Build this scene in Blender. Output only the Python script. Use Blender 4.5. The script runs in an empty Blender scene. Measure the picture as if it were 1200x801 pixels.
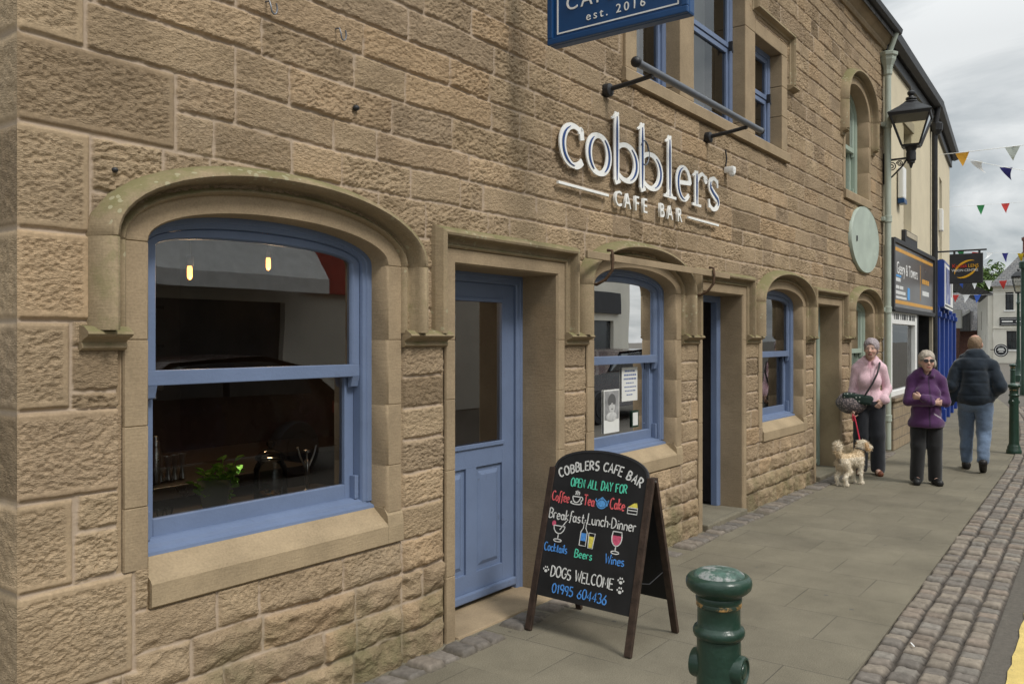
import bpy, bmesh, math, random
import numpy as np
from mathutils import Vector, Matrix
R = math.radians
C = bpy.context.scene.collection
SC = bpy.context.scene

# ------------------------------------------------------------------ camera, sky, sun, exposure
cam_d = bpy.data.cameras.new('camera'); cam = bpy.data.objects.new('camera', cam_d); C.objects.link(cam)
cam.location = (0, -2.98, 1.62)
TH = math.atan(0.735)
cam.rotation_euler = (R(90), 0, TH - R(90))
cam_d.sensor_width = 36; cam_d.lens = 30.0; cam_d.shift_y = -0.002
cam_d.clip_start = 0.05; cam_d.clip_end = 2000
SC.camera = cam
SUN_EL, SUN_AZ = R(50), R(262)      # azimuth measured from +X, anticlockwise: from across the street
W = bpy.data.worlds.new('World'); SC.world = W; W.use_nodes = True
nt = W.node_tree; nt.nodes.clear()
def N(tree, typ, **kw):
    n = tree.nodes.new(typ)
    for k, v in kw.items():
        if k.startswith('i_'):
            key = k[2:]
            n.inputs[int(key) if key.isdigit() else key.replace('_', ' ')].default_value = v
        else: setattr(n, k, v)
    return n
out = N(nt, 'ShaderNodeOutputWorld'); bg = N(nt, 'ShaderNodeBackground'); bg.inputs[1].default_value = 0.12
sky = N(nt, 'ShaderNodeTexSky'); sky.sky_type = 'NISHITA'; sky.sun_disc = False
sky.sun_elevation = SUN_EL; sky.sun_rotation = R(90) - SUN_AZ; sky.altitude = 60; sky.air_density = 1.0; sky.dust_density = 2.0
tc = N(nt, 'ShaderNodeTexCoord'); sep = N(nt, 'ShaderNodeSeparateXYZ'); nt.links.new(tc.outputs['Generated'], sep.inputs[0])
# flat cloud deck projected overhead: direction / (z + 0.25)
mx = N(nt, 'ShaderNodeMath', operation='MAXIMUM'); mx.inputs[1].default_value = 0.0; nt.links.new(sep.outputs[2], mx.inputs[0])
ad = N(nt, 'ShaderNodeMath', operation='ADD'); ad.inputs[1].default_value = 0.28; nt.links.new(mx.outputs[0], ad.inputs[0])
dv = N(nt, 'ShaderNodeVectorMath', operation='DIVIDE'); nt.links.new(tc.outputs['Generated'], dv.inputs[0])
cmb = N(nt, 'ShaderNodeCombineXYZ')
for i in range(3): nt.links.new(ad.outputs[0], cmb.inputs[i])
nt.links.new(cmb.outputs[0], dv.inputs[1])
n1 = N(nt, 'ShaderNodeTexNoise', i_Scale=2.1, i_Detail=7.0, i_Roughness=0.55, i_Distortion=0.4); nt.links.new(dv.outputs[0], n1.inputs['Vector'])
cr = N(nt, 'ShaderNodeValToRGB'); nt.links.new(n1.outputs[0], cr.inputs[0])
cr.color_ramp.elements[0].position = 0.40; cr.color_ramp.elements[0].color = (3.5, 3.85, 4.0, 1)
cr.color_ramp.elements[1].position = 0.62; cr.color_ramp.elements[1].color = (7.2, 7.35, 7.3, 1)
# overcast dome: brighter overhead than at the horizon
zr = N(nt, 'ShaderNodeMapRange'); nt.links.new(sep.outputs[2], zr.inputs[0])
zr.inputs[1].default_value = 0.3; zr.inputs[2].default_value = 1.0; zr.inputs[3].default_value = 1.0; zr.inputs[4].default_value = 3.0
ml = N(nt, 'ShaderNodeVectorMath', operation='SCALE'); nt.links.new(cr.outputs[0], ml.inputs[0]); nt.links.new(zr.outputs[0], ml.inputs['Scale'])
mixs = N(nt, 'ShaderNodeMix', data_type='RGBA'); mixs.inputs[0].default_value = 0.9
nt.links.new(sky.outputs[0], mixs.inputs[6]); nt.links.new(ml.outputs[0], mixs.inputs[7])
nt.links.new(mixs.outputs[2], bg.inputs[0]); nt.links.new(bg.outputs[0], out.inputs[0])
sd = bpy.data.lights.new('sun', 'SUN'); sun = bpy.data.objects.new('sun', sd); C.objects.link(sun)
sd.energy = 2.3; sd.angle = R(14); sd.color = (1.0, 0.96, 0.9)
sun_dir = Vector((math.cos(SUN_EL)*math.cos(SUN_AZ), math.cos(SUN_EL)*math.sin(SUN_AZ), math.sin(SUN_EL)))
sun.rotation_euler = sun_dir.to_track_quat('Z', 'Y').to_euler(); sun.location = (4, -8, 20)
SC.view_settings.view_transform = 'Standard'; SC.view_settings.look = 'None'
SC.view_settings.exposure = 0.0; SC.view_settings.gamma = 1.0; SC.view_settings.use_curve_mapping = False
SC.cycles.use_denoising = True; SC.cycles.max_bounces = 8; SC.cycles.transparent_max_bounces = 24
SC.cycles.sample_clamp_indirect = 6.0

# ------------------------------------------------------------------ object helpers
def tag(o, label=None, cat=None, group=None, kind=None):
    if label: o['label'] = label
    if cat: o['category'] = cat
    if group: o['group'] = group
    if kind: o['kind'] = kind
    return o
def thing(name, label, cat, loc=(0, 0, 0), rz=0.0, group=None):
    o = bpy.data.objects.new(name, None); C.objects.link(o); o.empty_display_size = 0.1
    o.location = loc; o.rotation_euler = (0, 0, rz)
    return tag(o, label, cat, group)
def root_of(o):
    while o.parent: o = o.parent
    return o
def obj(name, data, m=None, parent=None, local=False, loc=(0, 0, 0), rot=(0, 0, 0)):
    """link one mesh; unless local, its coordinates are world ones and the thing's own location is taken off."""
    o = bpy.data.objects.new(name, data); C.objects.link(o)
    if m is not None:
        for k in (m if isinstance(m, (list, tuple)) else [m]): data.materials.append(k)
    o.location = loc; o.rotation_euler = rot
    if parent is not None:
        o.parent = parent
        if not local and parent.parent is None: o.location = Vector(loc) - Vector(parent.location)
    return o
def copy_tree(o, parent=None):
    c = o.copy(); C.objects.link(c)
    if parent is not None: c.parent = parent
    for ch in list(o.children): copy_tree(ch, c)
    return c
def mesh(name, verts, faces, smooth=False, autosmooth=None):
    me = bpy.data.meshes.new(name); me.from_pydata([tuple(v) for v in verts], [], faces); me.update()
    if smooth:
        me.polygons.foreach_set('use_smooth', [True]*len(me.polygons))
        if autosmooth: me.set_sharp_from_angle(angle=R(autosmooth))
    return me
class MB:
    def __init__(s): s.v = []; s.f = []; s.mi = []
    def add(s, vs, fs, mi=0):
        b = len(s.v); s.v += [tuple(v) for v in vs]; s.f += [tuple(i+b for i in f) for f in fs]; s.mi += [mi]*len(fs); return s
    def box(s, x0, x1, y0, y1, z0, z1, bev=0.0, mi=0):
        if x0 > x1: x0, x1 = x1, x0
        if y0 > y1: y0, y1 = y1, y0
        if z0 > z1: z0, z1 = z1, z0
        bev = min(bev, (x1-x0)*.45, (y1-y0)*.45, (z1-z0)*.45)
        if bev <= 0:
            v = [(x, y, z) for z in (z0, z1) for y in (y0, y1) for x in (x0, x1)]
            return s.add(v, [(0,2,3,1),(4,5,7,6),(0,1,5,4),(2,6,7,3),(0,4,6,2),(1,3,7,5)], mi)
        bm = bmesh.new(); bmesh.ops.create_cube(bm, size=1)
        for q in bm.verts: q.co = Vector(((x0+x1)/2+q.co.x*(x1-x0), (y0+y1)/2+q.co.y*(y1-y0), (z0+z1)/2+q.co.z*(z1-z0)))
        bmesh.ops.bevel(bm, geom=list(bm.edges), offset=bev, segments=2, profile=0.6, affect='EDGES')
        return s.bm(bm, mi)
    def bm(s, bm, mi=0):
        bm.verts.index_update(); s.add([v.co[:] for v in bm.verts], [[v.index for v in f.verts] for f in bm.faces], mi); bm.free(); return s
    def prism(s, poly, axis, a0, a1, mi=0):
        """extrude a 2D polygon; axis 'x': poly=(y,z), 'y': (x,z), 'z': (x,y)"""
        n = len(poly)
        def P(p, a): return (a, p[0], p[1]) if axis == 'x' else ((p[0], a, p[1]) if axis == 'y' else (p[0], p[1], a))
        v = [P(p, a0) for p in poly]+[P(p, a1) for p in poly]
        f = [tuple(range(n)), tuple(range(2*n-1, n-1, -1))]+[(i, i+n, (i+1) % n+n, (i+1) % n) for i in range(n)]
        return s.add(v, f, mi)
    def tube(s, pts, r, n=10, cap=True, mi=0):
        pts = [Vector(p) for p in pts]; rs = r if isinstance(r, (list, tuple)) else [r]*len(pts)
        rings = []; up = Vector((0, 0, 1)); prev = None
        for i, p in enumerate(pts):
            d = (pts[min(i+1, len(pts)-1)]-pts[max(i-1, 0)]).normalized()
            a = d.cross(up) if prev is None else prev-d*prev.dot(d)
            if a.length < 1e-4: a = d.cross(Vector((1, 0, 0)))
            a.normalize(); b = d.cross(a); prev = a
            rings.append([p+(a*math.cos(t)+b*math.sin(t))*rs[i] for t in [2*math.pi*k/n for k in range(n)]])
        v = [q for ring in rings for q in ring]
        f = [(i*n+k, i*n+(k+1) % n, (i+1)*n+(k+1) % n, (i+1)*n+k) for i in range(len(pts)-1) for k in range(n)]
        if cap: f += [tuple(range(n-1, -1, -1)), tuple((len(pts)-1)*n+k for k in range(n))]
        return s.add(v, f, mi)
    def lathe(s, prof, n=32, c=(0, 0, 0), axis='z', mi=0, cap=True):
        v = []; f = []
        for r, h in prof:
            for k in range(n):
                t = 2*math.pi*k/n; a, b = r*math.cos(t), r*math.sin(t)
                v.append((c[0]+a, c[1]+b, c[2]+h) if axis == 'z' else ((c[0]+a, c[1]+h, c[2]+b) if axis == 'y' else (c[0]+h, c[1]+a, c[2]+b)))
        m = len(prof)
        f = [(i*n+k, i*n+(k+1) % n, (i+1)*n+(k+1) % n, (i+1)*n+k) for i in range(m-1) for k in range(n)]
        if cap: f += [tuple(range(n-1, -1, -1)), tuple((m-1)*n+k for k in range(n))]
        return s.add(v, f, mi)
    def ball(s, c, r, n=14, mi=0):
        rx, ry, rz = r if isinstance(r, (tuple, list)) else (r, r, r)
        prof = [(math.sin(math.pi*i/n), -math.cos(math.pi*i/n)) for i in range(n+1)]
        v = []; f = []; m = n*2
        for a, h in prof:
            for k in range(m): t = 2*math.pi*k/m; v.append((c[0]+rx*max(a, .001)*math.cos(t), c[1]+ry*max(a, .001)*math.sin(t), c[2]+rz*h))
        f = [(i*m+k, i*m+(k+1) % m, (i+1)*m+(k+1) % m, (i+1)*m+k) for i in range(n) for k in range(m)]
        return s.add(v, f, mi)
    def xf(s, M): s.v = [tuple(M @ Vector(v)) for v in s.v]; return s
    def me(s, name='mesh', smooth=False, ang=35):
        me = mesh(name, s.v, s.f, smooth, ang)
        if any(s.mi): me.polygons.foreach_set('material_index', s.mi)
        bm = bmesh.new(); bm.from_mesh(me); bmesh.ops.recalc_face_normals(bm, faces=bm.faces); bm.to_mesh(me); bm.free()
        return me

# ------------------------------------------------------------------ noise on arrays
def hsh(ix, iy, iz, seed):
    h = (ix.astype(np.int64)*374761393 + iy.astype(np.int64)*668265263 + iz.astype(np.int64)*2147483647*3 + seed*974634777) & 0xFFFFFFFF
    h = ((h ^ (h >> 13))*1274126177) & 0xFFFFFFFF
    h = ((h ^ (h >> 15))*2246822519) & 0xFFFFFFFF
    return ((h ^ (h >> 16)) & 0xFFFFFF)/float(0xFFFFFF)
def vnoise2(x, y, seed=0):
    ix = np.floor(x); iy = np.floor(y); fx = x-ix; fy = y-iy
    fx = fx*fx*(3-2*fx); fy = fy*fy*(3-2*fy); z = np.zeros_like(ix)
    a = hsh(ix, iy, z, seed); b = hsh(ix+1, iy, z, seed); c = hsh(ix, iy+1, z, seed); d = hsh(ix+1, iy+1, z, seed)
    return (a*(1-fx)+b*fx)*(1-fy)+(c*(1-fx)+d*fx)*fy
def fbm2(x, y, seed=0, o=3):
    t = 0; a = 1; s = 0
    for i in range(o): t = t+a*vnoise2(x*2**i, y*2**i, seed+i*7); s += a; a *= .5
    return t/s
def vnoise3(p, seed=0):
    i = np.floor(p); f = p-i; f = f*f*(3-2*f); r = 0
    for dx in (0, 1):
        for dy in (0, 1):
            for dz in (0, 1):
                w = (f[..., 0] if dx else 1-f[..., 0])*(f[..., 1] if dy else 1-f[..., 1])*(f[..., 2] if dz else 1-f[..., 2])
                r = r+w*hsh(i[..., 0]+dx, i[..., 1]+dy, i[..., 2]+dz, seed)
    return r
def sst(a, b, x): t = np.clip((x-a)/(b-a), 0, 1); return t*t*(3-2*t)

# ------------------------------------------------------------------ materials
def new_mat(name):
    m = bpy.data.materials.new(name); m.use_nodes = True; t = m.node_tree
    return m, t, t.nodes['Principled BSDF']
def mat(name, col, rough=0.55, metal=0.0, var=0.12, vs=6.0, bump=0.15, bs=60.0, spec=0.4, dirt=None, coat=0.0):
    m, t, b = new_mat(name)
    b.inputs['Roughness'].default_value = rough; b.inputs['Metallic'].default_value = metal
    b.inputs['Specular IOR Level'].default_value = spec; b.inputs['Coat Weight'].default_value = coat
    co = N(t, 'ShaderNodeTexCoord')
    n = N(t, 'ShaderNodeTexNoise', i_Scale=vs, i_Detail=6.0, i_Roughness=0.6); t.links.new(co.outputs['Object'], n.inputs['Vector'])
    r = N(t, 'ShaderNodeValToRGB'); t.links.new(n.outputs[0], r.inputs[0])
    r.color_ramp.elements[0].position = .3; r.color_ramp.elements[1].position = .7
    r.color_ramp.elements[0].color = tuple(c*(1-var) for c in col)+(1,); r.color_ramp.elements[1].color = tuple(min(1, c*(1+var)) for c in col)+(1,)
    last = r.outputs[0]
    if dirt:
        n3 = N(t, 'ShaderNodeTexNoise', i_Scale=dirt[1], i_Detail=8.0, i_Roughness=0.7); t.links.new(co.outputs['Object'], n3.inputs['Vector'])
        r3 = N(t, 'ShaderNodeValToRGB'); t.links.new(n3.outputs[0], r3.inputs[0])
        r3.color_ramp.elements[0].position = dirt[2]; r3.color_ramp.elements[1].position = dirt[2]+.08
        r3.color_ramp.elements[0].color = (0, 0, 0, 1); r3.color_ramp.elements[1].color = (1, 1, 1, 1)
        mxx = N(t, 'ShaderNodeMix', data_type='RGBA'); t.links.new(r3.outputs[0], mxx.inputs[0]); t.links.new(last, mxx.inputs[6])
        mxx.inputs[7].default_value = tuple(dirt[0])+(1,); last = mxx.outputs[2]
    t.links.new(last, b.inputs['Base Color'])
    if bump:
        n2 = N(t, 'ShaderNodeTexNoise', i_Scale=bs, i_Detail=4.0); t.links.new(co.outputs['Object'], n2.inputs['Vector'])
        bp = N(t, 'ShaderNodeBump'); bp.inputs['Strength'].default_value = bump; bp.inputs['Distance'].default_value = 0.01
        t.links.new(n2.outputs[0], bp.inputs['Height']); t.links.new(bp.outputs[0], b.inputs['Normal'])
    rr = N(t, 'ShaderNodeMapRange'); t.links.new(n.outputs[0], rr.inputs[0]); rr.inputs[3].default_value = max(0.02, rough-.08); rr.inputs[4].default_value = min(1, rough+.1)
    t.links.new(rr.outputs[0], b.inputs['Roughness'])
    return m
def emit(name, col, s):
    m, t, b = new_mat(name); b.inputs['Base Color'].default_value = tuple(col)+(1,)
    b.inputs['Emission Color'].default_value = tuple(col)+(1,); b.inputs['Emission Strength'].default_value = s; return m
def glass_mat(name, tint=(1, 1, 1), rough=0.0, ior=1.5):
    m, t, b = new_mat(name); t.nodes.remove(b); o = t.nodes['Material Output']
    f = N(t, 'ShaderNodeFresnel', i_IOR=ior); g = N(t, 'ShaderNodeBsdfGlossy', i_Roughness=rough); tr = N(t, 'ShaderNodeBsdfTransparent')
    tr.inputs[0].default_value = tuple(tint)+(1,)
    co = N(t, 'ShaderNodeTexCoord'); n = N(t, 'ShaderNodeTexNoise', i_Scale=1.7, i_Detail=1.0); t.links.new(co.outputs['Object'], n.inputs['Vector'])
    bp = N(t, 'ShaderNodeBump'); bp.inputs['Strength'].default_value = .05; bp.inputs['Distance'].default_value = .02
    t.links.new(n.outputs[0], bp.inputs['Height']); t.links.new(bp.outputs[0], g.inputs['Normal'])
    x = N(t, 'ShaderNodeMixShader'); t.links.new(f.outputs[0], x.inputs[0]); t.links.new(tr.outputs[0], x.inputs[1]); t.links.new(g.outputs[0], x.inputs[2])
    t.links.new(x.outputs[0], o.inputs[0]); return m
def attr_mat(name, rough=.8, bump=.3, bs=150.0, var=.12, vs=40.0, sheen=0.0):
    """colour comes from the mesh's own colour attribute (skin, hair, cloth patches)"""
    m, t, b = new_mat(name); a = N(t, 'ShaderNodeAttribute', attribute_name='Col')
    co = N(t, 'ShaderNodeTexCoord'); n = N(t, 'ShaderNodeTexNoise', i_Scale=vs, i_Detail=4.0); t.links.new(co.outputs['Object'], n.inputs['Vector'])
    mr = N(t, 'ShaderNodeMapRange'); t.links.new(n.outputs[0], mr.inputs[0]); mr.inputs[1].default_value = .3; mr.inputs[2].default_value = .7; mr.inputs[3].default_value = 1-var; mr.inputs[4].default_value = 1+var
    sc = N(t, 'ShaderNodeVectorMath', operation='SCALE'); t.links.new(a.outputs['Color'], sc.inputs[0]); t.links.new(mr.outputs[0], sc.inputs['Scale'])
    t.links.new(sc.outputs[0], b.inputs['Base Color']); b.inputs['Roughness'].default_value = rough; b.inputs['Specular IOR Level'].default_value = .3
    b.inputs['Sheen Weight'].default_value = sheen
    n2 = N(t, 'ShaderNodeTexNoise', i_Scale=bs, i_Detail=3.0); t.links.new(co.outputs['Object'], n2.inputs['Vector'])
    bp = N(t, 'ShaderNodeBump'); bp.inputs['Strength'].default_value = bump; bp.inputs['Distance'].default_value = .006
    t.links.new(n2.outputs[0], bp.inputs['Height']); t.links.new(bp.outputs[0], b.inputs['Normal'])
    return m

def stone_rock():
    """rock faced sandstone: per-block tint (R), mortar (G), plinth (B) from the mesh attribute"""
    m, t, b = new_mat('rock_faced_sandstone'); L = t.links.new
    a = N(t, 'ShaderNodeAttribute', attribute_name='Col'); sp = N(t, 'ShaderNodeSeparateColor'); L(a.outputs['Color'], sp.inputs[0])
    co = N(t, 'ShaderNodeTexCoord')
    r = N(t, 'ShaderNodeValToRGB'); L(sp.outputs[0], r.inputs[0]); e = r.color_ramp.elements
    e[0].position = 0; e[0].color = (0.237, 0.173, 0.107, 1); e[1].position = 1; e[1].color = (0.432, 0.319, 0.202, 1)
    for p, c in ((.12, (0.361, 0.266, 0.169)), (.4, (0.399, 0.298, 0.189)), (.6, (0.366, 0.270, 0.168)), (.75, (0.323, 0.241, 0.159)), (.88, (0.413, 0.292, 0.176))): q = e.new(p); q.color = c+(1,)
    n = N(t, 'ShaderNodeTexNoise', i_Scale=2.2, i_Detail=8.0, i_Roughness=.65); L(co.outputs['Object'], n.inputs['Vector'])
    mr = N(t, 'ShaderNodeMapRange'); L(n.outputs[0], mr.inputs[0]); mr.inputs[1].default_value = .3; mr.inputs[2].default_value = .7; mr.inputs[3].default_value = .70; mr.inputs[4].default_value = 1.18
    s1 = N(t, 'ShaderNodeVectorMath', operation='SCALE'); L(r.outputs[0], s1.inputs[0]); L(mr.outputs[0], s1.inputs['Scale'])
    g = N(t, 'ShaderNodeTexNoise', i_Scale=75.0, i_Detail=5.0, i_Roughness=.7); L(co.outputs['Object'], g.inputs['Vector'])
    mg = N(t, 'ShaderNodeMapRange'); L(g.outputs[0], mg.inputs[0]); mg.inputs[1].default_value = .3; mg.inputs[2].default_value = .7; mg.inputs[3].default_value = .82; mg.inputs[4].default_value = 1.16
    s2 = N(t, 'ShaderNodeVectorMath', operation='SCALE'); L(s1.outputs[0], s2.inputs[0]); L(mg.outputs[0], s2.inputs['Scale'])
    # dark weathering blotches and dark specks (old fixings, pits)
    n4 = N(t, 'ShaderNodeTexNoise', i_Scale=1.1, i_Detail=9.0, i_Roughness=.72); L(co.outputs['Object'], n4.inputs['Vector'])
    r4 = N(t, 'ShaderNodeValToRGB'); L(n4.outputs[0], r4.inputs[0]); r4.color_ramp.elements[0].position = .55; r4.color_ramp.elements[1].position = .75
    r4.color_ramp.elements[0].color = (0, 0, 0, 1); r4.color_ramp.elements[1].color = (.75, .75, .75, 1)
    x4 = N(t, 'ShaderNodeMix', data_type='RGBA'); L(r4.outputs[0], x4.inputs[0]); L(s2.outputs[0], x4.inputs[6]); x4.inputs[7].default_value = (.16, .13, .095, 1)
    # mortar: paler and a little pink
    x5 = N(t, 'ShaderNodeMix', data_type='RGBA'); L(sp.outputs[1], x5.inputs[0]); L(x4.outputs[2], x5.inputs[6]); x5.inputs[7].default_value = (.40, .315, .235, 1)
    # damp green growth low on the wall (own patches)
    n6 = N(t, 'ShaderNodeTexNoise', i_Scale=3.0, i_Detail=8.0, i_Roughness=.7); L(co.outputs['Object'], n6.inputs['Vector'])
    m6 = N(t, 'ShaderNodeMath', operation='MULTIPLY'); L(n6.outputs[0], m6.inputs[0]); L(sp.outputs[2], m6.inputs[1])
    r6 = N(t, 'ShaderNodeMapRange'); L(m6.outputs[0], r6.inputs[0]); r6.inputs[1].default_value = .38; r6.inputs[2].default_value = .62; r6.inputs[4].default_value = .7
    x6 = N(t, 'ShaderNodeMix', data_type='RGBA'); L(r6.outputs[0], x6.inputs[0]); L(x5.outputs[2], x6.inputs[6]); x6.inputs[7].default_value = (.13, .125, .06, 1)
    L(x6.outputs[2], b.inputs['Base Color']); b.inputs['Roughness'].default_value = .92; b.inputs['Specular IOR Level'].default_value = .2
    # tooling: elongated punch marks plus grain
    mp = N(t, 'ShaderNodeMapping'); mp.inputs['Scale'].default_value = (62, 62, 150); mp.inputs['Rotation'].default_value = (0, .5, 0); L(co.outputs['Object'], mp.inputs[0])
    nb = N(t, 'ShaderNodeTexNoise', i_Scale=1.0, i_Detail=3.0, i_Roughness=.55, i_Distortion=.6); L(mp.outputs[0], nb.inputs['Vector'])
    b1 = N(t, 'ShaderNodeBump'); ms_ = N(t, 'ShaderNodeMath', operation='MULTIPLY_ADD'); L(a.outputs['Alpha'], ms_.inputs[0]); ms_.inputs[1].default_value = .85; ms_.inputs[2].default_value = .12; L(ms_.outputs[0], b1.inputs['Strength']); b1.inputs['Distance'].default_value = .010; L(nb.outputs[0], b1.inputs['Height'])
    b2 = N(t, 'ShaderNodeBump'); b2.inputs['Strength'].default_value = .35; b2.inputs['Distance'].default_value = .004; L(g.outputs[0], b2.inputs['Height']); L(b1.outputs[0], b2.inputs['Normal'])
    L(b2.outputs[0], b.inputs['Normal']); return m
def stone_smooth(name, col=(.40, .315, .20), moss=0.0):
    m, t, b = new_mat(name); L = t.links.new; co = N(t, 'ShaderNodeTexCoord')
    n = N(t, 'ShaderNodeTexNoise', i_Scale=3.0, i_Detail=9.0, i_Roughness=.65); L(co.outputs['Object'], n.inputs['Vector'])
    r = N(t, 'ShaderNodeValToRGB'); L(n.outputs[0], r.inputs[0]); e = r.color_ramp.elements
    e[0].position = .25; e[0].color = tuple(c*.68 for c in col)+(1,); e[1].position = .75; e[1].color = tuple(c*1.12 for c in col)+(1,)
    g = N(t, 'ShaderNodeTexNoise', i_Scale=110.0, i_Detail=4.0); L(co.outputs['Object'], g.inputs['Vector'])
    mg = N(t, 'ShaderNodeMapRange'); L(g.outputs[0], mg.inputs[0]); mg.inputs[1].default_value = .3; mg.inputs[2].default_value = .7; mg.inputs[3].default_value = .88; mg.inputs[4].default_value = 1.1
    s = N(t, 'ShaderNodeVectorMath', operation='SCALE'); L(r.outputs[0], s.inputs[0]); L(mg.outputs[0], s.inputs['Scale']); last = s.outputs[0]
    if moss:
        ge = N(t, 'ShaderNodeNewGeometry'); sz = N(t, 'ShaderNodeSeparateXYZ'); L(ge.outputs['Normal'], sz.inputs[0])
        n2 = N(t, 'ShaderNodeTexNoise', i_Scale=7.0, i_Detail=8.0, i_Roughness=.7); L(co.outputs['Object'], n2.inputs['Vector'])
        ma = N(t, 'ShaderNodeMath', operation='MULTIPLY_ADD'); L(sz.outputs[2], ma.inputs[0]); ma.inputs[1].default_value = .35; L(n2.outputs[0], ma.inputs[2])
        mr = N(t, 'ShaderNodeMapRange'); L(ma.outputs[0], mr.inputs[0]); mr.inputs[1].default_value = .55; mr.inputs[2].default_value = .8; mr.inputs[4].default_value = moss
        x = N(t, 'ShaderNodeMix', data_type='RGBA'); L(mr.outputs[0], x.inputs[0]); L(last, x.inputs[6]); x.inputs[7].default_value = (.15, .145, .06, 1)
        n3 = N(t, 'ShaderNodeTexVoronoi', i_Scale=26.0); L(co.outputs['Object'], n3.inputs['Vector'])
        n5 = N(t, 'ShaderNodeTexNoise', i_Scale=4.0, i_Detail=3.0); L(co.outputs['Object'], n5.inputs['Vector'])
        ls = N(t, 'ShaderNodeMath', operation='LESS_THAN'); L(n3.outputs['Distance'], ls.inputs[0]); ls.inputs[1].default_value = .28
        gt = N(t, 'ShaderNodeMath', operation='GREATER_THAN'); L(n5.outputs[0], gt.inputs[0]); gt.inputs[1].default_value = .58
        mm = N(t, 'ShaderNodeMath', operation='MULTIPLY'); L(ls.outputs[0], mm.inputs[0]); L(gt.outputs[0], mm.inputs[1])
        m3 = N(t, 'ShaderNodeMath', operation='MULTIPLY'); L(mm.outputs[0], m3.inputs[0]); m3.inputs[1].default_value = .55
        x2 = N(t, 'ShaderNodeMix', data_type='RGBA'); L(m3.outputs[0], x2.inputs[0]); L(x.outputs[2], x2.inputs[6]); x2.inputs[7].default_value = (.38, .36, .24, 1); last = x2.outputs[2]
    L(last, b.inputs['Base Color']); b.inputs['Roughness'].default_value = .9; b.inputs['Specular IOR Level'].default_value = .2
    # fine horizontal tooling
    mp = N(t, 'ShaderNodeMapping'); mp.inputs['Scale'].default_value = (18, 18, 130); L(co.outputs['Object'], mp.inputs[0])
    nb = N(t, 'ShaderNodeTexNoise', i_Scale=1.0, i_Detail=3.0); L(mp.outputs[0], nb.inputs['Vector'])
    b1 = N(t, 'ShaderNodeBump'); b1.inputs['Strength'].default_value = .25; b1.inputs['Distance'].default_value = .006; L(nb.outputs[0], b1.inputs['Height'])
    b2 = N(t, 'ShaderNodeBump'); b2.inputs['Strength'].default_value = .3; b2.inputs['Distance'].default_value = .02; L(n.outputs[0], b2.inputs['Height']); L(b1.outputs[0], b2.inputs['Normal'])
    L(b2.outputs[0], b.inputs['Normal']); return m
def brick_mat(name, c1, c2, mortar, bw, bh, mort=.01, rot=0.0, bump=.5, axis='xz', rough=.9, off=.5):
    m, t, b = new_mat(name); L = t.links.new; co = N(t, 'ShaderNodeTexCoord')
    sp = N(t, 'ShaderNodeSeparateXYZ'); L(co.outputs['Object'], sp.inputs[0]); cb = N(t, 'ShaderNodeCombineXYZ')
    ix = {'x': 0, 'y': 1, 'z': 2}; L(sp.outputs[ix[axis[0]]], cb.inputs[0]); L(sp.outputs[ix[axis[1]]], cb.inputs[1])
    k = N(t, 'ShaderNodeTexBrick', i_Scale=1.0); k.offset = off; L(cb.outputs[0], k.inputs['Vector'])
    k.inputs['Color1'].default_value = tuple(c1)+(1,); k.inputs['Color2'].default_value = tuple(c2)+(1,); k.inputs['Mortar'].default_value = tuple(mortar)+(1,)
    k.inputs['Mortar Size'].default_value = mort; k.inputs['Brick Width'].default_value = bw; k.inputs['Row Height'].default_value = bh; k.inputs['Mortar Smooth'].default_value = .3
    n = N(t, 'ShaderNodeTexNoise', i_Scale=9.0, i_Detail=8.0, i_Roughness=.7); L(co.outputs['Object'], n.inputs['Vector'])
    mr = N(t, 'ShaderNodeMapRange'); L(n.outputs[0], mr.inputs[0]); mr.inputs[1].default_value = .3; mr.inputs[2].default_value = .7; mr.inputs[3].default_value = .75; mr.inputs[4].default_value = 1.2
    s = N(t, 'ShaderNodeVectorMath', operation='SCALE'); L(k.outputs['Color'], s.inputs[0]); L(mr.outputs[0], s.inputs['Scale']); L(s.outputs[0], b.inputs['Base Color'])
    b.inputs['Roughness'].default_value = rough; b.inputs['Specular IOR Level'].default_value = .25
    iv = N(t, 'ShaderNodeMath', operation='SUBTRACT'); iv.inputs[0].default_value = 1.0; L(k.outputs['Fac'], iv.inputs[1])
    b1 = N(t, 'ShaderNodeBump'); b1.inputs['Strength'].default_value = bump; b1.inputs['Distance'].default_value = .01; L(iv.outputs[0], b1.inputs['Height'])
    b2 = N(t, 'ShaderNodeBump'); b2.inputs['Strength'].default_value = .3; b2.inputs['Distance'].default_value = .004; L(n.outputs[0], b2.inputs['Height']); L(b1.outputs[0], b2.inputs['Normal'])
    L(b2.outputs[0], b.inputs['Normal']); return m
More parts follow.
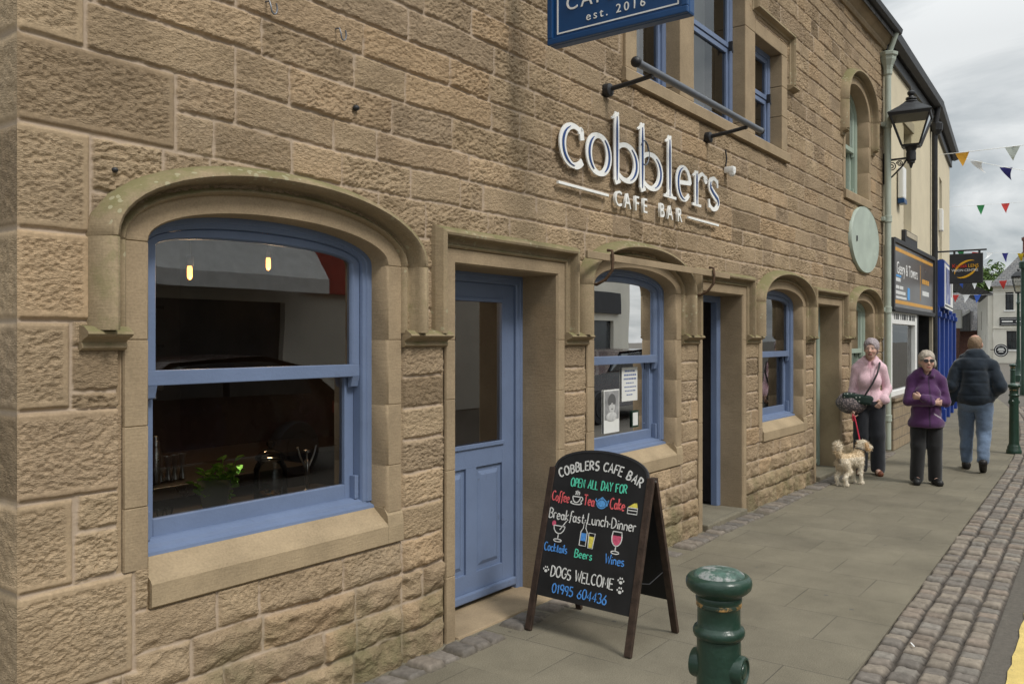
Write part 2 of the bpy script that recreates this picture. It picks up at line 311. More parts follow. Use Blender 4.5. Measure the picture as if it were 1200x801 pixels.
def paving_mat():
    """grey concrete flags laid in courses across the pavement, staggered joints, joints faint in places"""
    m, t, b = new_mat('paving_flags'); L = t.links.new; co = N(t, 'ShaderNodeTexCoord')
    sp = N(t, 'ShaderNodeSeparateXYZ'); L(co.outputs['Object'], sp.inputs[0]); cb = N(t, 'ShaderNodeCombineXYZ'); L(sp.outputs[1], cb.inputs[0]); L(sp.outputs[0], cb.inputs[1])
    k = N(t, 'ShaderNodeTexBrick', i_Scale=1.0); k.offset = .5; L(cb.outputs[0], k.inputs['Vector'])
    k.inputs['Color1'].default_value = (.183, .163, .119, 1); k.inputs['Color2'].default_value = (.164, .146, .108, 1); k.inputs['Mortar'].default_value = (.105, .093, .073, 1)
    k.inputs['Mortar Size'].default_value = .0035; k.inputs['Brick Width'].default_value = .62; k.inputs['Row Height'].default_value = .47; k.inputs['Mortar Smooth'].default_value = .4
    k2 = N(t, 'ShaderNodeTexBrick', i_Scale=1.0); k2.offset = .5; L(cb.outputs[0], k2.inputs['Vector'])
    k2.inputs['Color1'].default_value = (.183, .163, .119, 1); k2.inputs['Color2'].default_value = (.164, .146, .108, 1); k2.inputs['Mortar Size'].default_value = 0
    k2.inputs['Brick Width'].default_value = .62; k2.inputs['Row Height'].default_value = .47
    nm = N(t, 'ShaderNodeTexNoise', i_Scale=2.3, i_Detail=2.0); L(co.outputs['Object'], nm.inputs['Vector'])
    mm = N(t, 'ShaderNodeMapRange'); L(nm.outputs[0], mm.inputs[0]); mm.inputs[1].default_value = .30; mm.inputs[2].default_value = .52
    x = N(t, 'ShaderNodeMix', data_type='RGBA'); L(mm.outputs[0], x.inputs[0]); L(k2.outputs['Color'], x.inputs[6]); L(k.outputs['Color'], x.inputs[7])
    n = N(t, 'ShaderNodeTexNoise', i_Scale=1.6, i_Detail=9.0, i_Roughness=.7); L(co.outputs['Object'], n.inputs['Vector'])
    mr = N(t, 'ShaderNodeMapRange'); L(n.outputs[0], mr.inputs[0]); mr.inputs[1].default_value = .3; mr.inputs[2].default_value = .7; mr.inputs[3].default_value = .72; mr.inputs[4].default_value = 1.18
    s = N(t, 'ShaderNodeVectorMath', operation='SCALE'); L(x.outputs[2], s.inputs[0]); L(mr.outputs[0], s.inputs['Scale'])
    g = N(t, 'ShaderNodeTexNoise', i_Scale=160.0, i_Detail=3.0, i_Roughness=.7); L(co.outputs['Object'], g.inputs['Vector'])
    mg = N(t, 'ShaderNodeMapRange'); L(g.outputs[0], mg.inputs[0]); mg.inputs[1].default_value = .3; mg.inputs[2].default_value = .7; mg.inputs[3].default_value = .68; mg.inputs[4].default_value = 1.36
    s2 = N(t, 'ShaderNodeVectorMath', operation='SCALE'); L(s.outputs[0], s2.inputs[0]); L(mg.outputs[0], s2.inputs['Scale'])
    # trodden gum and pale specks
    v = N(t, 'ShaderNodeTexVoronoi', i_Scale=4.2); L(co.outputs['Object'], v.inputs['Vector'])
    lt = N(t, 'ShaderNodeMath', operation='LESS_THAN'); L(v.outputs['Distance'], lt.inputs[0]); lt.inputs[1].default_value = .06
    x2 = N(t, 'ShaderNodeMix', data_type='RGBA'); L(lt.outputs[0], x2.inputs[0]); L(s2.outputs[0], x2.inputs[6]); x2.inputs[7].default_value = (.115, .105, .09, 1)
    L(x2.outputs[2], b.inputs['Base Color']); b.inputs['Roughness'].default_value = .85; b.inputs['Specular IOR Level'].default_value = .25
    iv = N(t, 'ShaderNodeMath', operation='MULTIPLY'); L(k.outputs['Fac'], iv.inputs[0]); L(mm.outputs[0], iv.inputs[1])
    iv2 = N(t, 'ShaderNodeMath', operation='SUBTRACT'); iv2.inputs[0].default_value = 1; L(iv.outputs[0], iv2.inputs[1])
    b1 = N(t, 'ShaderNodeBump'); b1.inputs['Strength'].default_value = .5; b1.inputs['Distance'].default_value = .005; L(iv2.outputs[0], b1.inputs['Height'])
    b2 = N(t, 'ShaderNodeBump'); b2.inputs['Strength'].default_value = .3; b2.inputs['Distance'].default_value = .003; L(g.outputs[0], b2.inputs['Height']); L(b1.outputs[0], b2.inputs['Normal'])
    L(b2.outputs[0], b.inputs['Normal']); return m

M = {}
M['rock'] = stone_rock()
M['ashlar'] = stone_smooth('dressed_sandstone', (.345, .262, .167))
M['reveal'] = M['ashlar']
M['mould'] = stone_smooth('moulded_sandstone', (.315, .243, .152), moss=.75)
M['sill'] = stone_smooth('sill_sandstone', (.375, .288, .182))
M['blue'] = mat('blue_gloss_paint', (.14, .187, .297), .42, var=.08, vs=4, bump=.12, bs=70, spec=.45, dirt=((.10, .125, .18), 7.0, .63))
M['pipe'] = mat('pale_grey_green_paint', (.37, .41, .35), .55, var=.1, vs=4, bump=.08)
M['sage'] = mat('sage_green_paint', (.32, .385, .32), .5, var=.08, vs=3, bump=.05)
M['navy'] = mat('navy_sign_paint', (.008, .055, .165), .35, var=.1, vs=4, bump=.02)
M['white'] = mat('white_paint', (.78, .78, .76), .5, var=.04, bump=.03)
M['offwhite'] = mat('off_white_letters', (.84, .84, .81), .45, var=.05, bump=.03)
M['inlay'] = mat('blue_letter_inlay', (.02, .06, .2), .45, var=.1, bump=0)
M['black'] = mat('black_iron_paint', (.022, .022, .024), .45, var=.3, bump=.15, bs=80)
M['dark'] = mat('dark_charcoal', (.03, .03, .033), .55, var=.2)
M['steel'] = mat('brushed_steel', (.55, .55, .56), .28, 1.0, var=.08, bump=.05)
M['greytube'] = mat('grey_blue_tube', (.14, .15, .17), .38, .3, var=.1, bump=.03)
M['glass'] = glass_mat('window_glass', (.93, .95, .94), 0.0, 2.6)   # double glazing: four reflecting faces
def painted_sheen_glass(name, k):
    m = glass_mat(name, (.92, .94, .93), .03, 1.5); t = m.node_tree; o = t.nodes['Material Output']; last = o.inputs[0].links[0].from_socket
    d = N(t, 'ShaderNodeBsdfTranslucent'); d.inputs[0].default_value = (.8, .82, .8, 1); d2 = N(t, 'ShaderNodeBsdfDiffuse'); d2.inputs[0].default_value = (.8, .82, .8, 1)
    x = N(t, 'ShaderNodeMixShader'); x.inputs[0].default_value = .5; t.links.new(d.outputs[0], x.inputs[1]); t.links.new(d2.outputs[0], x.inputs[2])
    y = N(t, 'ShaderNodeMixShader'); y.inputs[0].default_value = k; t.links.new(last, y.inputs[1]); t.links.new(x.outputs[0], y.inputs[2]); t.links.new(y.outputs[0], o.inputs[0]); return m
M['vase'] = painted_sheen_glass('clear_glass_painted_sheen', .28)  # clear glass; its pale reflections are put in as a diffuse white mix
M['jar'] = glass_mat('clear_glass', (.9, .92, .92), .02, 1.45)
M['cream'] = mat('cream_render', (.60, .53, .385), .9, var=.07, vs=2.5, bump=.25, bs=120, dirt=((.40, .35, .26), 1.4, .66))
M['creamtrim'] = mat('dirty_cream_trim', (.42, .37, .28), .8, var=.15, vs=4)
M['slate'] = brick_mat('slate_tiles', (.12, .12, .125), (.175, .17, .165), (.03, .03, .03), .3, .22, .012, axis='xy', rough=.7)
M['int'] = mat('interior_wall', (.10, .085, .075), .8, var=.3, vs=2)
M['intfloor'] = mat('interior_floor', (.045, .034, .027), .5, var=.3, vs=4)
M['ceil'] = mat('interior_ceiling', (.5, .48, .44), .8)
M['wood'] = mat('dark_stained_wood', (.045, .028, .02), .5, var=.5, vs=18, bump=.3, bs=70, dirt=((.12, .085, .06), 30, .66))
M['chalk'] = mat('blackboard_paint', (.012, .012, .013), .6, var=.5, vs=5, bump=.05)
for k, c in dict(cw=(.68, .68, .66), cg=(.10, .62, .42), cr=(.72, .12, .13), cb=(.08, .28, .70), cy=(.70, .60, .10), cp=(.60, .10, .18), cs=(.10, .32, .66), ck=(.55, .36, .2)).items():
    M[k] = mat('chalk_'+{'cw': 'white', 'cg': 'green', 'cr': 'red', 'cb': 'blue', 'cy': 'yellow', 'cp': 'pink', 'cs': 'sky_blue', 'ck': 'brown'}[k], c, .9, var=.22, vs=90, bump=.2)
M['bollard'] = mat('dark_green_gloss', (.016, .042, .028), .33, var=.25, vs=9, bump=.3, bs=35, dirt=((.11, .075, .05), 13, .64), coat=.1)
M['bolltop'] = mat('worn_green_top', (.05, .095, .075), .45, var=.5, vs=30, bump=.5, bs=50, dirt=((.24, .25, .24), 22, .50))
M['gold'] = mat('worn_gold_paint', (.42, .24, .08), .4, .3, var=.3, vs=30, dirt=((.03, .05, .035), 20, .47))
M['patina'] = mat('verdigris_panel', (.40, .46, .395), .5, var=.14, vs=3, bump=.05, dirt=((.48, .55, .47), 4, .58))
M['asphalt'] = mat('asphalt', (.115, .102, .085), .9, var=.2, vs=40, bump=.6, bs=180, dirt=((.11, .10, .09), 3, .6))
M['yellow'] = mat('yellow_road_paint', (.62, .47, .16), .8, var=.15, vs=12, bump=.4, bs=150, dirt=((.22, .19, .13), 22, .60))
M['paving'] = paving_mat()
# ------------------------------------------------------------------ ground, pavement, setts
def EDGE(x):
    """street side edge of the paving; the street bends gently to the left further on"""
    return -1.94+.0294*(x-2)+(.00577*(x-11.45)**2 if x > 11.45 else 0)
def WALL(x):
    return 0.0 if x < 13.15 else ((x-13.15)*.035 if x < 18 else .17+(x-18)*.104)
g = MB(); g.add([(-80, -200, -.02), (600, -200, -.02), (600, 200, -.02), (-80, 200, -.02)], [(0, 1, 2, 3)])
tag(obj('ground', g.me('ground'), M['asphalt']), kind='structure')
xs = [-20, 0, 2, 4, 6, 8, 10, 11.45, 12.3, 13.15]+[13.15+.9*i for i in range(1, 30)]
v = []; f = []
for i, x in enumerate(xs):
    v += [(x, WALL(x)+.35, 0), (x, EDGE(x), 0), (x, EDGE(x), -.03)]
    if i: a = 3*i; f += [(a-3, a-2, a+1, a), (a-2, a-1, a+2, a+1)]
me = mesh('pavement', v, f); tag(obj('pavement', me, M['paving']), kind='structure')

def sett_mat():
    m, t, b = new_mat('worn_setts'); L = t.links.new; a = N(t, 'ShaderNodeAttribute', attribute_name='Col'); co = N(t, 'ShaderNodeTexCoord')
    n = N(t, 'ShaderNodeTexNoise', i_Scale=28.0, i_Detail=7.0, i_Roughness=.7); L(co.outputs['Object'], n.inputs['Vector'])
    mr = N(t, 'ShaderNodeMapRange'); L(n.outputs[0], mr.inputs[0]); mr.inputs[1].default_value = .3; mr.inputs[2].default_value = .7; mr.inputs[3].default_value = .7; mr.inputs[4].default_value = 1.25
    s = N(t, 'ShaderNodeVectorMath', operation='SCALE'); L(a.outputs['Color'], s.inputs[0]); L(mr.outputs[0], s.inputs['Scale']); L(s.outputs[0], b.inputs['Base Color'])
    b.inputs['Roughness'].default_value = .78; b.inputs['Specular IOR Level'].default_value = .3
    bp = N(t, 'ShaderNodeBump'); bp.inputs['Strength'].default_value = .4; bp.inputs['Distance'].default_value = .006; L(n.outputs[0], bp.inputs['Height']); L(bp.outputs[0], b.inputs['Normal']); return m
M['setts'] = sett_mat()
def set_col(me, cols):
    at = me.color_attributes.new('Col', 'FLOAT_COLOR', 'POINT'); at.data.foreach_set('color', np.ascontiguousarray(cols, dtype=np.float32).ravel())
def grid_mesh(name, P, keep=None, smooth=True):
    """P: (nz,nx,3) array of points -> mesh of quads, keep: (nz-1,nx-1) mask"""
    nz, nx = P.shape[:2]; idx = np.arange(nz*nx).reshape(nz, nx)
    q = np.stack([idx[:-1, :-1], idx[:-1, 1:], idx[1:, 1:], idx[1:, :-1]], -1)
    q = q[keep] if keep is not None else q.reshape(-1, 4)
    me = bpy.data.meshes.new(name); me.vertices.add(nz*nx); me.vertices.foreach_set('co', P.astype(np.float32).ravel())
    me.loops.add(q.size); me.loops.foreach_set('vertex_index', q.astype(np.int32).ravel())
    me.polygons.add(len(q)); me.polygons.foreach_set('loop_start', (np.arange(len(q))*4).astype(np.int32))
    me.update(calc_edges=True); me.validate()
    if smooth: me.polygons.foreach_set('use_smooth', np.ones(len(me.polygons), bool))
    return me
def setts(name, x0, x1, base, width, ncol, lx, step0, stepk, rise, seed, low=0.0, z=0.0, dark=(.055, .045, .036), pal=((.19, .162, .135), (.235, .20, .16), (.165, .145, .125), (.215, .175, .14), (.20, .18, .155))):
    X = [x0]
    while X[-1] < x1: X.append(X[-1]+step0+stepk*(X[-1]-x0))
    X = np.array(X); T = np.linspace(0, 1, max(12, int(width/.0105)))
    XX, TT = np.meshgrid(X, T); B = np.array([base(x) for x in X])[None, :]
    wob = (fbm2(XX*5, TT*width*5, seed)-.5)*.035
    u = XX+wob; w = TT*ncol+(fbm2(XX*4+9, TT*3, seed+3)-.5)*.22; c = np.clip(np.floor(w), 0, ncol-1); fw = w-c
    off = hsh(c, c*0, c*0, seed+5)*lx; k = (u+off)/lx; ki = np.floor(k); fk = k-ki
    sh = (hsh(ki, c, c*0, seed+8)-.5)*.16; fk = np.clip(fk+sh*fk*(1-fk)*2, 0, 1)
    d = np.minimum(np.minimum(fk, 1-fk)*lx, np.minimum(fw, 1-fw)*width/ncol)
    d = d+(fbm2(XX*40, TT*width*40, seed+2)-.5)*.012
    top = sst(.004, .020, d); r = hsh(ki, c, c*0, seed+11); r2 = hsh(ki, c, c*0, seed+13)
    bury = sst(.0, 1.0, (r2-.5)*0+1) if not low else np.where(r2 < low, .15, 1.0)
    H = z-.016+rise*.72*top*bury*(.75+.5*r)+(fbm2(XX*22, TT*width*22, seed+4)-.5)*.008*top+(r-.5)*.006
    Y = B-TT*width
    P = np.stack([XX, Y, H], -1)
    pal = np.array(pal); col = pal[(hsh(ki, c, c*0, seed+17)*len(pal)).astype(int)%len(pal)]*(.85+.3*r2[..., None])
    tt = (sst(.007, .017, d)*bury)[..., None]; col = np.array(dark)*(1-tt)+col*tt
    me = grid_mesh(name, P); set_col(me, np.concatenate([col.reshape(-1, 3), np.ones((col.size//3, 1))], 1))
    # soil under the edges
    return tag(obj(name, me, M['setts']), kind='structure')
setts('sett_strip', 1.0, 24.0, lambda x: EDGE(x)+.004, .50, 4, .112, .0095, .0011, .030, 21, z=.002)
setts('wall_foot_cobbles', 2.2, 13.1, lambda x: -.035+.01*math.sin(x*3), .17, 1, .125, .0095, .0008, .034, 77, low=.15, z=.012, dark=(.10, .085, .065), pal=((.17, .15, .13), (.20, .17, .14), (.14, .125, .11)))
ym = MB(); xs = [1.0+.12*i for i in range(200)]; vv = []
rnd = random.Random(4)
for x in xs: vv += [(x, EDGE(x)-.605+rnd.uniform(-.006, .006), -.012), (x, EDGE(x)-.71+rnd.uniform(-.006, .006), -.012)]
ym.add(vv, [(2*i, 2*i+1, 2*i+3, 2*i+2) for i in range(len(xs)-1)])
tag(obj('yellow_line', ym.me('yellow_line'), M['yellow']), kind='structure')

# ------------------------------------------------------------------ the stone cafe building
cafe = thing('cafe_building', 'sandstone cafe building with blue sash windows, arched hood moulds and rock faced walls', 'building', (7.2, 0, 0))
ARCH = [(1.77, 3.02, 'blue'), (5.01, 6.27, 'blue'), (8.22, 9.47, 'blue'), (11.45, 12.55, 'sage')]     # ground floor windows
DOORS = [(3.54, 4.54, 'blue', .27, .0), (6.78, 7.69, 'blue', .22, .05), (9.93, 10.89, 'sage', .24, .05)]
ZS, RISE, ZSILL = 1.99, .15, .79
def in_arch(X, Z, xl, xr, z0, zs, rise, o):
    xc = (xl+xr)/2; hw = (xr-xl)/2+o; t = np.clip(np.abs(X-xc)/hw, 0, 1); top = zs+(rise+.85*o)*(1-t**2.1)**(1/2.1)
    return (np.abs(X-xc) < hw) & (Z > z0) & (Z < top)
UPL = [(5.60, 6.33, 3.58, 4.57), (6.60, 7.74, 3.58, 5.06), (8.0, 8.76, 3.58, 4.57)]
UARCH = (11.15, 12.29, 3.52, 4.60, .34)
rs = random.Random(11)
zb = [-.10, .15, .30, .455, .615, .78, .95, 1.12, 1.28, 1.44, 1.60, 1.78, 1.99, 2.15, 2.345, 2.50, 2.645, 2.82, 2.98, 3.14, 3.31, 3.47]
while zb[-1] < 5.84: zb.append(zb[-1]+rs.choice([.15, .165, .175, .19]))
zb[-1] = 6.1
forced = []
for xl, xr, _ in ARCH: forced += [xl-.105, xr+.105]
for d_ in DOORS: forced += [d_[0]-.09, d_[1]+.09]
quo = [(-.10, 1.62), (.40, 1.71), (.77, 1.49), (1.075, 1.77), (1.38, 1.48), (1.685, 1.55), (1.993, 1.55), (2.347, 1.88), (2.645, 1.53), (2.95, 1.85), (3.27, 1.56), (3.58, 1.9), (3.9, 1.55), (4.2, 1.9), (4.5, 1.55), (4.8, 1.9), (5.1, 1.55), (5.4, 1.9), (5.7, 1.55), (6.2, 1.5)]
def rock_wall(name, X, Z, quoins, forced, seed, put, hole=None, flat=None, zoff=0):
    nx, nz = len(X), len(Z); rr = random.Random(seed)
    jo = []
    for c in range(len(zb)-1):
        j = [X[0]]; x = X[0]+rr.uniform(.1, .4)
        while x < X[-1]:
            j.append(x); x += rr.choice([.24, .3, .34, .4, .46, .55, .62])*(1.15 if zb[c] > 2.4 else .85)
        if zb[c+1] < 2.0:
            j = [q for q in j if all(abs(q-k) > .13 for k in forced)]+[k for k in forced]
        j = sorted(set(j))+[X[-1]]; jo.append(np.array(j))
    D = np.zeros((nz, nx)); ID = np.zeros((nz, nx)); DX = np.zeros((nz, nx)); Q = np.zeros((nz, nx), bool)
    wx = (fbm2(X*2.0, X*0+3, seed)-.5)*.02
    for i, z in enumerate(Z):
        zz = z+wx
        c = min(max(np.searchsorted(zb, z)-1, 0), len(zb)-2); J = jo[c]
        cc = np.clip(np.searchsorted(zb, zz)-1, 0, len(zb)-2); zbn = np.array(zb)
        # blocks per column (course lines wander a little)
        left = np.zeros(nx); right = np.zeros(nx); idd = np.zeros(nx)
        for cu in np.unique(cc):
            mk = cc == cu; Ju = jo[cu]; k = np.clip(np.searchsorted(Ju, X[mk], side='right')-1, 0, len(Ju)-2)
            left[mk] = Ju[k]; right[mk] = Ju[k+1]; idd[mk] = cu*131+k
        dz = np.minimum(zz-zbn[cc], zbn[cc+1]-zz)
        if quoins:
            b = min(max(np.searchsorted([q[0] for q in quoins], z)-1, 0), len(quoins)-2); xq = quoins[b][1]; mk = X < xq
            dzq = min(z-quoins[b][0], quoins[b+1][0]-z)
            left = np.where(mk, X[0]-1, np.maximum(left, xq)); right = np.where(mk, xq, right); dz = np.where(mk, dzq, dz); idd = np.where(mk, 9000+b, idd); Q[i] = mk
        dx = np.minimum(X-left, right-X); dx = np.where((left <= X[0]+1e-6), right-X, dx)
        D[i] = np.minimum(dx, dz)
        ID[i] = idd
    XX, ZZ = np.meshgrid(X, Z)
    z0 = np.zeros_like(ID); r1 = hsh(ID, z0, z0, seed+1); r2 = hsh(ID, z0+1, z0, seed+2); r3 = hsh(ID, z0+2, z0, seed+3)
    D = D+(fbm2(XX*26, ZZ*26, seed+4)-.5)*np.where(Q, .004, .012)
    plinth = sst(.62, .42, ZZ)*(~Q)
    warp = fbm2(XX*9, ZZ*9, seed+6)
    s = np.where(r3 > .5, 1, -1)
    tilt = np.where(Q, 4.0, s*11)
    pn = fbm2(XX*66+warp*4, ZZ*128+tilt*XX+warp*6, seed+5, 1); pn2 = fbm2(XX*24+warp*2, ZZ*46+tilt*.6*XX+warp*3, seed+25, 2)
    punch = .74-1.35*sst(.54, .68, pn)-.25*sst(.52, .78, pn2)
    big = fbm2(XX*7, ZZ*9, seed+9, 3)-.5
    body = sst(.004, .014, D)
    amp = np.where(Q, sst(.028, .036, D)*.0042, .0046*sst(.0, .014, D)*(.3+1.0*r2))
    H = -.012+body*(.013+(r1-.5)*.006)+(punch-.6)*amp*(1-.65*plinth)+big*np.where(r2 > .6, .020, .010)*body*(~Q)
    H += plinth*(sst(0, .045, D)*.016*(.5+.9*r2)+big*.034*sst(0, .025, D)-np.abs(fbm2(XX*11+s*ZZ*5, ZZ*15, seed+14, 4)-.5)*.040*body+.004)
    H *= sst(0, .02, XX-X[0])*.9+.1 if quoins else 1
    mort = 1-sst(.004, .009, D)
    keep = None
    if flat is not None: fm = flat(XX, ZZ); H = np.where(fm, -.02, H); mort = np.where(fm, 0, mort)
    if hole is not None:
        xc = (XX[:-1, :-1]+XX[1:, 1:])/2; zc = (ZZ[:-1, :-1]+ZZ[1:, 1:])/2; keep = ~hole(xc, zc)
    me = grid_mesh(name, put(XX, ZZ, H), keep)
    col = np.stack([r1, mort, sst(1.0, .1, ZZ), np.where(Q, sst(.026, .038, D), sst(.0, .018, D))], -1).reshape(-1, 4); set_col(me, col)
    return me
def axis_steps(a, b, s0, k):
    X = [a]
    while X[-1] < b: X.append(X[-1]+s0+k*(X[-1]-a))
    X[-1] = b; return np.array(X)
def hole(X, Z):
    h = np.zeros(X.shape, bool)
    for xl, xr, _ in ARCH: h |= in_arch(X, Z, xl, xr, ZSILL+.015, ZS, RISE, .02) | ((X > xl+.004) & (X < xr) & (Z > .66) & (Z < .83))
    for d_ in DOORS: h |= (X > d_[0]-.02) & (X < d_[1]+.02) & (Z < 2.03)
    for a, b, c, d_ in UPL: h |= (X > a-.02) & (X < b+.02) & (Z > c-.02) & (Z < d_+.02)
    h |= in_arch(X, Z, *UARCH, .02); return h
def flat(X, Z):
    h = np.zeros(X.shape, bool)
    for xl, xr, _ in ARCH: h |= in_arch(X, Z, xl, xr, ZSILL-.02, ZS, RISE, .125) | ((X > xl-.005) & (X < xr+.11) & (Z > .61) & (Z < .80))
    for d_ in DOORS: h |= (X > d_[0]-.10) & (X < d_[1]+.10) & (Z < 2.14)
    h |= (X > 5.38) & (X < 8.95) & (Z > 3.45) & (Z < 4.7); h |= (X > 6.5) & (X < 7.85) & (Z > 3.45) & (Z < 5.18)
    h |= in_arch(X, Z, *UARCH, .12); h |= (X > 11.05) & (X < 12.4) & (Z > 3.38) & (Z < 3.56); return h
FX0, FX1 = 1.30, 13.12
Xf = axis_steps(FX0, FX1, .0046, .0011); Zf = np.arange(-.08, 5.84, .0054)
me = rock_wall('facade_wall', Xf, Zf, quo, forced, 3, lambda X, Z, H: np.stack([X, -H, Z], -1), hole, flat)
obj('facade_wall', me, M['rock'], cafe)
quo2 = [(a, (FX0+.55 if b < 1.7 else FX0+.3)-FX0) for a, b in quo]
me = rock_wall('side_wall', axis_steps(0, 7.0, .012, .004), np.arange(-.08, 5.84, .014), quo2, [], 41, lambda X, Z, H: np.stack([FX0-H, X, Z], -1))
obj('side_wall', me, M['rock'], cafe)
b = MB(); b.add([(FX0+.01, 0, 5.8), (FX0+.01, 7, 5.8), (FX0+.01, 3.5, 8.5)], [(0, 1, 2)]); b.add([(FX1, .02, 5.8), (FX1, 7, 5.8), (FX1, 3.5, 8.5)], [(0, 2, 1)])
b.add([(FX0, 7, -.1), (FX1, 7, -.1), (FX1, 7, 5.9), (FX0, 7, 5.9)], [(0, 1, 2, 3)]); obj('rear_wall', b.me('rear_wall'), M['ashlar'], cafe)
b = MB()
for s_, y0, y1 in ((1, -.16, 3.5), (-1, 7.2, 3.5)):
    b.add([(FX0-.1, y0, 6.0), (FX1, y0, 6.0), (FX1, y1, 8.62), (FX0-.1, y1, 8.62), (FX0-.1, y0, 5.93), (FX1, y0, 5.93), (FX1, y1, 8.55), (FX0-.1, y1, 8.55)],
          [(0, 1, 2, 3), (4, 7, 6, 5), (0, 4, 5, 1), (0, 3, 7, 4), (1, 5, 6, 2)])
rf = obj('roof', b.me('roof'), M['slate'], cafe)
b = MB(); b.prism([(-.001, 5.80), (-.03, 5.80), (-.05, 5.83), (-.05, 5.86), (-.10, 5.91), (-.13, 5.95), (-.13, 5.985), (.1, 5.985), (.1, 5.80)], 'x', FX0-.05, FX1); obj('cornice', b.me('cornice'), M['ashlar'], cafe)
b = MB(); b.prism([(-.135, 6.06), (-.135, 6.02), (-.16, 5.992), (-.20, 5.985), (-.24, 6.0), (-.255, 6.06), (-.245, 6.06), (-.23, 6.01), (-.2, 5.998), (-.165, 6.005), (-.147, 6.06)], 'x', FX0-.08, FX1+.05); obj('gutter', b.me('gutter'), M['black'], cafe)

# --- sweeps that run up one jamb, over the head and down the other
def path_arch(xl, xr, z0, zs, rise, o, joints=(), na=30, e=2.1):
    xc = (xl+xr)/2; hw = (xr-xl)/2+o; h = rise+.85*o
    side = [z0]; 
    for j in sorted(joints):
        if z0+.02 < j < zs+.001: side += [j-.004, j, j+.004]
    if side[-1] < zs-.01: side.append(zs)
    jt = set(joints); L_ = [(xc-hw, z, 1 if z in jt else 0) for z in side]; R_ = [(xc+hw, z, 1 if z in jt else 0) for z in reversed(side)]
    A = []
    for i in range(1, na):
        t = math.pi*(1-i/na); c_, s_ = math.cos(t), math.sin(t)
        A.append((xc+hw*math.copysign(abs(c_)**(2/e), c_), zs+h*s_**(2/e), 0))
    return L_+A+R_
def path_rect(xl, xr, z0, zs, o, joints=()):
    side = [z0]
    for j in sorted(joints):
        if z0+.02 < j < zs-.01: side += [j-.004, j, j+.004]
    jt = set(joints); top = zs+o
    return [(xl-o, z, 1 if z in jt else 0) for z in side]+[(xl-o, top, 0), (xr+o, top, 0)]+[(xr+o, z, 1 if z in jt else 0) for z in reversed(side)]
def path_poly(pts, o):
    """mitred offset of an open polyline of axis-aligned runs (outside is on the left hand)"""
    n = len(pts); r = []
    def nrm(a, b): dx, dz = b[0]-a[0], b[1]-a[1]; l = math.hypot(dx, dz); return (-dz/l, dx/l)
    for i, p in enumerate(pts):
        n1 = nrm(pts[i-1], p) if i else None; n2 = nrm(p, pts[i+1]) if i < n-1 else None
        if n1 and n2: r.append((p[0]+o*(n1[0]+n2[0])/(1+n1[0]*n2[0]+n1[1]*n2[1]), p[1]+o*(n1[1]+n2[1])/(1+n1[0]*n2[0]+n1[1]*n2[1]), 0))
        else: q = n1 or n2; r.append((p[0]+o*q[0], p[1]+o*q[1], 0))
    return r
def sweep(pf, prof, caps=True, groove=.005):
    rows = []
    for o, y in prof: rows.append([(x, y+(groove if g_ else 0), z) for x, z, g_ in pf(o)])
    n = len(rows[0]); v = [p for r in rows for p in r]
    f = [(k*n+i, k*n+i+1, (k+1)*n+i+1, (k+1)*n+i) for k in range(len(rows)-1) for i in range(n-1)]
    if caps: f += [tuple(k*n for k in range(len(rows)))[::-1], tuple(k*n+n-1 for k in range(len(rows)))]
    b = MB(); b.add(v, f); return b
SURR = [(0, .16), (0, .014), (.010, .002), (.098, .002), (.102, .012)]
HOOD = [(.098, .004), (.102, -.014), (.112, -.026), (.122, -.022), (.128, -.006), (.142, .004), (.154, -.006), (.160, -.055), (.165, -.088), (.178, -.098), (.196, -.094), (.224, -.045), (.236, -.006), (.238, .02)]
HOODR = [(.082, .004), (.086, -.012), (.094, -.020), (.104, -.014), (.108, -.004), (.122, -.004), (.132, -.014), (.138, -.05), (.144, -.068), (.156, -.072), (.172, -.062), (.190, -.022), (.197, .02)]
SURRD = lambda d: [(0, d+.05), (0, .010), (.010, -.004), (.080, -.004), (.084, .008)]
def glass_pane(outline, y, name, parent):
    b = MB(); n = len(outline); b.add([(x, y, z) for x, z in outline], [tuple(range(n))]); return obj(name, b.me(name), M['glass'], parent, local=False if parent.parent is None else True)
def sub(name, mbm, m, parent, smooth=False):
    """sub-part of a part that itself keeps world offsets: child of a part shares the part's frame"""
    return obj(name, mbm.me(name, smooth), m, parent, local=True)
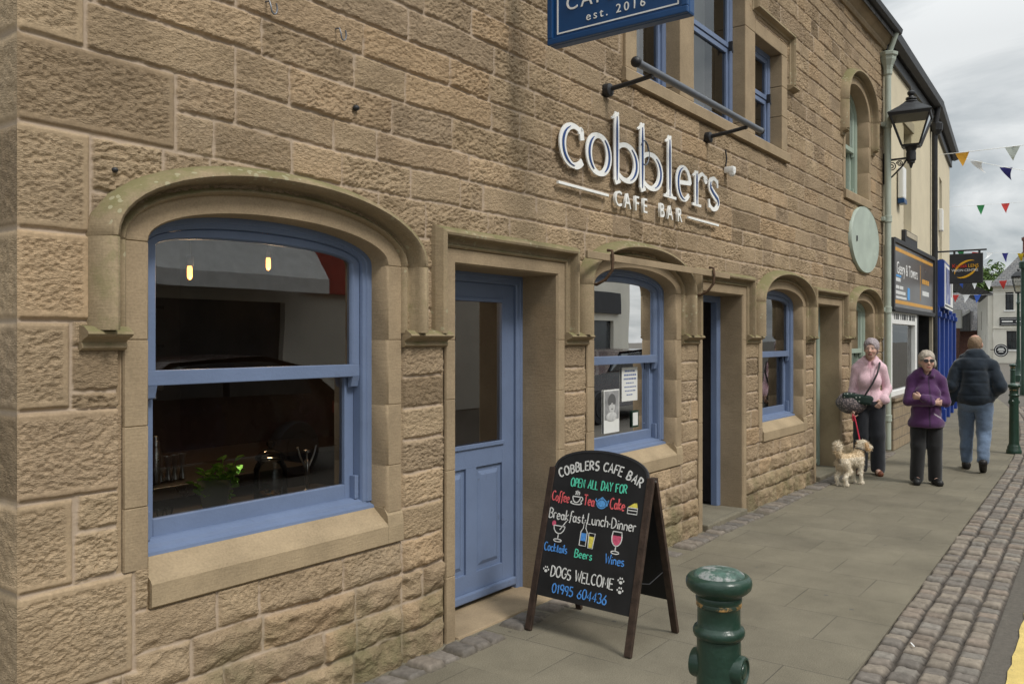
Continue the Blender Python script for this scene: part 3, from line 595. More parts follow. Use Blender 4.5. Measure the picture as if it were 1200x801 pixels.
def sash_window(xl, xr, z0, zs, rise, paint, depth, split, with_lower=True):
    A = lambda o, zz: path_arch(xl, xr, zz, zs, rise, o)
    fr = sweep(lambda o: A(o, z0+.03), [(.004, depth), (-.028, depth), (-.033, depth+.008), (-.054, depth+.008), (-.058, depth+.02), (-.058, depth+.10), (-.03, depth+.10)])
    win = obj('window', fr.me('window'), M[paint], cafe)
    y1 = depth+.026
    us = sweep(lambda o: A(o, split+.03), [(-.0595, y1), (-.064, y1-.003), (-.100, y1-.003), (-.106, y1+.004), (-.110, y1+.014), (-.110, y1+.034), (-.0595, y1+.034)])
    us.box(xl+.06, xr-.06, y1-.004, y1+.034, split-.03, split+.03, .004)
    for sx in (xl+.062, xr-.062-.045): us.prism([(y1-.006, split-.03), (y1+.03, split-.03), (y1+.03, split-.085), (y1+.008, split-.078), (y1+.002, split-.055)], 'x', sx, sx+.045)
    sub('upper_sash', us, M[paint], win)
    ls = MB(); y2 = depth+.068
    for sx in (xl+.0595, xr-.0595-.058): ls.box(sx, sx+.058, y2, y2+.036, z0+.045, split-.001, .004)
    ls.box(xl+.1175, xr-.1175, y2-.001, y2+.036, z0+.045, z0+.118, .004); ls.box(xl+.1175, xr-.1175, y2, y2+.036, split-.028, split+.01, .003)
    sub('lower_sash', ls, M[paint], win)
    ts = MB(); ts.prism([(depth+.10, z0+.052), (depth+.045, z0+.046), (depth+.012, z0+.034), (depth+.006, z0+.018), (depth-.018, z0+.010), (depth-.022, z0-.012), (depth+.10, z0-.012)], 'x', xl+.003, xr-.003)
    ts.box(xl+.06, xl+.085, depth+.03, depth+.067, z0+.045, z0+.16, .003); ts.box(xr-.085, xr-.06, depth+.03, depth+.067, z0+.045, z0+.16, .003)
    sub('timber_sill', ts, M[paint], win)
    up = [(x, z) for x, z, _ in path_arch(xl, xr, split, zs, rise, -.105)]
    b = MB(); b.add([(x, y1+.02, z) for x, z in up], [tuple(range(len(up)))]); obj('pane', b.me('pane'), M['glass'], win, local=True)
    b = MB(); b.add([(xl+.11, y2+.02, z0+.1), (xr-.11, y2+.02, z0+.1), (xr-.11, y2+.02, split), (xl+.11, y2+.02, split)], [(0, 1, 2, 3)]); obj('pane', b.me('pane'), M['glass'], win, local=True)
    return win
for xl, xr, paint in ARCH:
    jn = (1.0, 1.30, 1.62, 1.985)
    obj('window_surround', sweep(lambda o: path_arch(xl, xr, ZSILL-.02, ZS, RISE, o, jn), SURR).me('window_surround', True, 40), M['ashlar'], cafe)
    obj('hood_mould', sweep(lambda o: path_arch(xl, xr, 1.655, ZS, RISE, o, (1.985,)), HOOD).me('hood_mould', True, 50), M['mould'], cafe)
    b = MB(); b.prism([(.14, .80), (.10, .795), (-.002, .718), (-.010, .706), (-.010, .622), (-.002, .615), (.14, .615)], 'x', xl+.001, xr-.004)
    b.prism([(.15, .80), (.02, .79), (-.004, .755), (-.0105, .70), (-.0105, .622), (-.002, .615), (.15, .615)], 'x', xr-.003, xr+.105); pass
    obj('window_sill', b.me('window_sill'), M['sill'], cafe)
    sash_window(xl, xr, ZSILL, ZS, RISE, paint, .11, 1.47)
ops = sorted([(a[0], a[1], 'w') for a in ARCH]+[(d_[0], d_[1], 'd') for d_ in DOORS])
def label_stop(x0, x1):
    b = MB(); P = [(.01, 1.672), (-.030, 1.668), (-.060, 1.650), (-.064, 1.641), (-.054, 1.632), (-.026, 1.622), (-.014, 1.612), (-.020, 1.600), (-.020, 1.592), (-.008, 1.584), (.01, 1.582)]
    b.prism(P, 'x', x0, x1); obj('label_stop', b.me('label_stop'), M['mould'], cafe)
for i, (a, b_, k) in enumerate(ops):
    o_in = lambda q: .105 if q == 'w' else .085
    if i == 0: label_stop(a-.265, a-.10)
    if i < len(ops)-1: label_stop(b_+o_in(k), ops[i+1][0]-o_in(ops[i+1][2]))
    else: label_stop(b_+.10, b_+.30)
def cafe_door(xl, xr, paint, dep, zstep, is_open=False):
    jn = (.35, .92, 1.30, 1.62)
    obj('door_surround', sweep(lambda o: path_rect(xl, xr, -.06, 2.03, o, jn), SURRD(dep)).me('door_surround'), M['reveal'], cafe)
    obj('hood_mould', sweep(lambda o: path_rect(xl, xr, 1.655, 2.03, o), HOODR).me('hood_mould'), M['mould'], cafe)
    st = MB(); st.box(xl+.003, xr-.003, -.02 if zstep < .04 else -.05, dep+.2, -.06, zstep+.006 if zstep else .012, .012); obj('door_step', st.me('door_step'), M['reveal'] if zstep < .04 else M['paving'], cafe)
    fr = sweep(lambda o: path_rect(xl, xr, zstep+.008, 2.03, o), [(.002, dep), (-.022, dep), (-.026, dep+.006), (-.050, dep+.006), (-.058, dep+.014), (-.058, dep+.07), (0, dep+.07)])
    zl, zt = zstep+.03, 1.97
    x0, x1 = xl+.061, xr-.061; y0 = dep+.028
    b = MB()
    gz0, gz1 = zl+.95, zt-.11; st_ = .125
    b.box(x0, x0+st_, y0, y0+.045, zl, zt, .003); b.box(x1-st_, x1, y0, y0+.045, zl, zt, .003)
    b.box(x0+st_, x1-st_, y0, y0+.045, gz1, zt, .002); b.box(x0+st_, x1-st_, y0, y0+.045, gz0-.14, gz0, .002); b.box(x0+st_, x1-st_, y0, y0+.045, zl, zl+.17, .002)
    xm = (x0+x1)/2; b.box(xm-.05, xm+.05, y0, y0+.045, zl+.17, gz0-.14, .002)
    for a, c in ((x0+st_, xm-.05), (xm+.05, x1-st_)):   # raised and fielded panels
        z0_, z1_ = zl+.17, gz0-.14; b.box(a, c, y0+.016, y0+.035, z0_, z1_)
        i1, i2 = .03, .055
        v = [(a+i1, y0+.0155, z0_+i1), (c-i1, y0+.0155, z0_+i1), (c-i1, y0+.0155, z1_-i1), (a+i1, y0+.0155, z1_-i1), (a+i2, y0+.004, z0_+i2), (c-i2, y0+.004, z0_+i2), (c-i2, y0+.004, z1_-i2), (a+i2, y0+.004, z1_-i2)]
        b.add(v, [(4, 5, 6, 7), (0, 1, 5, 4), (1, 2, 6, 5), (2, 3, 7, 6), (3, 0, 4, 7)])
    # glazing bead and weather bar
    for q in ((x0+st_-.012, x1-st_+.012, gz0-.022, gz0+.004), (x0+st_-.012, x1-st_+.012, gz1-.004, gz1+.018)): b.box(q[0], q[1], y0-.012, y0-.001, q[2], q[3], .003)
    b.box(x0+.01, x1-.01, y0-.03, y0-.001, zl+.012, zl+.062, .01)
    sw_ = (lambda q: q) if not is_open else (lambda q: q.xf(Matrix.Translation((x0, y0+.045, 0))@Matrix.Rotation(R(38), 4, 'Z')@Matrix.Translation((-x0, -y0-.045, 0))))
    dr = obj('door', sw_(b).me('door'), M[paint], cafe)
    obj('door_frame', fr.me('door_frame'), M[paint], dr, local=True)
    p = MB(); p.add([(x0+st_, y0+.02, gz0), (x1-st_, y0+.02, gz0), (x1-st_, y0+.02, gz1), (x0+st_, y0+.02, gz1)], [(0, 1, 2, 3)]); obj('pane', sw_(p).me('pane'), M['glass'], dr, local=True)
    h = MB(); h.tube([(x0+.06, y0-.04, zl+.98), (x0+.06, y0, zl+.98)], .012); h.tube([(x0+.06, y0-.04, zl+.98), (x0+.17, y0-.045, zl+.98)], .009); h.box(x0+.04, x0+.08, y0-.004, y0-.0005, zl+.88, zl+1.05); obj('handle', sw_(h).me('handle'), M['steel'], dr, local=True)
for i_, d_ in enumerate(DOORS): cafe_door(*d_, is_open=(i_ == 1))

# --- first floor triple window
b = MB(); yb, yf = .30, -.006
def blk(x0, x1, z0, z1, y=yf): b.box(x0, x1, y, yb, z0, z1, .008)
for a, c in ((5.43, 5.598), (8.762, 8.93)):
    for z0, z1 in ((3.585, 3.93), (3.933, 4.24), (4.243, 4.568)): blk(a, c, z0, z1)
for a, c in ((6.332, 6.598), (7.742, 7.998)):
    for z0, z1 in ((3.585, 3.66), (3.663, 4.568)): blk(a, c, z0, z1)
blk(5.43, 6.33, 4.571, 4.70); blk(8.0, 8.93, 4.571, 4.70); blk(6.332, 6.598, 4.571, 5.06); blk(7.742, 7.998, 4.571, 5.06); blk(6.332, 7.998, 5.063, 5.20)
obj('window_surround', b.me('window_surround'), M['ashlar'], cafe)
b = MB(); b.prism([(.3, 3.582), (-.02, 3.575), (-.035, 3.56), (-.035, 3.475), (.02, 3.47), (.3, 3.47)], 'x', 5.38, 8.95); obj('window_sill', b.me('window_sill'), M['ashlar'], cafe)
pts = [(5.36, 4.3), (5.36, 4.78), (6.40, 4.78), (6.40, 5.28), (7.93, 5.28), (7.93, 4.78), (9.0, 4.78), (9.0, 4.3)]
obj('hood_mould', sweep(lambda o: path_poly(pts, o), [(-.02, .01), (-.015, -.012), (0, -.02), (.01, -.05), (.02, -.066), (.045, -.06), (.065, -.02), (.07, .02)]).me('hood_mould'), M['mould'], cafe)
for x in (5.30, 9.0):
    b = MB(); b.prism([(.01, 4.30), (-.06, 4.285), (-.07, 4.27), (-.03, 4.25), (.01, 4.24)], 'x', x-.06, x+.14); obj('label_stop', b.me('label_stop'), M['mould'], cafe)
def casement(xl, xr, z0, z1, paint, y, split):
    fr = sweep(lambda o: path_rect(xl, xr, z0+.001, z1, o), [(.003, y), (-.045, y), (-.05, y+.01), (-.05, y+.06), (0, y+.06)])
    fr.box(xl+.05, xr-.05, y+.001, y+.06, z0+.001, z0+.06, .004)
    win = obj('window', fr.me('window'), M[paint], cafe)
    for za, zc, yy, nm in ((split+.003, z1-.052, y+.012, 'upper_sash'), (z0+.062, split-.003, y+.022, 'lower_sash')):
        s_ = MB(); t_ = .045
        s_.box(xl+.051, xl+.051+t_, yy, yy+.04, za, zc, .004); s_.box(xr-.051-t_, xr-.051, yy, yy+.04, za, zc, .004)
        s_.box(xl+.051+t_, xr-.051-t_, yy, yy+.04, za, za+t_, .004); s_.box(xl+.051+t_, xr-.051-t_, yy, yy+.04, zc-t_, zc, .004)
        so = sub(nm, s_, M[paint], win)
        p = MB(); p.add([(xl+.09, yy+.02, za+.04), (xr-.09, yy+.02, za+.04), (xr-.09, yy+.02, zc-.04), (xl+.09, yy+.02, zc-.04)], [(0, 1, 2, 3)]); obj('pane', p.me('pane'), M['glass'], win, local=True)
    c = MB(); c.box(xr-.075, xr-.06, y-.03, y+.012, split-.03, split+.06, .004); c.tube([(xr-.068, y-.02, split+.05), (xr-.068, y-.03, split-.05)], .008); obj('latch', c.me('latch'), M['black'], win, local=True)
    bl = MB(); bl.box(xl+.06, xl+(xr-xl)*.66, y+.11, y+.12, z0+.02, z1-.02); obj('blind', bl.me('blind'), M['blindw'], win, local=True)
M['blindw'] = mat('pale_blind_cloth', (.62, .63, .62), .9, var=.05)
casement(5.60, 6.33, 3.582, 4.57, 'blue', .12, 4.22); casement(6.60, 7.74, 3.582, 5.06, 'blue', .12, 4.36); casement(8.0, 8.76, 3.582, 4.57, 'blue', .12, 4.10)
# --- first floor arched window
xl, xr, z0, zs, rise = UARCH
obj('window_surround', sweep(lambda o: path_arch(xl, xr, z0, zs, rise, o, (3.9, 4.25, 4.595)), [(0, .26), (0, .012), (.012, -.004), (.098, -.004), (.102, .006)]).me('window_surround', True, 40), M['ashlar'], cafe)
obj('hood_mould', sweep(lambda o: path_arch(xl, xr, 4.24, zs, rise, o, (4.595,)), HOOD).me('hood_mould', True, 50), M['mould'], cafe)
for x in (xl-.24, xr+.10):
    b = MB(); b.prism([(.01, 4.25), (-.07, 4.235), (-.078, 4.22), (-.03, 4.20), (-.02, 4.16), (.01, 4.15)], 'x', x, x+.14); obj('label_stop', b.me('label_stop'), M['mould'], cafe)
b = MB(); b.prism([(.26, 3.53), (-.02, 3.515), (-.03, 3.50), (-.03, 3.405), (.02, 3.40), (.26, 3.40)], 'x', xl-.08, xr+.08); obj('window_sill', b.me('window_sill'), M['ashlar'], cafe)
sash_window(xl, xr, z0+.012, zs, rise, 'sage', .15, 4.2)
# --- inside: ground floor room and the floor above, plain plaster
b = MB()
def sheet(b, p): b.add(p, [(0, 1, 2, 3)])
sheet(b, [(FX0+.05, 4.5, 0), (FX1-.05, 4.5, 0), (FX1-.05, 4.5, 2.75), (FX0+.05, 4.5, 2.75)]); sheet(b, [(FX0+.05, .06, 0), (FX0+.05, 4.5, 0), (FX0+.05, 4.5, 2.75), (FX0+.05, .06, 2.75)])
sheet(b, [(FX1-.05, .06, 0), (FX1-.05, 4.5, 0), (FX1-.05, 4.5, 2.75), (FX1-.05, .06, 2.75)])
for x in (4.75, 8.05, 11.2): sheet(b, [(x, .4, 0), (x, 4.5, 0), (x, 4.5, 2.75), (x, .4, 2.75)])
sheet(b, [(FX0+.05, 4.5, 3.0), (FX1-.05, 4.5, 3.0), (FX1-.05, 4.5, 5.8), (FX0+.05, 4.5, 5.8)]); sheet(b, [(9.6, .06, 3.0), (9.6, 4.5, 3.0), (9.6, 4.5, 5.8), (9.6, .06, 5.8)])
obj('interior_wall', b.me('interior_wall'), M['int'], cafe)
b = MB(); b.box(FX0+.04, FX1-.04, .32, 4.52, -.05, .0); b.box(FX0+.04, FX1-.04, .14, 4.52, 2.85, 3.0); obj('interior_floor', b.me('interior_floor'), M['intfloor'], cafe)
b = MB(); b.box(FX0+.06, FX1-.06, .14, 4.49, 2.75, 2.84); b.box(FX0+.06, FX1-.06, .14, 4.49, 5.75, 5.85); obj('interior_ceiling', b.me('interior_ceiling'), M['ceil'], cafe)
# --- rainwater pipe at the end of the front
px_, py_ = 13.05, -.075
b = MB(); b.tube([(px_, py_, .05), (px_, py_, 5.42)], .046, 16)
for z in (.5, 2.05, 3.35, 4.7): b.lathe([(.047, -.05), (.056, -.045), (.058, -.02), (.053, 0), (.058, .02), (.056, .045), (.047, .05)], 16, (px_, py_, z)); b.box(px_-.09, px_+.09, py_+.02, .0, z-.03, z+.03, .006)
dp = obj('drainpipe', b.me('drainpipe', True, 40), M['pipe'], cafe)
b = MB(); b.lathe([(.048, -.26), (.062, -.24), (.062, -.18), (.075, -.12), (.11, -.04), (.115, .0), (.135, .02), (.14, .06), (.125, .07), (.115, .05)], 8, (px_, py_, 5.66)); b.tube([(px_, py_, 5.66), (px_, -.19, 5.99)], .035, 10)
obj('hopper', b.me('hopper'), M['pipe'], dp, local=True)
# ------------------------------------------------------------------ strokes and lettering
def arc(cx, cy, rx, ry, a0, a1, n=14): return [(cx+rx*math.cos(R(a0+(a1-a0)*i/n)), cy+ry*math.sin(R(a0+(a1-a0)*i/n))) for i in range(n+1)]
def ribbon(b, pts, w, y0, y1, mi=0):
    """flat stroke with width, lying in x-z between depth y0 (front) and y1; pts (x,z)"""
    n = len(pts); ws = w if isinstance(w, (list, tuple)) else [w]*n
    L_, R_ = [], []
    for i, p in enumerate(pts):
        a = pts[max(i-1, 0)]; c = pts[min(i+1, n-1)]; dx, dz = c[0]-a[0], c[1]-a[1]; l = math.hypot(dx, dz) or 1
        nx, nz = -dz/l*ws[i]/2, dx/l*ws[i]/2; L_.append((p[0]+nx, p[1]+nz)); R_.append((p[0]-nx, p[1]-nz))
    v = [(x, y0, z) for x, z in L_]+[(x, y0, z) for x, z in R_]+[(x, y1, z) for x, z in L_]+[(x, y1, z) for x, z in R_]
    f = []
    for i in range(n-1):
        f += [(i, i+1, n+i+1, n+i), (i, 2*n+i, 2*n+i+1, i+1), (n+i, n+i+1, 3*n+i+1, 3*n+i)]
    f += [(0, n, 3*n, 2*n), (n-1, 3*n-1, 4*n-1, 2*n-1)]
    b.add(v, f, mi)
def text_obj(name, s, size, m, parent=None, loc=(0, 0, 0), rot=(90, 0, 0), ext=.002, align='LEFT', sx=1.0, space=1.0, local=False, shear=0.0):
    c = bpy.data.curves.new(name, 'FONT'); c.body = s; c.size = size; c.extrude = ext; c.align_x = align; c.space_character = space; c.resolution_u = 4; c.shear = shear
    tmp = bpy.data.objects.new('text_tmp', c); C.objects.link(tmp)
    me = bpy.data.meshes.new_from_object(tmp.evaluated_get(bpy.context.evaluated_depsgraph_get())); me.name = name; bpy.data.objects.remove(tmp); bpy.data.curves.remove(c)
    o = bpy.data.objects.new(name, me); C.objects.link(o); me.materials.clear(); me.materials.append(m); o.rotation_euler = tuple(R(a) for a in rot); o.scale = (sx, 1, 1); o.location = loc
    if parent is not None:
        o.parent = parent
        if not local and parent.parent is None: o.location = Vector(loc)-Vector(parent.location)
    return o
# --- raised letters on the front
YL = -.038
ws_ = thing('wall_lettering', 'white raised serif cafe name with blue inlay fixed to the stone wall', 'sign', (5.77, 0, 2.55))
base = 2.735
def letter(strokes):
    """strokes: list of (points, widths, inlay?)"""
    b = MB(); inl = MB(); k = 0
    for pts, w, il in strokes:
        ribbon(b, pts, w, YL-.0007*k, YL+.010); k += 1
        if il:
            wi = w if isinstance(w, (list, tuple)) else [w]*len(pts); a, c = il
            sel = [(p, q) for i, (p, q) in enumerate(zip(pts, wi)) if a <= i/(len(pts)-1) <= c]
            m_ = len(sel); ribbon(inl, [s[0] for s in sel], [max(.004, s[1]*.27*min(1, 3.5*min(i, m_-1-i)/m_+.12)) for i, s in enumerate(sel)], YL-.006, YL-.001)
    o = obj('letter', b.me('letter'), M['offwhite'], ws_)
    if inl.v: obj('inlay', inl.me('inlay'), M['inlay'], o, local=True)
def lerpw(n, f): return [f(i/n) for i in range(n+1)]
def bowl_w(a0, a1, n, thin, thick): return [thin+(thick-thin)*abs(math.cos(R(a0+(a1-a0)*i/n)))**1.6 for i in range(n+1)]
TK, TN = .075, .034; XH = .275
def L_c(x0, x1):
    cx, cy, rx, ry = x0+(x1-x0)*.56, base+XH/2, (x1-x0)*.56-TK/2, XH/2-.01
    letter([(arc(cx, cy, rx, ry, 48, 318, 34), [TN+(TK-TN)*max(0, -math.cos(R(48+270*i/34)))**1.2+.012*(i > 28) for i in range(35)], (.22, .85)), (arc(cx+rx*.62, cy+ry*.68, .012, .03, 0, 180, 6), .045, None), ([(cx+rx*.72, cy+ry*.42), (cx+rx*.62, cy+ry*.86)], [.05, .045], None)])
def L_o(x0, x1):
    cx, cy, rx, ry = (x0+x1)/2, base+XH/2, (x1-x0)/2-TK/2, XH/2-.01
    letter([(arc(cx, cy, rx, ry, 95, 455, 48), bowl_w(95, 455, 48, TN, TK), None)])
    o = [ch for ch in ws_.children if ch.name.startswith('letter')][-1]; inl = MB()
    for a in (122, 302): n = 20; ribbon(inl, arc(cx, cy, rx, ry, a, a+116, n), [max(.003, .020*math.sin(math.pi*i/n)**.6) for i in range(n+1)], YL-.006, YL-.001)
    obj('inlay', inl.me('inlay'), M['inlay'], o, local=True)
def stem(x, top, il=True): return ([(x, base+.0), (x, base+.1), (x, base+.2), (x, top-.1), (x, top-.03), (x+.004, top)], [TK*.98]*4+[TK*.9, TK*.6], (0.0, .82) if il else None)
def L_b(x0, x1):
    top = base+.475; xs_ = x0+.05; cx = xs_+(x1-xs_)*.40; cy, rx, ry = base+XH/2+.005, x1-cx-TK/2, XH/2-.012
    letter([stem(xs_, top), ([(xs_-.07, top-.055), (xs_-.02, top-.03), (xs_+.03, top+.0)], [.012, .026, .016], None),
            (arc(cx, cy, rx, ry, 138, -128, 30), [TN+(TK*1.05-TN)*max(0, math.cos(R(138-266*i/30)))**1.3 for i in range(31)], (.3, .78)), ([(xs_-.028, base+.012), (xs_-.012, base-.018), (xs_+.05, base+.0)], [.03, .03, .022], None)])
def L_l(x0, x1):
    top = base+.47; xs_ = (x0+x1)/2
    letter([stem(xs_, top), ([(xs_-.07, top-.055), (xs_-.02, top-.03), (xs_+.03, top)], [.012, .026, .016], None), ([(x0+.01, base-.002), (x1+.01, base-.002)], .022, None), ([(xs_-.055, base+.008), (xs_, base+.03), (xs_+.055, base+.008)], [.012, .05, .012], None)])
def L_e(x0, x1):
    cx, cy, rx, ry = (x0+x1)/2, base+XH/2, (x1-x0)/2-TN, XH/2-.01
    letter([(arc(cx, cy, rx, ry, 5, 322, 40), [TN+(TK-TN)*max(0, -math.cos(R(5+317*i/40)))**1.2+(.022*(1-i/8) if i < 8 else 0) for i in range(41)], (.3, .86)), ([(cx-rx*.8, cy-.0), (cx+rx*1.05, cy+.018)], TN, None)])
def L_r(x0, x1):
    xs_ = x0+.10; top = base+XH
    letter([([(xs_, base), (xs_, base+.1), (xs_, top-.06), (xs_, top-.02), (xs_+.004, top)], [TK*.95]*3+[TK*.85, TK*.6], (0, .75)), ([(xs_-.075, top-.045), (xs_-.02, top-.022), (xs_+.03, top)], [.012, .026, .016], None), ([(xs_-.08, base-.002), (xs_+.09, base-.002)], .022, None),
            ([(xs_+.02, top-.09), (xs_+.06, top-.03), (xs_+.11, top-.006), (xs_+.16, top-.02)], [.018, .026, .03, .03], None), (arc(x1-.035, top-.045, .018, .018, 0, 360, 12), .036, None)])
def L_s(x0, x1):
    cx = (x0+x1)/2; w = (x1-x0)/2-.03; h = XH
    P = arc(cx+.01, base+h*.73, w*.85, h*.245, 35, 200, 14)+[(cx-.012, base+h*.52), (cx+.045, base+h*.42)]+arc(cx, base+h*.25, w, h*.235, 30, -150, 14)
    n = len(P)-1; letter([(P, [TN+(TK-TN)*max(0, math.sin(math.pi*min(1, max(0, (i/n-.22)/.56))))**1.0 for i in range(n+1)], (.3, .7)), ([(P[0][0]+.012, P[0][1]-.04), (P[0][0]+.006, P[0][1]+.028)], [.022, .03], None), ([(P[-1][0]-.012, P[-1][1]+.045), (P[-1][0]-.006, P[-1][1]-.028)], [.022, .03], None)])
L_c(4.51, 4.82); L_o(4.83, 5.17); L_b(5.19, 5.565); L_b(5.57, 5.955); L_l(5.965, 6.18); L_e(6.19, 6.485); L_r(6.475, 6.79); L_s(6.80, 7.05)
for i, (ch, x) in enumerate(zip('CAFEBAR', (5.21, 5.345, 5.50, 5.625, 5.90, 6.03, 6.205))):
    text_obj('letter', ch, .155, M['offwhite'], ws_, (x, YL+.008, 2.558), ext=.01, sx=.98)
for x0, x1 in ((4.50, 5.13), (6.42, 7.04)):
    b = MB(); b.box(x0, x1, YL, YL+.018, 2.604, 2.622, .002); obj('rule', b.me('rule'), M['offwhite'], ws_)
# --- blue board hanging out over the street
sx0, sY0, sY1, sz = 4.0, -.30, -1.15, 3.27
hs = thing('hanging_sign', 'dark blue board with white edge line projecting over the pavement on a bracket', 'sign', (sx0, 0, sz))
b = MB(); b.box(sx0, sx0+.07, sY1, sY0, sz, sz+.85, .012); bo = obj('board', b.me('board'), M['navy'], hs)
b = MB()
for q in ((sY1, sY0, sz, sz+.035), (sY1, sY0, sz+.815, sz+.85), (sY1, sY1+.035, sz+.035, sz+.815), (sY0-.035, sY0, sz+.035, sz+.815)): b.box(sx0-.022, sx0-.001, q[0], q[1], q[2], q[3], .006)
obj('frame', b.me('frame'), M['navy'], bo, local=True)
b = MB()
for q in ((sY1+.055, sY0-.055, sz+.055, sz+.063), (sY1+.055, sY0-.055, sz+.787, sz+.795), (sY1+.055, sY1+.063, sz+.063, sz+.787), (sY0-.063, sY0-.055, sz+.063, sz+.787)): b.box(sx0-.004, sx0-.0008, *q)
obj('border_line', b.me('border_line'), M['white'], hs)
text_obj('lettering', 'CAFE BAR', .115, M['white'], hs, (sx0-.003, -.725, sz+.175), (90, 0, -90), align='CENTER', space=1.28)
text_obj('lettering', 'est. 2016', .066, M['white'], hs, (sx0-.003, -.725, sz+.092), (90, 0, -90), align='CENTER', space=1.45)
b = MB(); b.tube([(sx0+.035, .02, sz+.92), (sx0+.035, -1.2, sz+.92)], .018); b.box(sx0-.02, sx0+.09, -.02, .03, sz+.80, sz+1.0, .004)
for y in (sY0-.12, sY1+.12): b.tube([(sx0+.035, y, sz+.92), (sx0+.035, y, sz+.84)], .01)
obj('bracket', b.me('bracket'), M['black'], hs)
# --- trough light tube below the first floor window: two arms from the wall
A1 = (4.98, 3.42); A2 = (6.86, 3.375)
lt = thing('trough_light', 'long grey tube light on two black arms below the first floor window', 'wall light', (6.3, 0, 3.4))
b = MB(); ty, tz = -.36, 3.385
b.tube([(4.93, ty, tz+.03), (7.18, ty, tz+.03)], .026, 16); obj('tube', b.me('tube', True, 40), M['greytube'], lt)
b = MB(); b.ball((4.92, ty, tz+.03), (.036, .036, .036), 10); obj('end_cap', b.me('end_cap', True), M['black'], lt); b = MB(); b.ball((7.185, ty, tz+.03), (.02, .03, .03), 10); obj('end_cap', b.me('end_cap', True), M['black'], lt)
for x in (5.15, 6.86):
    b = MB(); b.tube([(x, .03, tz-.04), (x, -.2, tz-.02), (x, ty, tz+.0)], [.018, .016, .016], 10); b.lathe([(.02, -.05), (.045, -.04), (.048, 0), (.03, .03)], 14, (x, 0, tz-.04), 'y'); obj('arm', b.me('arm', True, 40), M['black'], lt)
# --- timber rail on two curled iron hooks across the second window head
rl = thing('awning_rail', 'thin stone coloured rail on curled iron hooks across the second window arch', 'rail', (5.9, 0, 2.2))
b = MB(); b.box(4.66, 7.0, -.155, -.135, 2.142, 2.19, .004); obj('rail', b.me('rail'), M['ashlar'], rl)
for x in (4.95, 6.62):
    b = MB(); b.tube([(x-.02, .0, 2.0), (x-.02, -.06, 1.99), (x-.01, -.12, 2.02), (x, -.165, 2.08), (x, -.172, 2.15), (x, -.165, 2.21), (x, -.13, 2.215)], .011, 8); obj('hook', b.me('hook', True, 60), M['rust'] if 'rust' in M else M.setdefault('rust', mat('rusty_iron', (.10, .06, .035), .8, .2, var=.4, vs=30)), rl)
# --- small fixings on the wall
def fixing(name, label, cat, mk, m, grp=None):
    b = MB(); mk(b); return tag(obj(name, b.me(name, True, 40), m), label, cat, grp)
for x, z, l in ((2.29, 3.02, 'small rusty hook in the stone wall above the big window, left one'), (2.68, 3.02, 'small rusty hook in the stone wall above the big window, right one')):
    fixing('wall_hook', l, 'hook', lambda b: b.tube([(x, .01, z+.03), (x, -.03, z+.025)]+[(x+.016-.016*math.cos(t), -.04, z+.0-.028*math.sin(t)) for t in [k*.5 for k in range(0, 9)]], .0036, 8), M['greytube'], 'hooks above the big window')
fixing('wall_anchor', 'small dark iron anchor in a stone block between the big window and lettering', 'anchor', lambda b: b.ball((2.80, -.012, 2.71), (.017, .016, .014), 8), M['black'])
fixing('wall_plug', 'small dark plug in the stone beside the big window hood, upper left', 'plug', lambda b: b.ball((1.63, -.006, 2.232), (.012, .012, .010), 8), M['black'])
b = MB(); b.tube([(5.60, -.01, 3.02)]+[(5.66+.07*math.cos(t), -.035, 3.0+.09*math.sin(t)) for t in [2.6-.35*k for k in range(14)]], .007, 8)
tag(obj('cable', b.me('cable', True, 60), M['greytube']), 'loop of pale grey cable between the two letters b on the wall', 'cable')
sn = thing('sensor', 'small white alarm sensor hanging on a short dark cable right of the lettering', 'sensor', (7.27, 0, 3.13))
b = MB(); b.box(7.235, 7.305, -.09, 0, 3.10, 3.16, .014); b.ball((7.27, -.06, 3.10), .032, 10); obj('housing', b.me('housing', True, 50), M['white'], sn)
b = MB(); b.tube([(7.25, -.012, 3.16), (7.255, -.02, 3.24), (7.245, -.012, 3.31)], .007, 8); obj('wire', b.me('wire'), M['black'], sn)
# --- oval verdigris panel
pl = thing('wall_plaque', 'big pale green oval panel on the stone wall above the last ground floor window', 'plaque', (12.0, 0, 2.5))
b = MB(); n = 48
b.add([(12.0+.70*math.cos(2*math.pi*i/n), y, 2.955+.43*math.sin(2*math.pi*i/n)) for y in (-.035, .0) for i in range(n)], [tuple(range(n))]+[(i, (i+1) % n, n+(i+1) % n, n+i) for i in range(n)])
obj('panel', b.me('panel'), M['patina'], pl)
b = MB(); v = []; 
for k, (e, y) in enumerate(((1.0, -.036), (1.006, -.038), (1.012, -.034), (1.012, .01))): v += [(12.0+.70*e*math.cos(2*math.pi*i/n), y, 2.955+(.43+.70*(e-1))*math.sin(2*math.pi*i/n)) for i in range(n)]
b.add(v, [(k*n+i, k*n+(i+1) % n, (k+1)*n+(i+1) % n, (k+1)*n+i) for k in range(3) for i in range(n)]); obj('rim', b.me('rim', True, 50), M['patina'], pl)
b = MB(); b.box(11.52, 11.56, -.045, -.0345, 2.90, 2.97, .003); obj('catch', b.me('catch'), M['black'], pl)

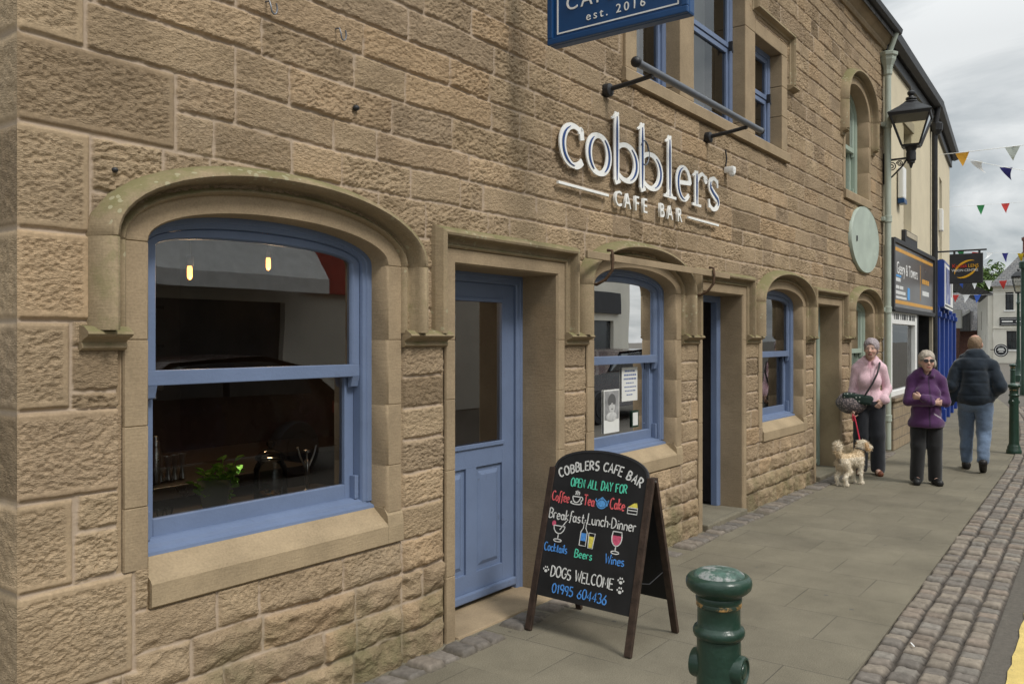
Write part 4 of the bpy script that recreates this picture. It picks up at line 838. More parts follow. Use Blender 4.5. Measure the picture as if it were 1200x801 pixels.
# ------------------------------------------------------------------ chalkboard A-sign
G = {}
def gl(ch, w, *st): G[ch] = (w, st)
A_ = arc
gl('A', .62, [(0, 0), (.3, 1), (.6, 0)], [(.12, .38), (.5, .38)]); gl('B', .55, [(0, 0), (0, 1)], [(0, 1)]+A_(.12, .76, .36, .24, 90, -90)+[(0, .52)], [(0, .52)]+A_(.14, .26, .4, .26, 90, -90)+[(0, 0)])
gl('C', .58, A_(.34, .5, .34, .5, 50, 310)); gl('D', .6, [(0, 0), (0, 1)], [(0, 1)]+A_(.1, .5, .48, .5, 90, -90)+[(0, 0)]); gl('E', .5, [(.48, 1), (0, 1), (0, 0), (.5, 0)], [(0, .52), (.4, .52)])
gl('F', .5, [(.5, 1), (0, 1), (0, 0)], [(0, .52), (.38, .52)]); gl('G', .6, A_(.34, .5, .34, .5, 50, 330)+[(.66, .42), (.4, .42)]); gl('L', .48, [(0, 1), (0, 0), (.46, 0)])
gl('M', .72, [(0, 0), (.08, 1), (.36, .3), (.62, 1), (.7, 0)]); gl('N', .6, [(0, 0), (0, 1), (.55, 0), (.55, 1)]); gl('O', .66, A_(.33, .5, .33, .5, 90, 450, 20)); gl('P', .52, [(0, 0), (0, 1)], [(0, 1)]+A_(.12, .73, .38, .27, 90, -90)+[(0, .46)])
gl('R', .56, [(0, 0), (0, 1)], [(0, 1)]+A_(.12, .74, .38, .26, 90, -90)+[(0, .48)], [(.18, .48), (.55, 0)]); gl('S', .52, A_(.27, .75, .24, .25, 40, 260)+A_(.27, .25, .25, .26, 80, -140)); gl('T', .6, [(0, 1), (.6, 1)], [(.3, 1), (.3, 0)])
gl('W', .8, [(0, 1), (.2, 0), (.4, .72), (.6, 0), (.8, 1)]); gl('Y', .58, [(0, 1), (.28, .48), (.56, 1)], [(.28, .48), (.26, 0)])
gl('a', .50, A_(.2, .26, .19, .27, 30, 390, 16), [(.42, .56), (.42, .1), (.52, -.02)]); gl('b', .44, [(0, 1), (0, 0)], A_(.2, .27, .22, .28, 150, -170, 16)); gl('c', .4, A_(.24, .27, .24, .28, 50, 310)); gl('d', .46, A_(.22, .27, .22, .28, 30, 330, 16), [(.44, 1), (.44, 0)])
gl('e', .44, [(.02, .28), (.43, .32)]+A_(.22, .27, .22, .28, 15, 315, 14)); gl('f', .34, A_(.26, .84, .15, .16, 30, 180, 8)+[(.11, .0), (.06, -.2)], [(0, .5), (.3, .5)]); gl('h', .42, [(0, 1), (0, 0)], [(0, .3)]+A_(.2, .34, .2, .2, 170, 0, 8)+[(.4, 0)]); gl('i', .12, [(.04, .54), (.04, 0)], [(.04, .74), (.05, .8)])
gl('k', .42, [(0, 1), (0, 0)], [(.36, .6), (.02, .28), (.4, 0)]); gl('l', .14, [(.05, 1), (.05, 0)]); gl('n', .44, [(0, .54), (0, 0)], [(0, .3)]+A_(.2, .34, .2, .2, 170, 0, 8)+[(.4, 0)]); gl('o', .46, A_(.23, .27, .23, .28, 90, 450, 16)); gl('r', .32, [(0, .54), (0, 0)], [(0, .3)]+A_(.18, .36, .17, .18, 170, 40, 6))
gl('s', .38, A_(.2, .41, .16, .14, 40, 250, 8)+A_(.18, .14, .18, .15, 70, -150, 8)); gl('t', .34, [(.14, .85), (.13, .1), (.3, .02)], [(0, .56), (.3, .56)]); gl('u', .44, [(0, .54)]+A_(.2, .2, .2, .2, 180, 340, 8)+[(.4, .54)], [(.4, .54), (.42, 0)])
gl('0', .54, A_(.27, .5, .26, .5, 90, 450, 18)); gl('1', .3, [(.04, .8), (.18, 1), (.18, 0)]); gl('3', .5, A_(.22, .75, .24, .25, 150, -80)+A_(.22, .25, .27, .26, 80, -150)); gl('4', .54, [(.38, 0), (.38, 1), (0, .3), (.54, .3)]); gl('5', .5, [(.46, 1), (.08, 1), (.05, .58)]+A_(.2, .3, .28, .3, 110, -140)); gl('6', .5, [(.4, 1), (.12, .55)]+A_(.25, .28, .25, .28, 160, -200, 16)); gl('9', .5, A_(.25, .72, .24, .27, 20, 380, 16)+[(.42, .3), (.34, 0)])
gl('.', .2, A_(.08, .3, .03, .03, 0, 360, 6)); gl(' ', .34)
BW, BH = .585, .80       # writing area
cs = thing('chalkboard_sign', 'black chalkboard A-sign with arched top and brown wooden legs standing by the blue door', 'chalkboard', (4.12, -.57, 0), R(-93.5))
# local frame: x runs across the board (viewer's left to right), -y faces the reader, z up
HT, DX, SP = .885, .235, .325      # hinge height, half spread of the feet, half width
lean = math.atan2(DX, HT)
def leaf(sign, name):
    """one leaf: legs and panel, leaning; sign -1 is the front"""
    Mx = Matrix.Translation((0, sign*.012, HT))@Matrix.Rotation(sign*lean, 4, 'X')      # leaf hangs from the hinge, z downwards is negative
    L_ = HT/math.cos(lean)
    return Mx, L_
for sign in (-1, 1):
    Mx, Ln = leaf(sign, '')
    for sx in (-1, 1):
        b = MB(); b.box(sx*SP-.020, sx*SP+.020, -.011, .011, -Ln+.004, .0, .003); b.xf(Mx); obj('leg', b.me('leg'), M['wood'], cs, local=True)
    b = MB(); zb_, zt_ = -Ln+.20, -.004; xw = SP-.021
    out_ = [(-xw, zb_), (xw, zb_), (xw, zt_), (-xw, zt_)] if sign == 1 else [(-xw, zb_), (xw, zb_), (xw, zt_)]+[(xw*math.cos(t), zt_+.118*math.sin(t)**.9) for t in [math.pi*k/20 for k in range(1, 20)]]+[(-xw, zt_)]
    b.prism(out_, 'y', -.006, .006); b.xf(Mx); pn = obj('panel', b.me('panel'), M['chalk'], cs, local=True)
    if sign == -1:
        tr = MB(); edge = [(xw*math.cos(t), zt_+.118*math.sin(t)**.9) for t in [math.pi*k/24 for k in range(25)]]; ribbon(tr, edge, .012, -.0085, .0085); tr.xf(Mx); obj('edge_trim', tr.me('edge_trim'), M['dark'], cs, local=True)
        Mfront, zb0 = Mx, zb_
    h = MB()
b = MB()
for sx in (-1, 1): b.tube([(sx*(SP-.03)-.03*sx, -.005, HT-.015), (sx*(SP+.024), -.005, HT-.015)], .007, 8)
obj('hinge', b.me('hinge'), M['steel'], cs, local=True)
b = MB(); b.tube([(SP-.02, -DX*.62, HT*.4), (SP-.02, 0, HT*.36), (SP-.02, DX*.62, HT*.4)], .003, 6); obj('stay_cord', b.me('stay_cord'), M['dark'], cs, local=True)
jr = random.Random(5)
def chalk(part, s, x0, x1, z, h, col, curve=None, wid=.0062, slant=.0):
    """write a row between x0 and x1 with baseline z (board coordinates)"""
    tot = sum(G[c][0]+.16 for c in s)-.16; k = (x1-x0)/tot; x = x0; b = MB()
    for c in s:
        w, sts = G[c]; dz = jr.uniform(-.03, .03)*h; rot_ = jr.uniform(-.05, .05); sc = jr.uniform(.94, 1.06)
        xc = x+w*k/2; zz = z+(curve(xc) if curve else 0); sl = (curve(xc+.01)-curve(xc-.01))/.02 if curve else 0
        ang = rot_+math.atan(sl)
        for st in sts:
            P = []
            for px, pz in st:
                u = (px-w/2)*k+pz*h*slant; v_ = pz*h*sc+dz; P.append((xc+u*math.cos(ang)-v_*math.sin(ang), zz+u*math.sin(ang)+v_*math.cos(ang)))
            ribbon(b, P, [wid*jr.uniform(.8, 1.2) for _ in P], -.0076, -.0062)
        x += (w+.16)*k
    b.xf(Mfront); return obj(part, b.me(part), M[col], cs, local=True)
def Zr(v): return zb0+v*.70
H2 = BW/2
chalk('lettering', 'COBBLERS CAFE BAR', -.262, .268, Zr(.965), .048, 'cw', lambda x: .085*(1-(x/.3)**2)-.035, .0085)
chalk('lettering', 'OPEN ALL DAY FOR', -.18, .19, Zr(.885), .047, 'cg', lambda x: .0, .0065)
chalk('lettering', 'Coffee', -.296, -.176, Zr(.755), .054, 'cr', wid=.0066); chalk('lettering', 'Tea', -.075, -.006, Zr(.755), .056, 'cr', wid=.0066); chalk('lettering', 'Cake', .098, .19, Zr(.755), .055, 'cr', wid=.0066)
chalk('lettering', 'Breakfast.Lunch.Dinner', -.298, .275, Zr(.612), .056, 'cw', wid=.0060)
chalk('lettering', 'Cocktails', -.296, -.14, Zr(.355), .046, 'cb', wid=.0056); chalk('lettering', 'Beers', -.085, .028, Zr(.345), .046, 'cg', wid=.0056); chalk('lettering', 'Wines', .115, .232, Zr(.345), .048, 'cb', wid=.0056)
chalk('lettering', 'DOGS WELCOME', -.225, .185, Zr(.165), .056, 'cw', wid=.0070); chalk('lettering', '01995 604436', -.20, .155, Zr(.045), .048, 'cb', wid=.0062)
def draw(part, strokes, col, wid=.004, fill=None):
    b = MB()
    for st in strokes: ribbon(b, st, wid, -.0076, -.0064)
    for poly in (fill or []): n = len(poly); b.add([(x, -.0068, z) for x, z in poly], [tuple(range(n))])
    b.xf(Mfront); obj(part, b.me(part), M[col], cs, local=True)
def S(cx, cz, k, pts): return [(cx+x*k, cz+z*k) for x, z in pts]
z_ = Zr(.785); draw('cup_drawing', [S(-.128, z_, .085, p) for p in ([(-.3, .2)]+A_(0, .2, .3, .38, 180, 360)+[(.3, .2), (-.3, .2)], A_(.36, .08, .14, .13, 100, -90), A_(.02, -.2, .44, .1, 140, 400, 16), [(-.12, .32), (-.06, .44), (-.12, .56)], [(.0, .32), (.07, .45), (.0, .6)], [(.14, .32), (.2, .42), (.15, .54)])], 'cw', .006)
draw('teapot_drawing', [S(.042, z_-.002, .085, p) for p in (A_(0, 0, .36, .3, 0, 360, 24), [(.3, .1), (.5, .28), (.42, -.1), (.28, -.14)], [(-.3, .0), (-.5, .22), (-.44, .28)], [(-.16, .28), (0, .4), (.16, .28)])], 'cs', .006, [S(.042, z_-.002, .085, A_(0, 0, .29, .23, 0, 345, 22))])
draw('cake_drawing', [S(.242, z_-.008, .07, p) for p in ([(-.45, .1), (.4, .1), (.4, -.35), (-.45, -.35), (-.45, .1)], [(-.45, -.1), (.4, -.1)])], 'cw', .005); draw('cake_drawing', [], 'cy', .006, [S(.242, z_-.008, .07, [(-.45, .14), (.4, .14), (.3, .5), (.05, .46)])])
z_ = Zr(.515); draw('glass_drawing', [S(-.215, z_, .105, p) for p in ([(-.36, .3), (.36, .3)], A_(0, .3, .36, .4, 180, 360), [(0, -.1), (0, -.42)], A_(0, -.46, .26, .07, 0, 360), [(.05, .1), (.42, .62)])], 'cw', .0055); draw('cherry_drawing', [], 'cp', .004, [S(-.255, z_+.042, .105, A_(0, 0, .13, .15, 0, 340))])
draw('bottle_drawing', [S(-.045, z_, .105, [(-.2, -.5), (-.2, .2), (-.08, .4), (-.08, .7), (.08, .7), (.08, .4), (.2, .2), (.2, -.5), (-.2, -.5)])], 'cw', .0045); draw('bottle_label', [], 'cb', .004, [S(-.045, z_, .105, [(-.16, -.25), (.16, -.25), (.16, .15), (-.16, .15)])])
draw('beer_drawing', [S(.008, z_-.012, .105, [(-.2, .32), (-.14, -.45), (.14, -.45), (.2, .32), (-.2, .32)])], 'cw', .0045); draw('beer_fill', [], 'cy', .004, [S(.008, z_-.012, .105, [(-.16, .15), (-.11, -.42), (.11, -.42), (.16, .15)])])
z_ = Zr(.515); draw('wine_glass_drawing', [S(.168, z_, .105, p) for p in ([(-.26, .5)]+A_(0, .2, .3, .42, 160, 380)+[(.26, .5), (-.26, .5)], [(0, -.2), (0, -.5)], A_(0, -.54, .24, .07, 0, 360))], 'cw', .0055); draw('wine_fill', [], 'cp', .004, [S(.168, z_, .105, [(-.26, .3)]+A_(0, .2, .27, .38, 180, 360)+[(.26, .3)])])
for cx, cz in ((-.262, .205), (.228, .235), (.230, .165)):
    draw('paw_drawing', [], 'cw', .004, [S(cx, Zr(cz), .03, A_(0, -.2, .36, .28, 0, 340, 12))]+[S(cx+dx*.03, Zr(cz)+dz*.03, .03, A_(0, 0, .15, .2, 0, 340, 8)) for dx, dz in ((-.55, .12), (-.2, .5), (.22, .5), (.56, .1))])

# ------------------------------------------------------------------ cast iron bollards
def bollard(label, loc, rz=0, med=True):
    t = thing('bollard', label, 'bollard', loc, rz, 'green bollards along the pavement edge')
    P = [(.098, 0), (.100, .012), (.098, .05), (.088, .062), (.084, .10), (.075, .115), (.070, .13), (.0655, .15), (.060, .60), (.0585, .806), (.058, .813), (.0605, .816), (.0665, .820), (.0695, .828), (.0695, .834), (.0665, .842), (.0600, .846), (.0575, .850), (.057, .897), (.0585, .899)]
    b = MB(); b.lathe(P, 40); obj('shaft', b.me('shaft', True, 40), M['bollard'], t, local=True)
    b = MB(); b.lathe([(.0575, .8985), (.0602, .901), (.0602, .909), (.0585, .912)], 40); obj('gilt_ring', b.me('gilt_ring', True, 40), M['gold'], t, local=True)
    b = MB(); b.lathe([(.0588, .9115), (.061, .915), (.062, .922), (.060, .928), (.066, .934), (.078, .942), (.086, .951), (.0885, .962), (.087, .973), (.081, .981), (.074, .984), (.069, .983)], 40); obj('cap', b.me('cap', True, 50), M['bollard'], t, local=True)
    b = MB(); b.lathe([(.0685, .982), (.0665, .987), (.058, .993), (.040, .9985), (.018, 1.001), (.004, 1.0015)], 40); obj('cap_top', b.me('cap_top', True, 50), M['bolltop'], t, local=True)
    if med:
        for a in (0, 180):
            b = MB(); b.lathe([(.040, .0), (.040, .066), (.037, .073), (.031, .074), (.029, .069), (.020, .069), (.018, .072), (.009, .074), (.003, .074)], 30, (0, 0, 0), 'x'); b.xf(Matrix.Rotation(R(a), 4, 'Z')@Matrix.Translation((0, 0, .735))); obj('medallion', b.me('medallion', True, 40), M['bollard'], t, local=True)
    return t
bollard('nearest dark green iron bollard with worn domed top and gilt ring', (2.2, -2.06, 0), R(-88))
bollard('green iron bollard at the right edge where the sett strip runs past the walkers', (14.06, -1.54, 0), R(-30))
bollard('thin far green bollard on the open pavement beyond the man in the navy jacket', (25.6, -.33, 0), 0, False)
bollard('far green bollard half hidden behind the arm of the man in navy jacket', (30.5, 1.15, 0), 0, False)
b_ = bollard('far bollard at the very right edge behind the tall green bollard', (24.6, -.85, 0), 0, False)
# --- litter on the setts
b = MB(); b.box(-.028, .028, -.004, .004, 0, .004, .0015); o = obj('cigarette_paper', b.me('cigarette_paper'), M['white'], None, loc=(4.86, -2.02, .019), rot=(0, 0, .5)); tag(o, 'tiny white scrap of paper lying on the setts', 'litter')
b = MB(); b.tube([(0, 0, .004), (.025, .01, .005)], .0045, 8); o = obj('cigarette_end', b.me('cigarette_end'), M['gold'], None, loc=(3.42, -.10, .012)); tag(o, 'orange cigarette end in the cobbles at the foot of the wall', 'litter')

# ------------------------------------------------------------------ lantern on the wall bracket
ln = thing('wall_lantern', 'black four sided street lantern on a scrolled bracket beside the green drainpipe', 'lantern', (13.12, -.36, 4.05))
lx, ly, lz = 13.12, -.37, 4.12
b = MB()
def frustum(b, c, h0, z0, h1, z1, rot_=0.0):
    v = [(c[0]+h*math.cos(R(45+90*k)+rot_)*1.4142, c[1]+h*math.sin(R(45+90*k)+rot_)*1.4142, z) for h, z in ((h0, z0), (h1, z1)) for k in range(4)]
    b.add(v, [(0, 1, 2, 3), (7, 6, 5, 4)]+[(k, (k+1) % 4, 4+(k+1) % 4, 4+k) for k in range(4)])
rr_ = .12
frustum(b, (lx, ly), .262, lz+.655, .272, lz+.70, rr_); frustum(b, (lx, ly), .285, lz+.695, .27, lz+.715, rr_); frustum(b, (lx, ly), .265, lz+.716, .15, lz+.80, rr_); frustum(b, (lx, ly), .149, lz+.801, .085, lz+.86, rr_)
b.lathe([(.085, .86), (.095, .875), (.08, .89), (.055, .90), (.075, .915), (.07, .935), (.04, .945), (.03, .965), (.05, .985), (.053, 1.01), (.03, 1.035), (.012, 1.045), (.01, 1.07), (.002, 1.085)], 18, (lx, ly, lz)); obj('lantern_roof', b.me('lantern_roof', True, 35), M['black'], ln)
b = MB(); frustum(b, (lx, ly), .115, lz+.235, .125, lz+.262, rr_)
b.lathe([(.085, .235), (.07, .20), (.06, .18), (.065, .15), (.065, .05), (.05, .03), (.05, .01), (.03, 0), (.012, -.06), (.003, -.065)], 18, (lx, ly, lz))
for k in range(4):
    a = R(45+90*k)+rr_; p0 = (lx+.118*1.414*math.cos(a), ly+.118*1.414*math.sin(a), lz+.26); p1 = (lx+.252*1.414*math.cos(a), ly+.252*1.414*math.sin(a), lz+.66); b.tube([p0, p1], .014, 6)
obj('lantern_frame', b.me('lantern_frame', True, 35), M['black'], ln)
b = MB()
for k in range(4):
    a0, a1 = R(45+90*k)+rr_, R(135+90*k)+rr_
    b.add([(lx+h*1.414*math.cos(a), ly+h*1.414*math.sin(a), z) for h, z, a in ((.112, lz+.262, a0), (.112, lz+.262, a1), (.247, lz+.657, a1), (.247, lz+.657, a0))], [(0, 1, 2, 3)])
obj('lantern_pane', b.me('lantern_pane'), M['lantglass'] if 'lantglass' in M else M.setdefault('lantglass', glass_mat('lantern_glass', (.88, .87, .82), .05)), ln)
b = MB(); bz = lz+.085; b.box(lx-.02, lx+.02, ly+.05, .0, bz-.012, bz+.012, .003); b.box(lx-.03, lx+.03, -.02, .0, bz-.34, bz+.1, .004)
b.tube([(lx, -.02, bz-.3), (lx, -.12, bz-.24), (lx, -.26, bz-.1), (lx, ly+.06, bz-.02)], .012, 8)
for cy, cz, r in ((-.11, -.10, .07), (-.22, -.065, .045)):
    b.tube([(lx, cy+r*(1-k/34)*math.cos(k*.42), bz+cz+r*(1-k/34)*math.sin(k*.42)) for k in range(30)], .008, 6)
obj('bracket', b.me('bracket'), M['black'], ln)

# ------------------------------------------------------------------ behind the big window
it = M.setdefault('leafg', mat('mint_leaf', (.30, .60, .09), .7, var=.35, vs=40, bump=.2))
ct = thing('bar_counter', 'dark bar counter with a pale front edge just inside the big window', 'counter', (2.4, .6, 0))
b = MB(); b.box(1.72, 3.1, .24, .62, .80, .845, .006); b.box(1.72, 3.1, .66, 1.15, .90, .945, .006); b.box(1.74, 3.08, .28, 1.1, 0, .80); obj('top', b.me('top'), M['intfloor'], ct)
b = MB(); b.box(1.72, 2.45, .632, .655, .885, .943, .004); obj('edge_strip', b.me('edge_strip'), M['steel'], ct)
mp = thing('mint_plant', 'fresh green mint growing in a clear flared glass vase behind the big window', 'plant', (2.265, .305, .847))
b = MB(); b.lathe([(.058, 0), (.062, .004), (.098, .165), (.095, .165), (.058, .008)], 4); obj('vase', b.me('vase'), M['vase'], mp, local=True)
b = MB(); rl_ = random.Random(8)
def leafq(b, c, l, w, yaw, pitch):
    Mx = Matrix.Translation(c)@Matrix.Rotation(yaw, 4, 'Z')@Matrix.Rotation(pitch, 4, 'Y')
    P = [(0, 0, 0), (l*.35, w/2, .004), (l*.75, w*.38, .0), (l, 0, -.006), (l*.75, -w*.38, 0), (l*.35, -w/2, .004), (l*.5, 0, -.008)]
    b.add([Mx@Vector(p) for p in P], [(0, 6, 1), (1, 6, 2), (2, 6, 3), (3, 6, 4), (4, 6, 5), (5, 6, 0)])
for i in range(16):
    a = rl_.uniform(0, 6.28); r0 = rl_.uniform(.0, .03); r1 = rl_.uniform(.02, .11); top = rl_.uniform(.15, .25)
    pts = [(r0*math.cos(a), r0*math.sin(a), .01), ((r0+r1)/2*math.cos(a), (r0+r1)/2*math.sin(a), top*.55), (r1*math.cos(a), r1*math.sin(a), top)]; b.tube(pts, .0018, 5)
    for k in range(11):
        t = .3+.7*k/10; q = Vector(pts[0]).lerp(Vector(pts[1]), min(1, t*2)) if t < .5 else Vector(pts[1]).lerp(Vector(pts[2]), t*2-1)
        leafq(b, q, rl_.uniform(.03, .055), rl_.uniform(.02, .032), rl_.uniform(0, 6.28), rl_.uniform(-.7, .5))
obj('foliage', b.me('foliage', True, 50), M['leafg'], mp, local=True)
jr_ = thing('glass_jar', 'clear glass jar with domed knob lid standing right of the mint plant', 'jar', (2.63, .40, .847))
b = MB(); b.lathe([(.075, 0), (.08, .01), (.08, .15), (.07, .175), (.062, .185), (.062, .192), (.058, .192), (.058, .184), (.074, .15), (.074, .012)], 28); obj('body', b.me('body', True, 40), M['jar'], jr_, local=True)
b = MB(); b.lathe([(.066, .195), (.074, .20), (.07, .215), (.045, .235), (.018, .245), (.010, .255), (.02, .268), (.02, .28), (.008, .29), (.002, .291)], 28); obj('lid', b.me('lid', True, 40), M['jar'], jr_, local=True)
b = MB()
for i in range(30): b.ball((rl_.uniform(-.05, .05), rl_.uniform(-.05, .05), rl_.uniform(.018, .04)), (.013, .012, .009), 5)
obj('contents', b.me('contents', True), M['gold'], jr_, local=True)
for i, (x, h) in enumerate(((2.285, .12), (2.325, .115), (2.36, .118), (2.40, .12))):
    b = MB(); b.lathe([(.017, 0), (.016, .01), (.008, h*.42), (.009, h*.46), (.019, h), (.017, h), (.007, h*.5)], 20); o = obj('jigger', b.me('jigger', True, 40), M['steel'], None, loc=(x, .78, .947)); tag(o, 'small steel spirit measure in the row behind the window left of the mint', 'measure', 'steel measures on the bar')
sh = thing('cocktail_shaker', 'tall steel cocktail shaker standing left of the small steel measures', 'shaker', (2.235, .74, .947))
b = MB(); b.lathe([(.022, 0), (.024, .01), (.027, .14), (.025, .15), (.02, .17)], 22); obj('body', b.me('body', True, 40), M['steel'], sh, local=True)
b = MB(); b.lathe([(.02, .171), (.021, .19), (.015, .205), (.013, .22), (.004, .223)], 22); obj('cap', b.me('cap', True, 40), M['steel'], sh, local=True)
ck = thing('corkscrew', 'steel lever corkscrew with raised arms standing right of the glass jar', 'corkscrew', (2.87, .42, .847))
b = MB(); b.lathe([(.02, 0), (.022, .01), (.009, .02), (.009, .09), (.013, .10), (.013, .16), (.006, .17)], 14); b.tube([(0, 0, .17), (0, 0, .2)], .004); b.lathe([(.006, .2), (.018, .205), (.018, .215), (.004, .22)], 12); obj('body', b.me('body', True, 40), M['steel'], ck, local=True)
for s_ in (-1, 1): b = MB(); b.tube([(s_*.012, 0, .13), (s_*.045, 0, .19), (s_*.06, 0, .235)], .005, 8); obj('arm', b.me('arm'), M['steel'], ck, local=True)
for i, x in enumerate((1.98, 2.02)):
    b = MB(); b.lathe([(.018, 0), (.019, .004), (.003, .008), (.003, .04), (.012, .046), (.02, .075), (.019, .075), (.011, .048)], 18); o = obj('spirit_glass', b.me('spirit_glass', True, 40), M['jar'], None, loc=(x, .28, .847)); tag(o, 'small stemmed glass at the lower left corner of the big window', 'glass', 'stemmed glasses in the window corner')
tp = thing('beer_tap', 'chrome beer font with three slender taps at the back of the bar', 'beer tap', (2.55, 1.7, .9))
b = MB(); b.box(-.30, .30, -.03, .03, .42, .47, .01); b.tube([(-.2, 0, 0), (-.2, 0, .43)], .022, 12); b.tube([(.2, 0, 0), (.2, 0, .43)], .022, 12); obj('rail', b.me('rail', True, 40), M['steel'], tp, local=True)
for x in (-.2, 0, .2): b = MB(); b.tube([(x, -.03, .44), (x, -.09, .44), (x, -.10, .38)], .012, 8); b.lathe([(.012, .47), (.016, .5), (.012, .6), (.016, .66), (.004, .67)], 12, (x, -.02, 0)); obj('tap', b.me('tap', True, 40), M['steel'], tp, local=True)
bc = thing('back_counter', 'dark timber back bar counter under the beer font', 'counter', (2.9, 1.7, 0)); b = MB(); b.box(1.7, 4.3, 1.5, 2.0, 0, .86); b.box(1.68, 4.32, 1.46, 2.04, .86, .90, .01); obj('top', b.me('top'), M['intfloor'], bc)
bf = thing('bottle_shelf', 'dark shelves of bottles on the back wall of the bar', 'shelf', (2.9, 4.3, 1.0))
b = MB()
for z in (1.2, 1.55, 1.9): b.box(1.6, 4.4, 4.2, 4.48, z, z+.03)
obj('board', b.me('board'), M['wood'], bf)
bm_ = [mat('green_bottle', (.02, .09, .03), .15, spec=.6), mat('amber_bottle', (.16, .06, .015), .15, spec=.6), mat('pale_bottle', (.35, .36, .33), .15, spec=.6)]
k = 0
for z in (1.232, 1.582, 1.932):
    for i in range(9):
        b = MB(); h = .24+.05*rl_.random(); b.lathe([(.036, 0), (.038, .01), (.038, h*.6), (.014, h*.75), (.014, h), (.002, h)], 12); o = obj('bottle', b.me('bottle', True, 40), bm_[k % 3], None, loc=(1.75+i*.3, 4.32, z)); tag(o, 'dim bottle standing on the shelves at the back of the bar', 'bottle', 'bottles at the back of the bar'); k += 1
nt_ = [(2.25, .85, 1.22, 'white notice card hanging inside the big window above the mint plant')]
b = MB(); b.box(2.26, 2.36, 1.00, 1.004, 1.17, 1.31); b.box(2.20, 2.32, 1.00, 1.006, 1.315, 1.325); o = obj('notice_card', b.me('notice_card'), M['blindw']); tag(o, nt_[0][3], 'card')
bulb = emit('warm_filament', (1.0, .42, .10), 4.5)
for x, y, z, l in ((2.714, 1.2, 1.965, 'lit pendant bulb with amber glow inside the big window, the lower left one'), (3.236, 1.2, 2.05, 'lit pendant bulb with amber glow inside the big window, the right one')):
    t = thing('pendant_lamp', l, 'lamp', (x, y, 2.75), 0, 'pendant lamps behind the big window')
    b = MB(); b.tube([(0, 0, 0), (0, 0, z-2.75+.12)], .004, 6); obj('cord', b.me('cord'), M['black'], t, local=True)
    b = MB(); b.lathe([(.012, .12), (.02, .11), (.022, .07), (.02, .06)], 14, (0, 0, z-2.75)); obj('lamp_holder', b.me('lamp_holder', True, 40), M['black'], t, local=True)
    b = MB(); b.lathe([(.011, .058), (.014, .045), (.014, .0), (.009, -.012), (.002, -.016)], 14, (0, 0, z-2.75)); obj('bulb', b.me('bulb', True, 40), bulb, t, local=True)
    pl_ = bpy.data.lights.new('bulb_light', 'POINT'); pl_.energy = 5; pl_.color = (1, .66, .36); pl_.shadow_soft_size = .05; po_ = bpy.data.objects.new('bulb_light', pl_); C.objects.link(po_); po_.parent = t; po_.location = (0, -.05, z-2.75-.09)
# --- papers stuck inside the second window
M['paper'] = mat('paper', (.66, .66, .63), .85, var=.03, bump=0)
M['ink'] = mat('ink_grey', (.09, .09, .09), .8, bump=0); M['ink2'] = mat('photo_grey', (.27, .27, .27), .8, var=.4, vs=14, bump=0); M['inkb'] = mat('ink_blue', (.12, .16, .32), .8, bump=0); M['skinp'] = mat('photo_pale', (.46, .46, .45), .8, var=.25, vs=30, bump=0)
po = thing('portrait_poster', 'grey portrait poster of a face stuck low inside the second window', 'poster', (5.58, .19, .92))
b = MB(); b.box(5.45, 5.68, .1885, .190, .93, 1.25); obj('sheet', b.me('sheet'), M['paper'], po)
b = MB(); b.box(5.46, 5.67, .1865, .188, 1.03, 1.24); obj('photo', b.me('photo'), M['ink2'], po)
b = MB(); b.ball((5.565, .186, 1.14), (.05, .002, .065), 10); b.ball((5.56, .186, 1.05), (.08, .002, .035), 8); obj('portrait', b.me('portrait'), M['skinp'], po)
b = MB(); b.ball((5.565, .1855, 1.165), (.058, .0015, .055), 10); b.box(5.535, 5.55, .1835, .184, 1.14, 1.146); b.box(5.575, 5.592, .1835, .184, 1.14, 1.146); b.box(5.55, 5.58, .1835, .184, 1.105, 1.11); obj('shadow_tone', b.me('shadow_tone'), M['ink'], po)
pn_ = thing('notice_paper', 'white printed notice above and right of the grey portrait in the second window', 'notice', (5.8, .19, 1.15))
b = MB(); b.box(5.72, 5.97, .1885, .190, 1.15, 1.41); obj('sheet', b.me('sheet'), M['paper'], pn_)
b = MB(); rq = random.Random(2)
for k in range(7):
    z = 1.375-.03*k; w = (.16, .18, .19, .12, .17, .15, .10)[k]; x = 5.845-w/2
    while x < 5.845+w/2: ww = rq.uniform(.012, .035); b.box(x, x+ww, .187, .1883, z, z+(.012 if k < 3 else .008)); x += ww+.008
obj('print', b.me('print'), M['inkb'], pn_)
stk = thing('window_sticker', 'small dark green sticker in the lower right corner of the second window', 'sticker', (6.0, .19, .92))
b = MB(); b.box(5.88, 5.99, .1885, .190, .94, 1.07); obj('sheet', b.me('sheet'), M['bollard'], stk); b = MB(); b.box(5.895, 5.975, .187, .1883, .955, 1.055); b.box(5.91, 5.96, .186, .1868, .97, 1.03); obj('print', b.me('print'), M['paper'], stk)
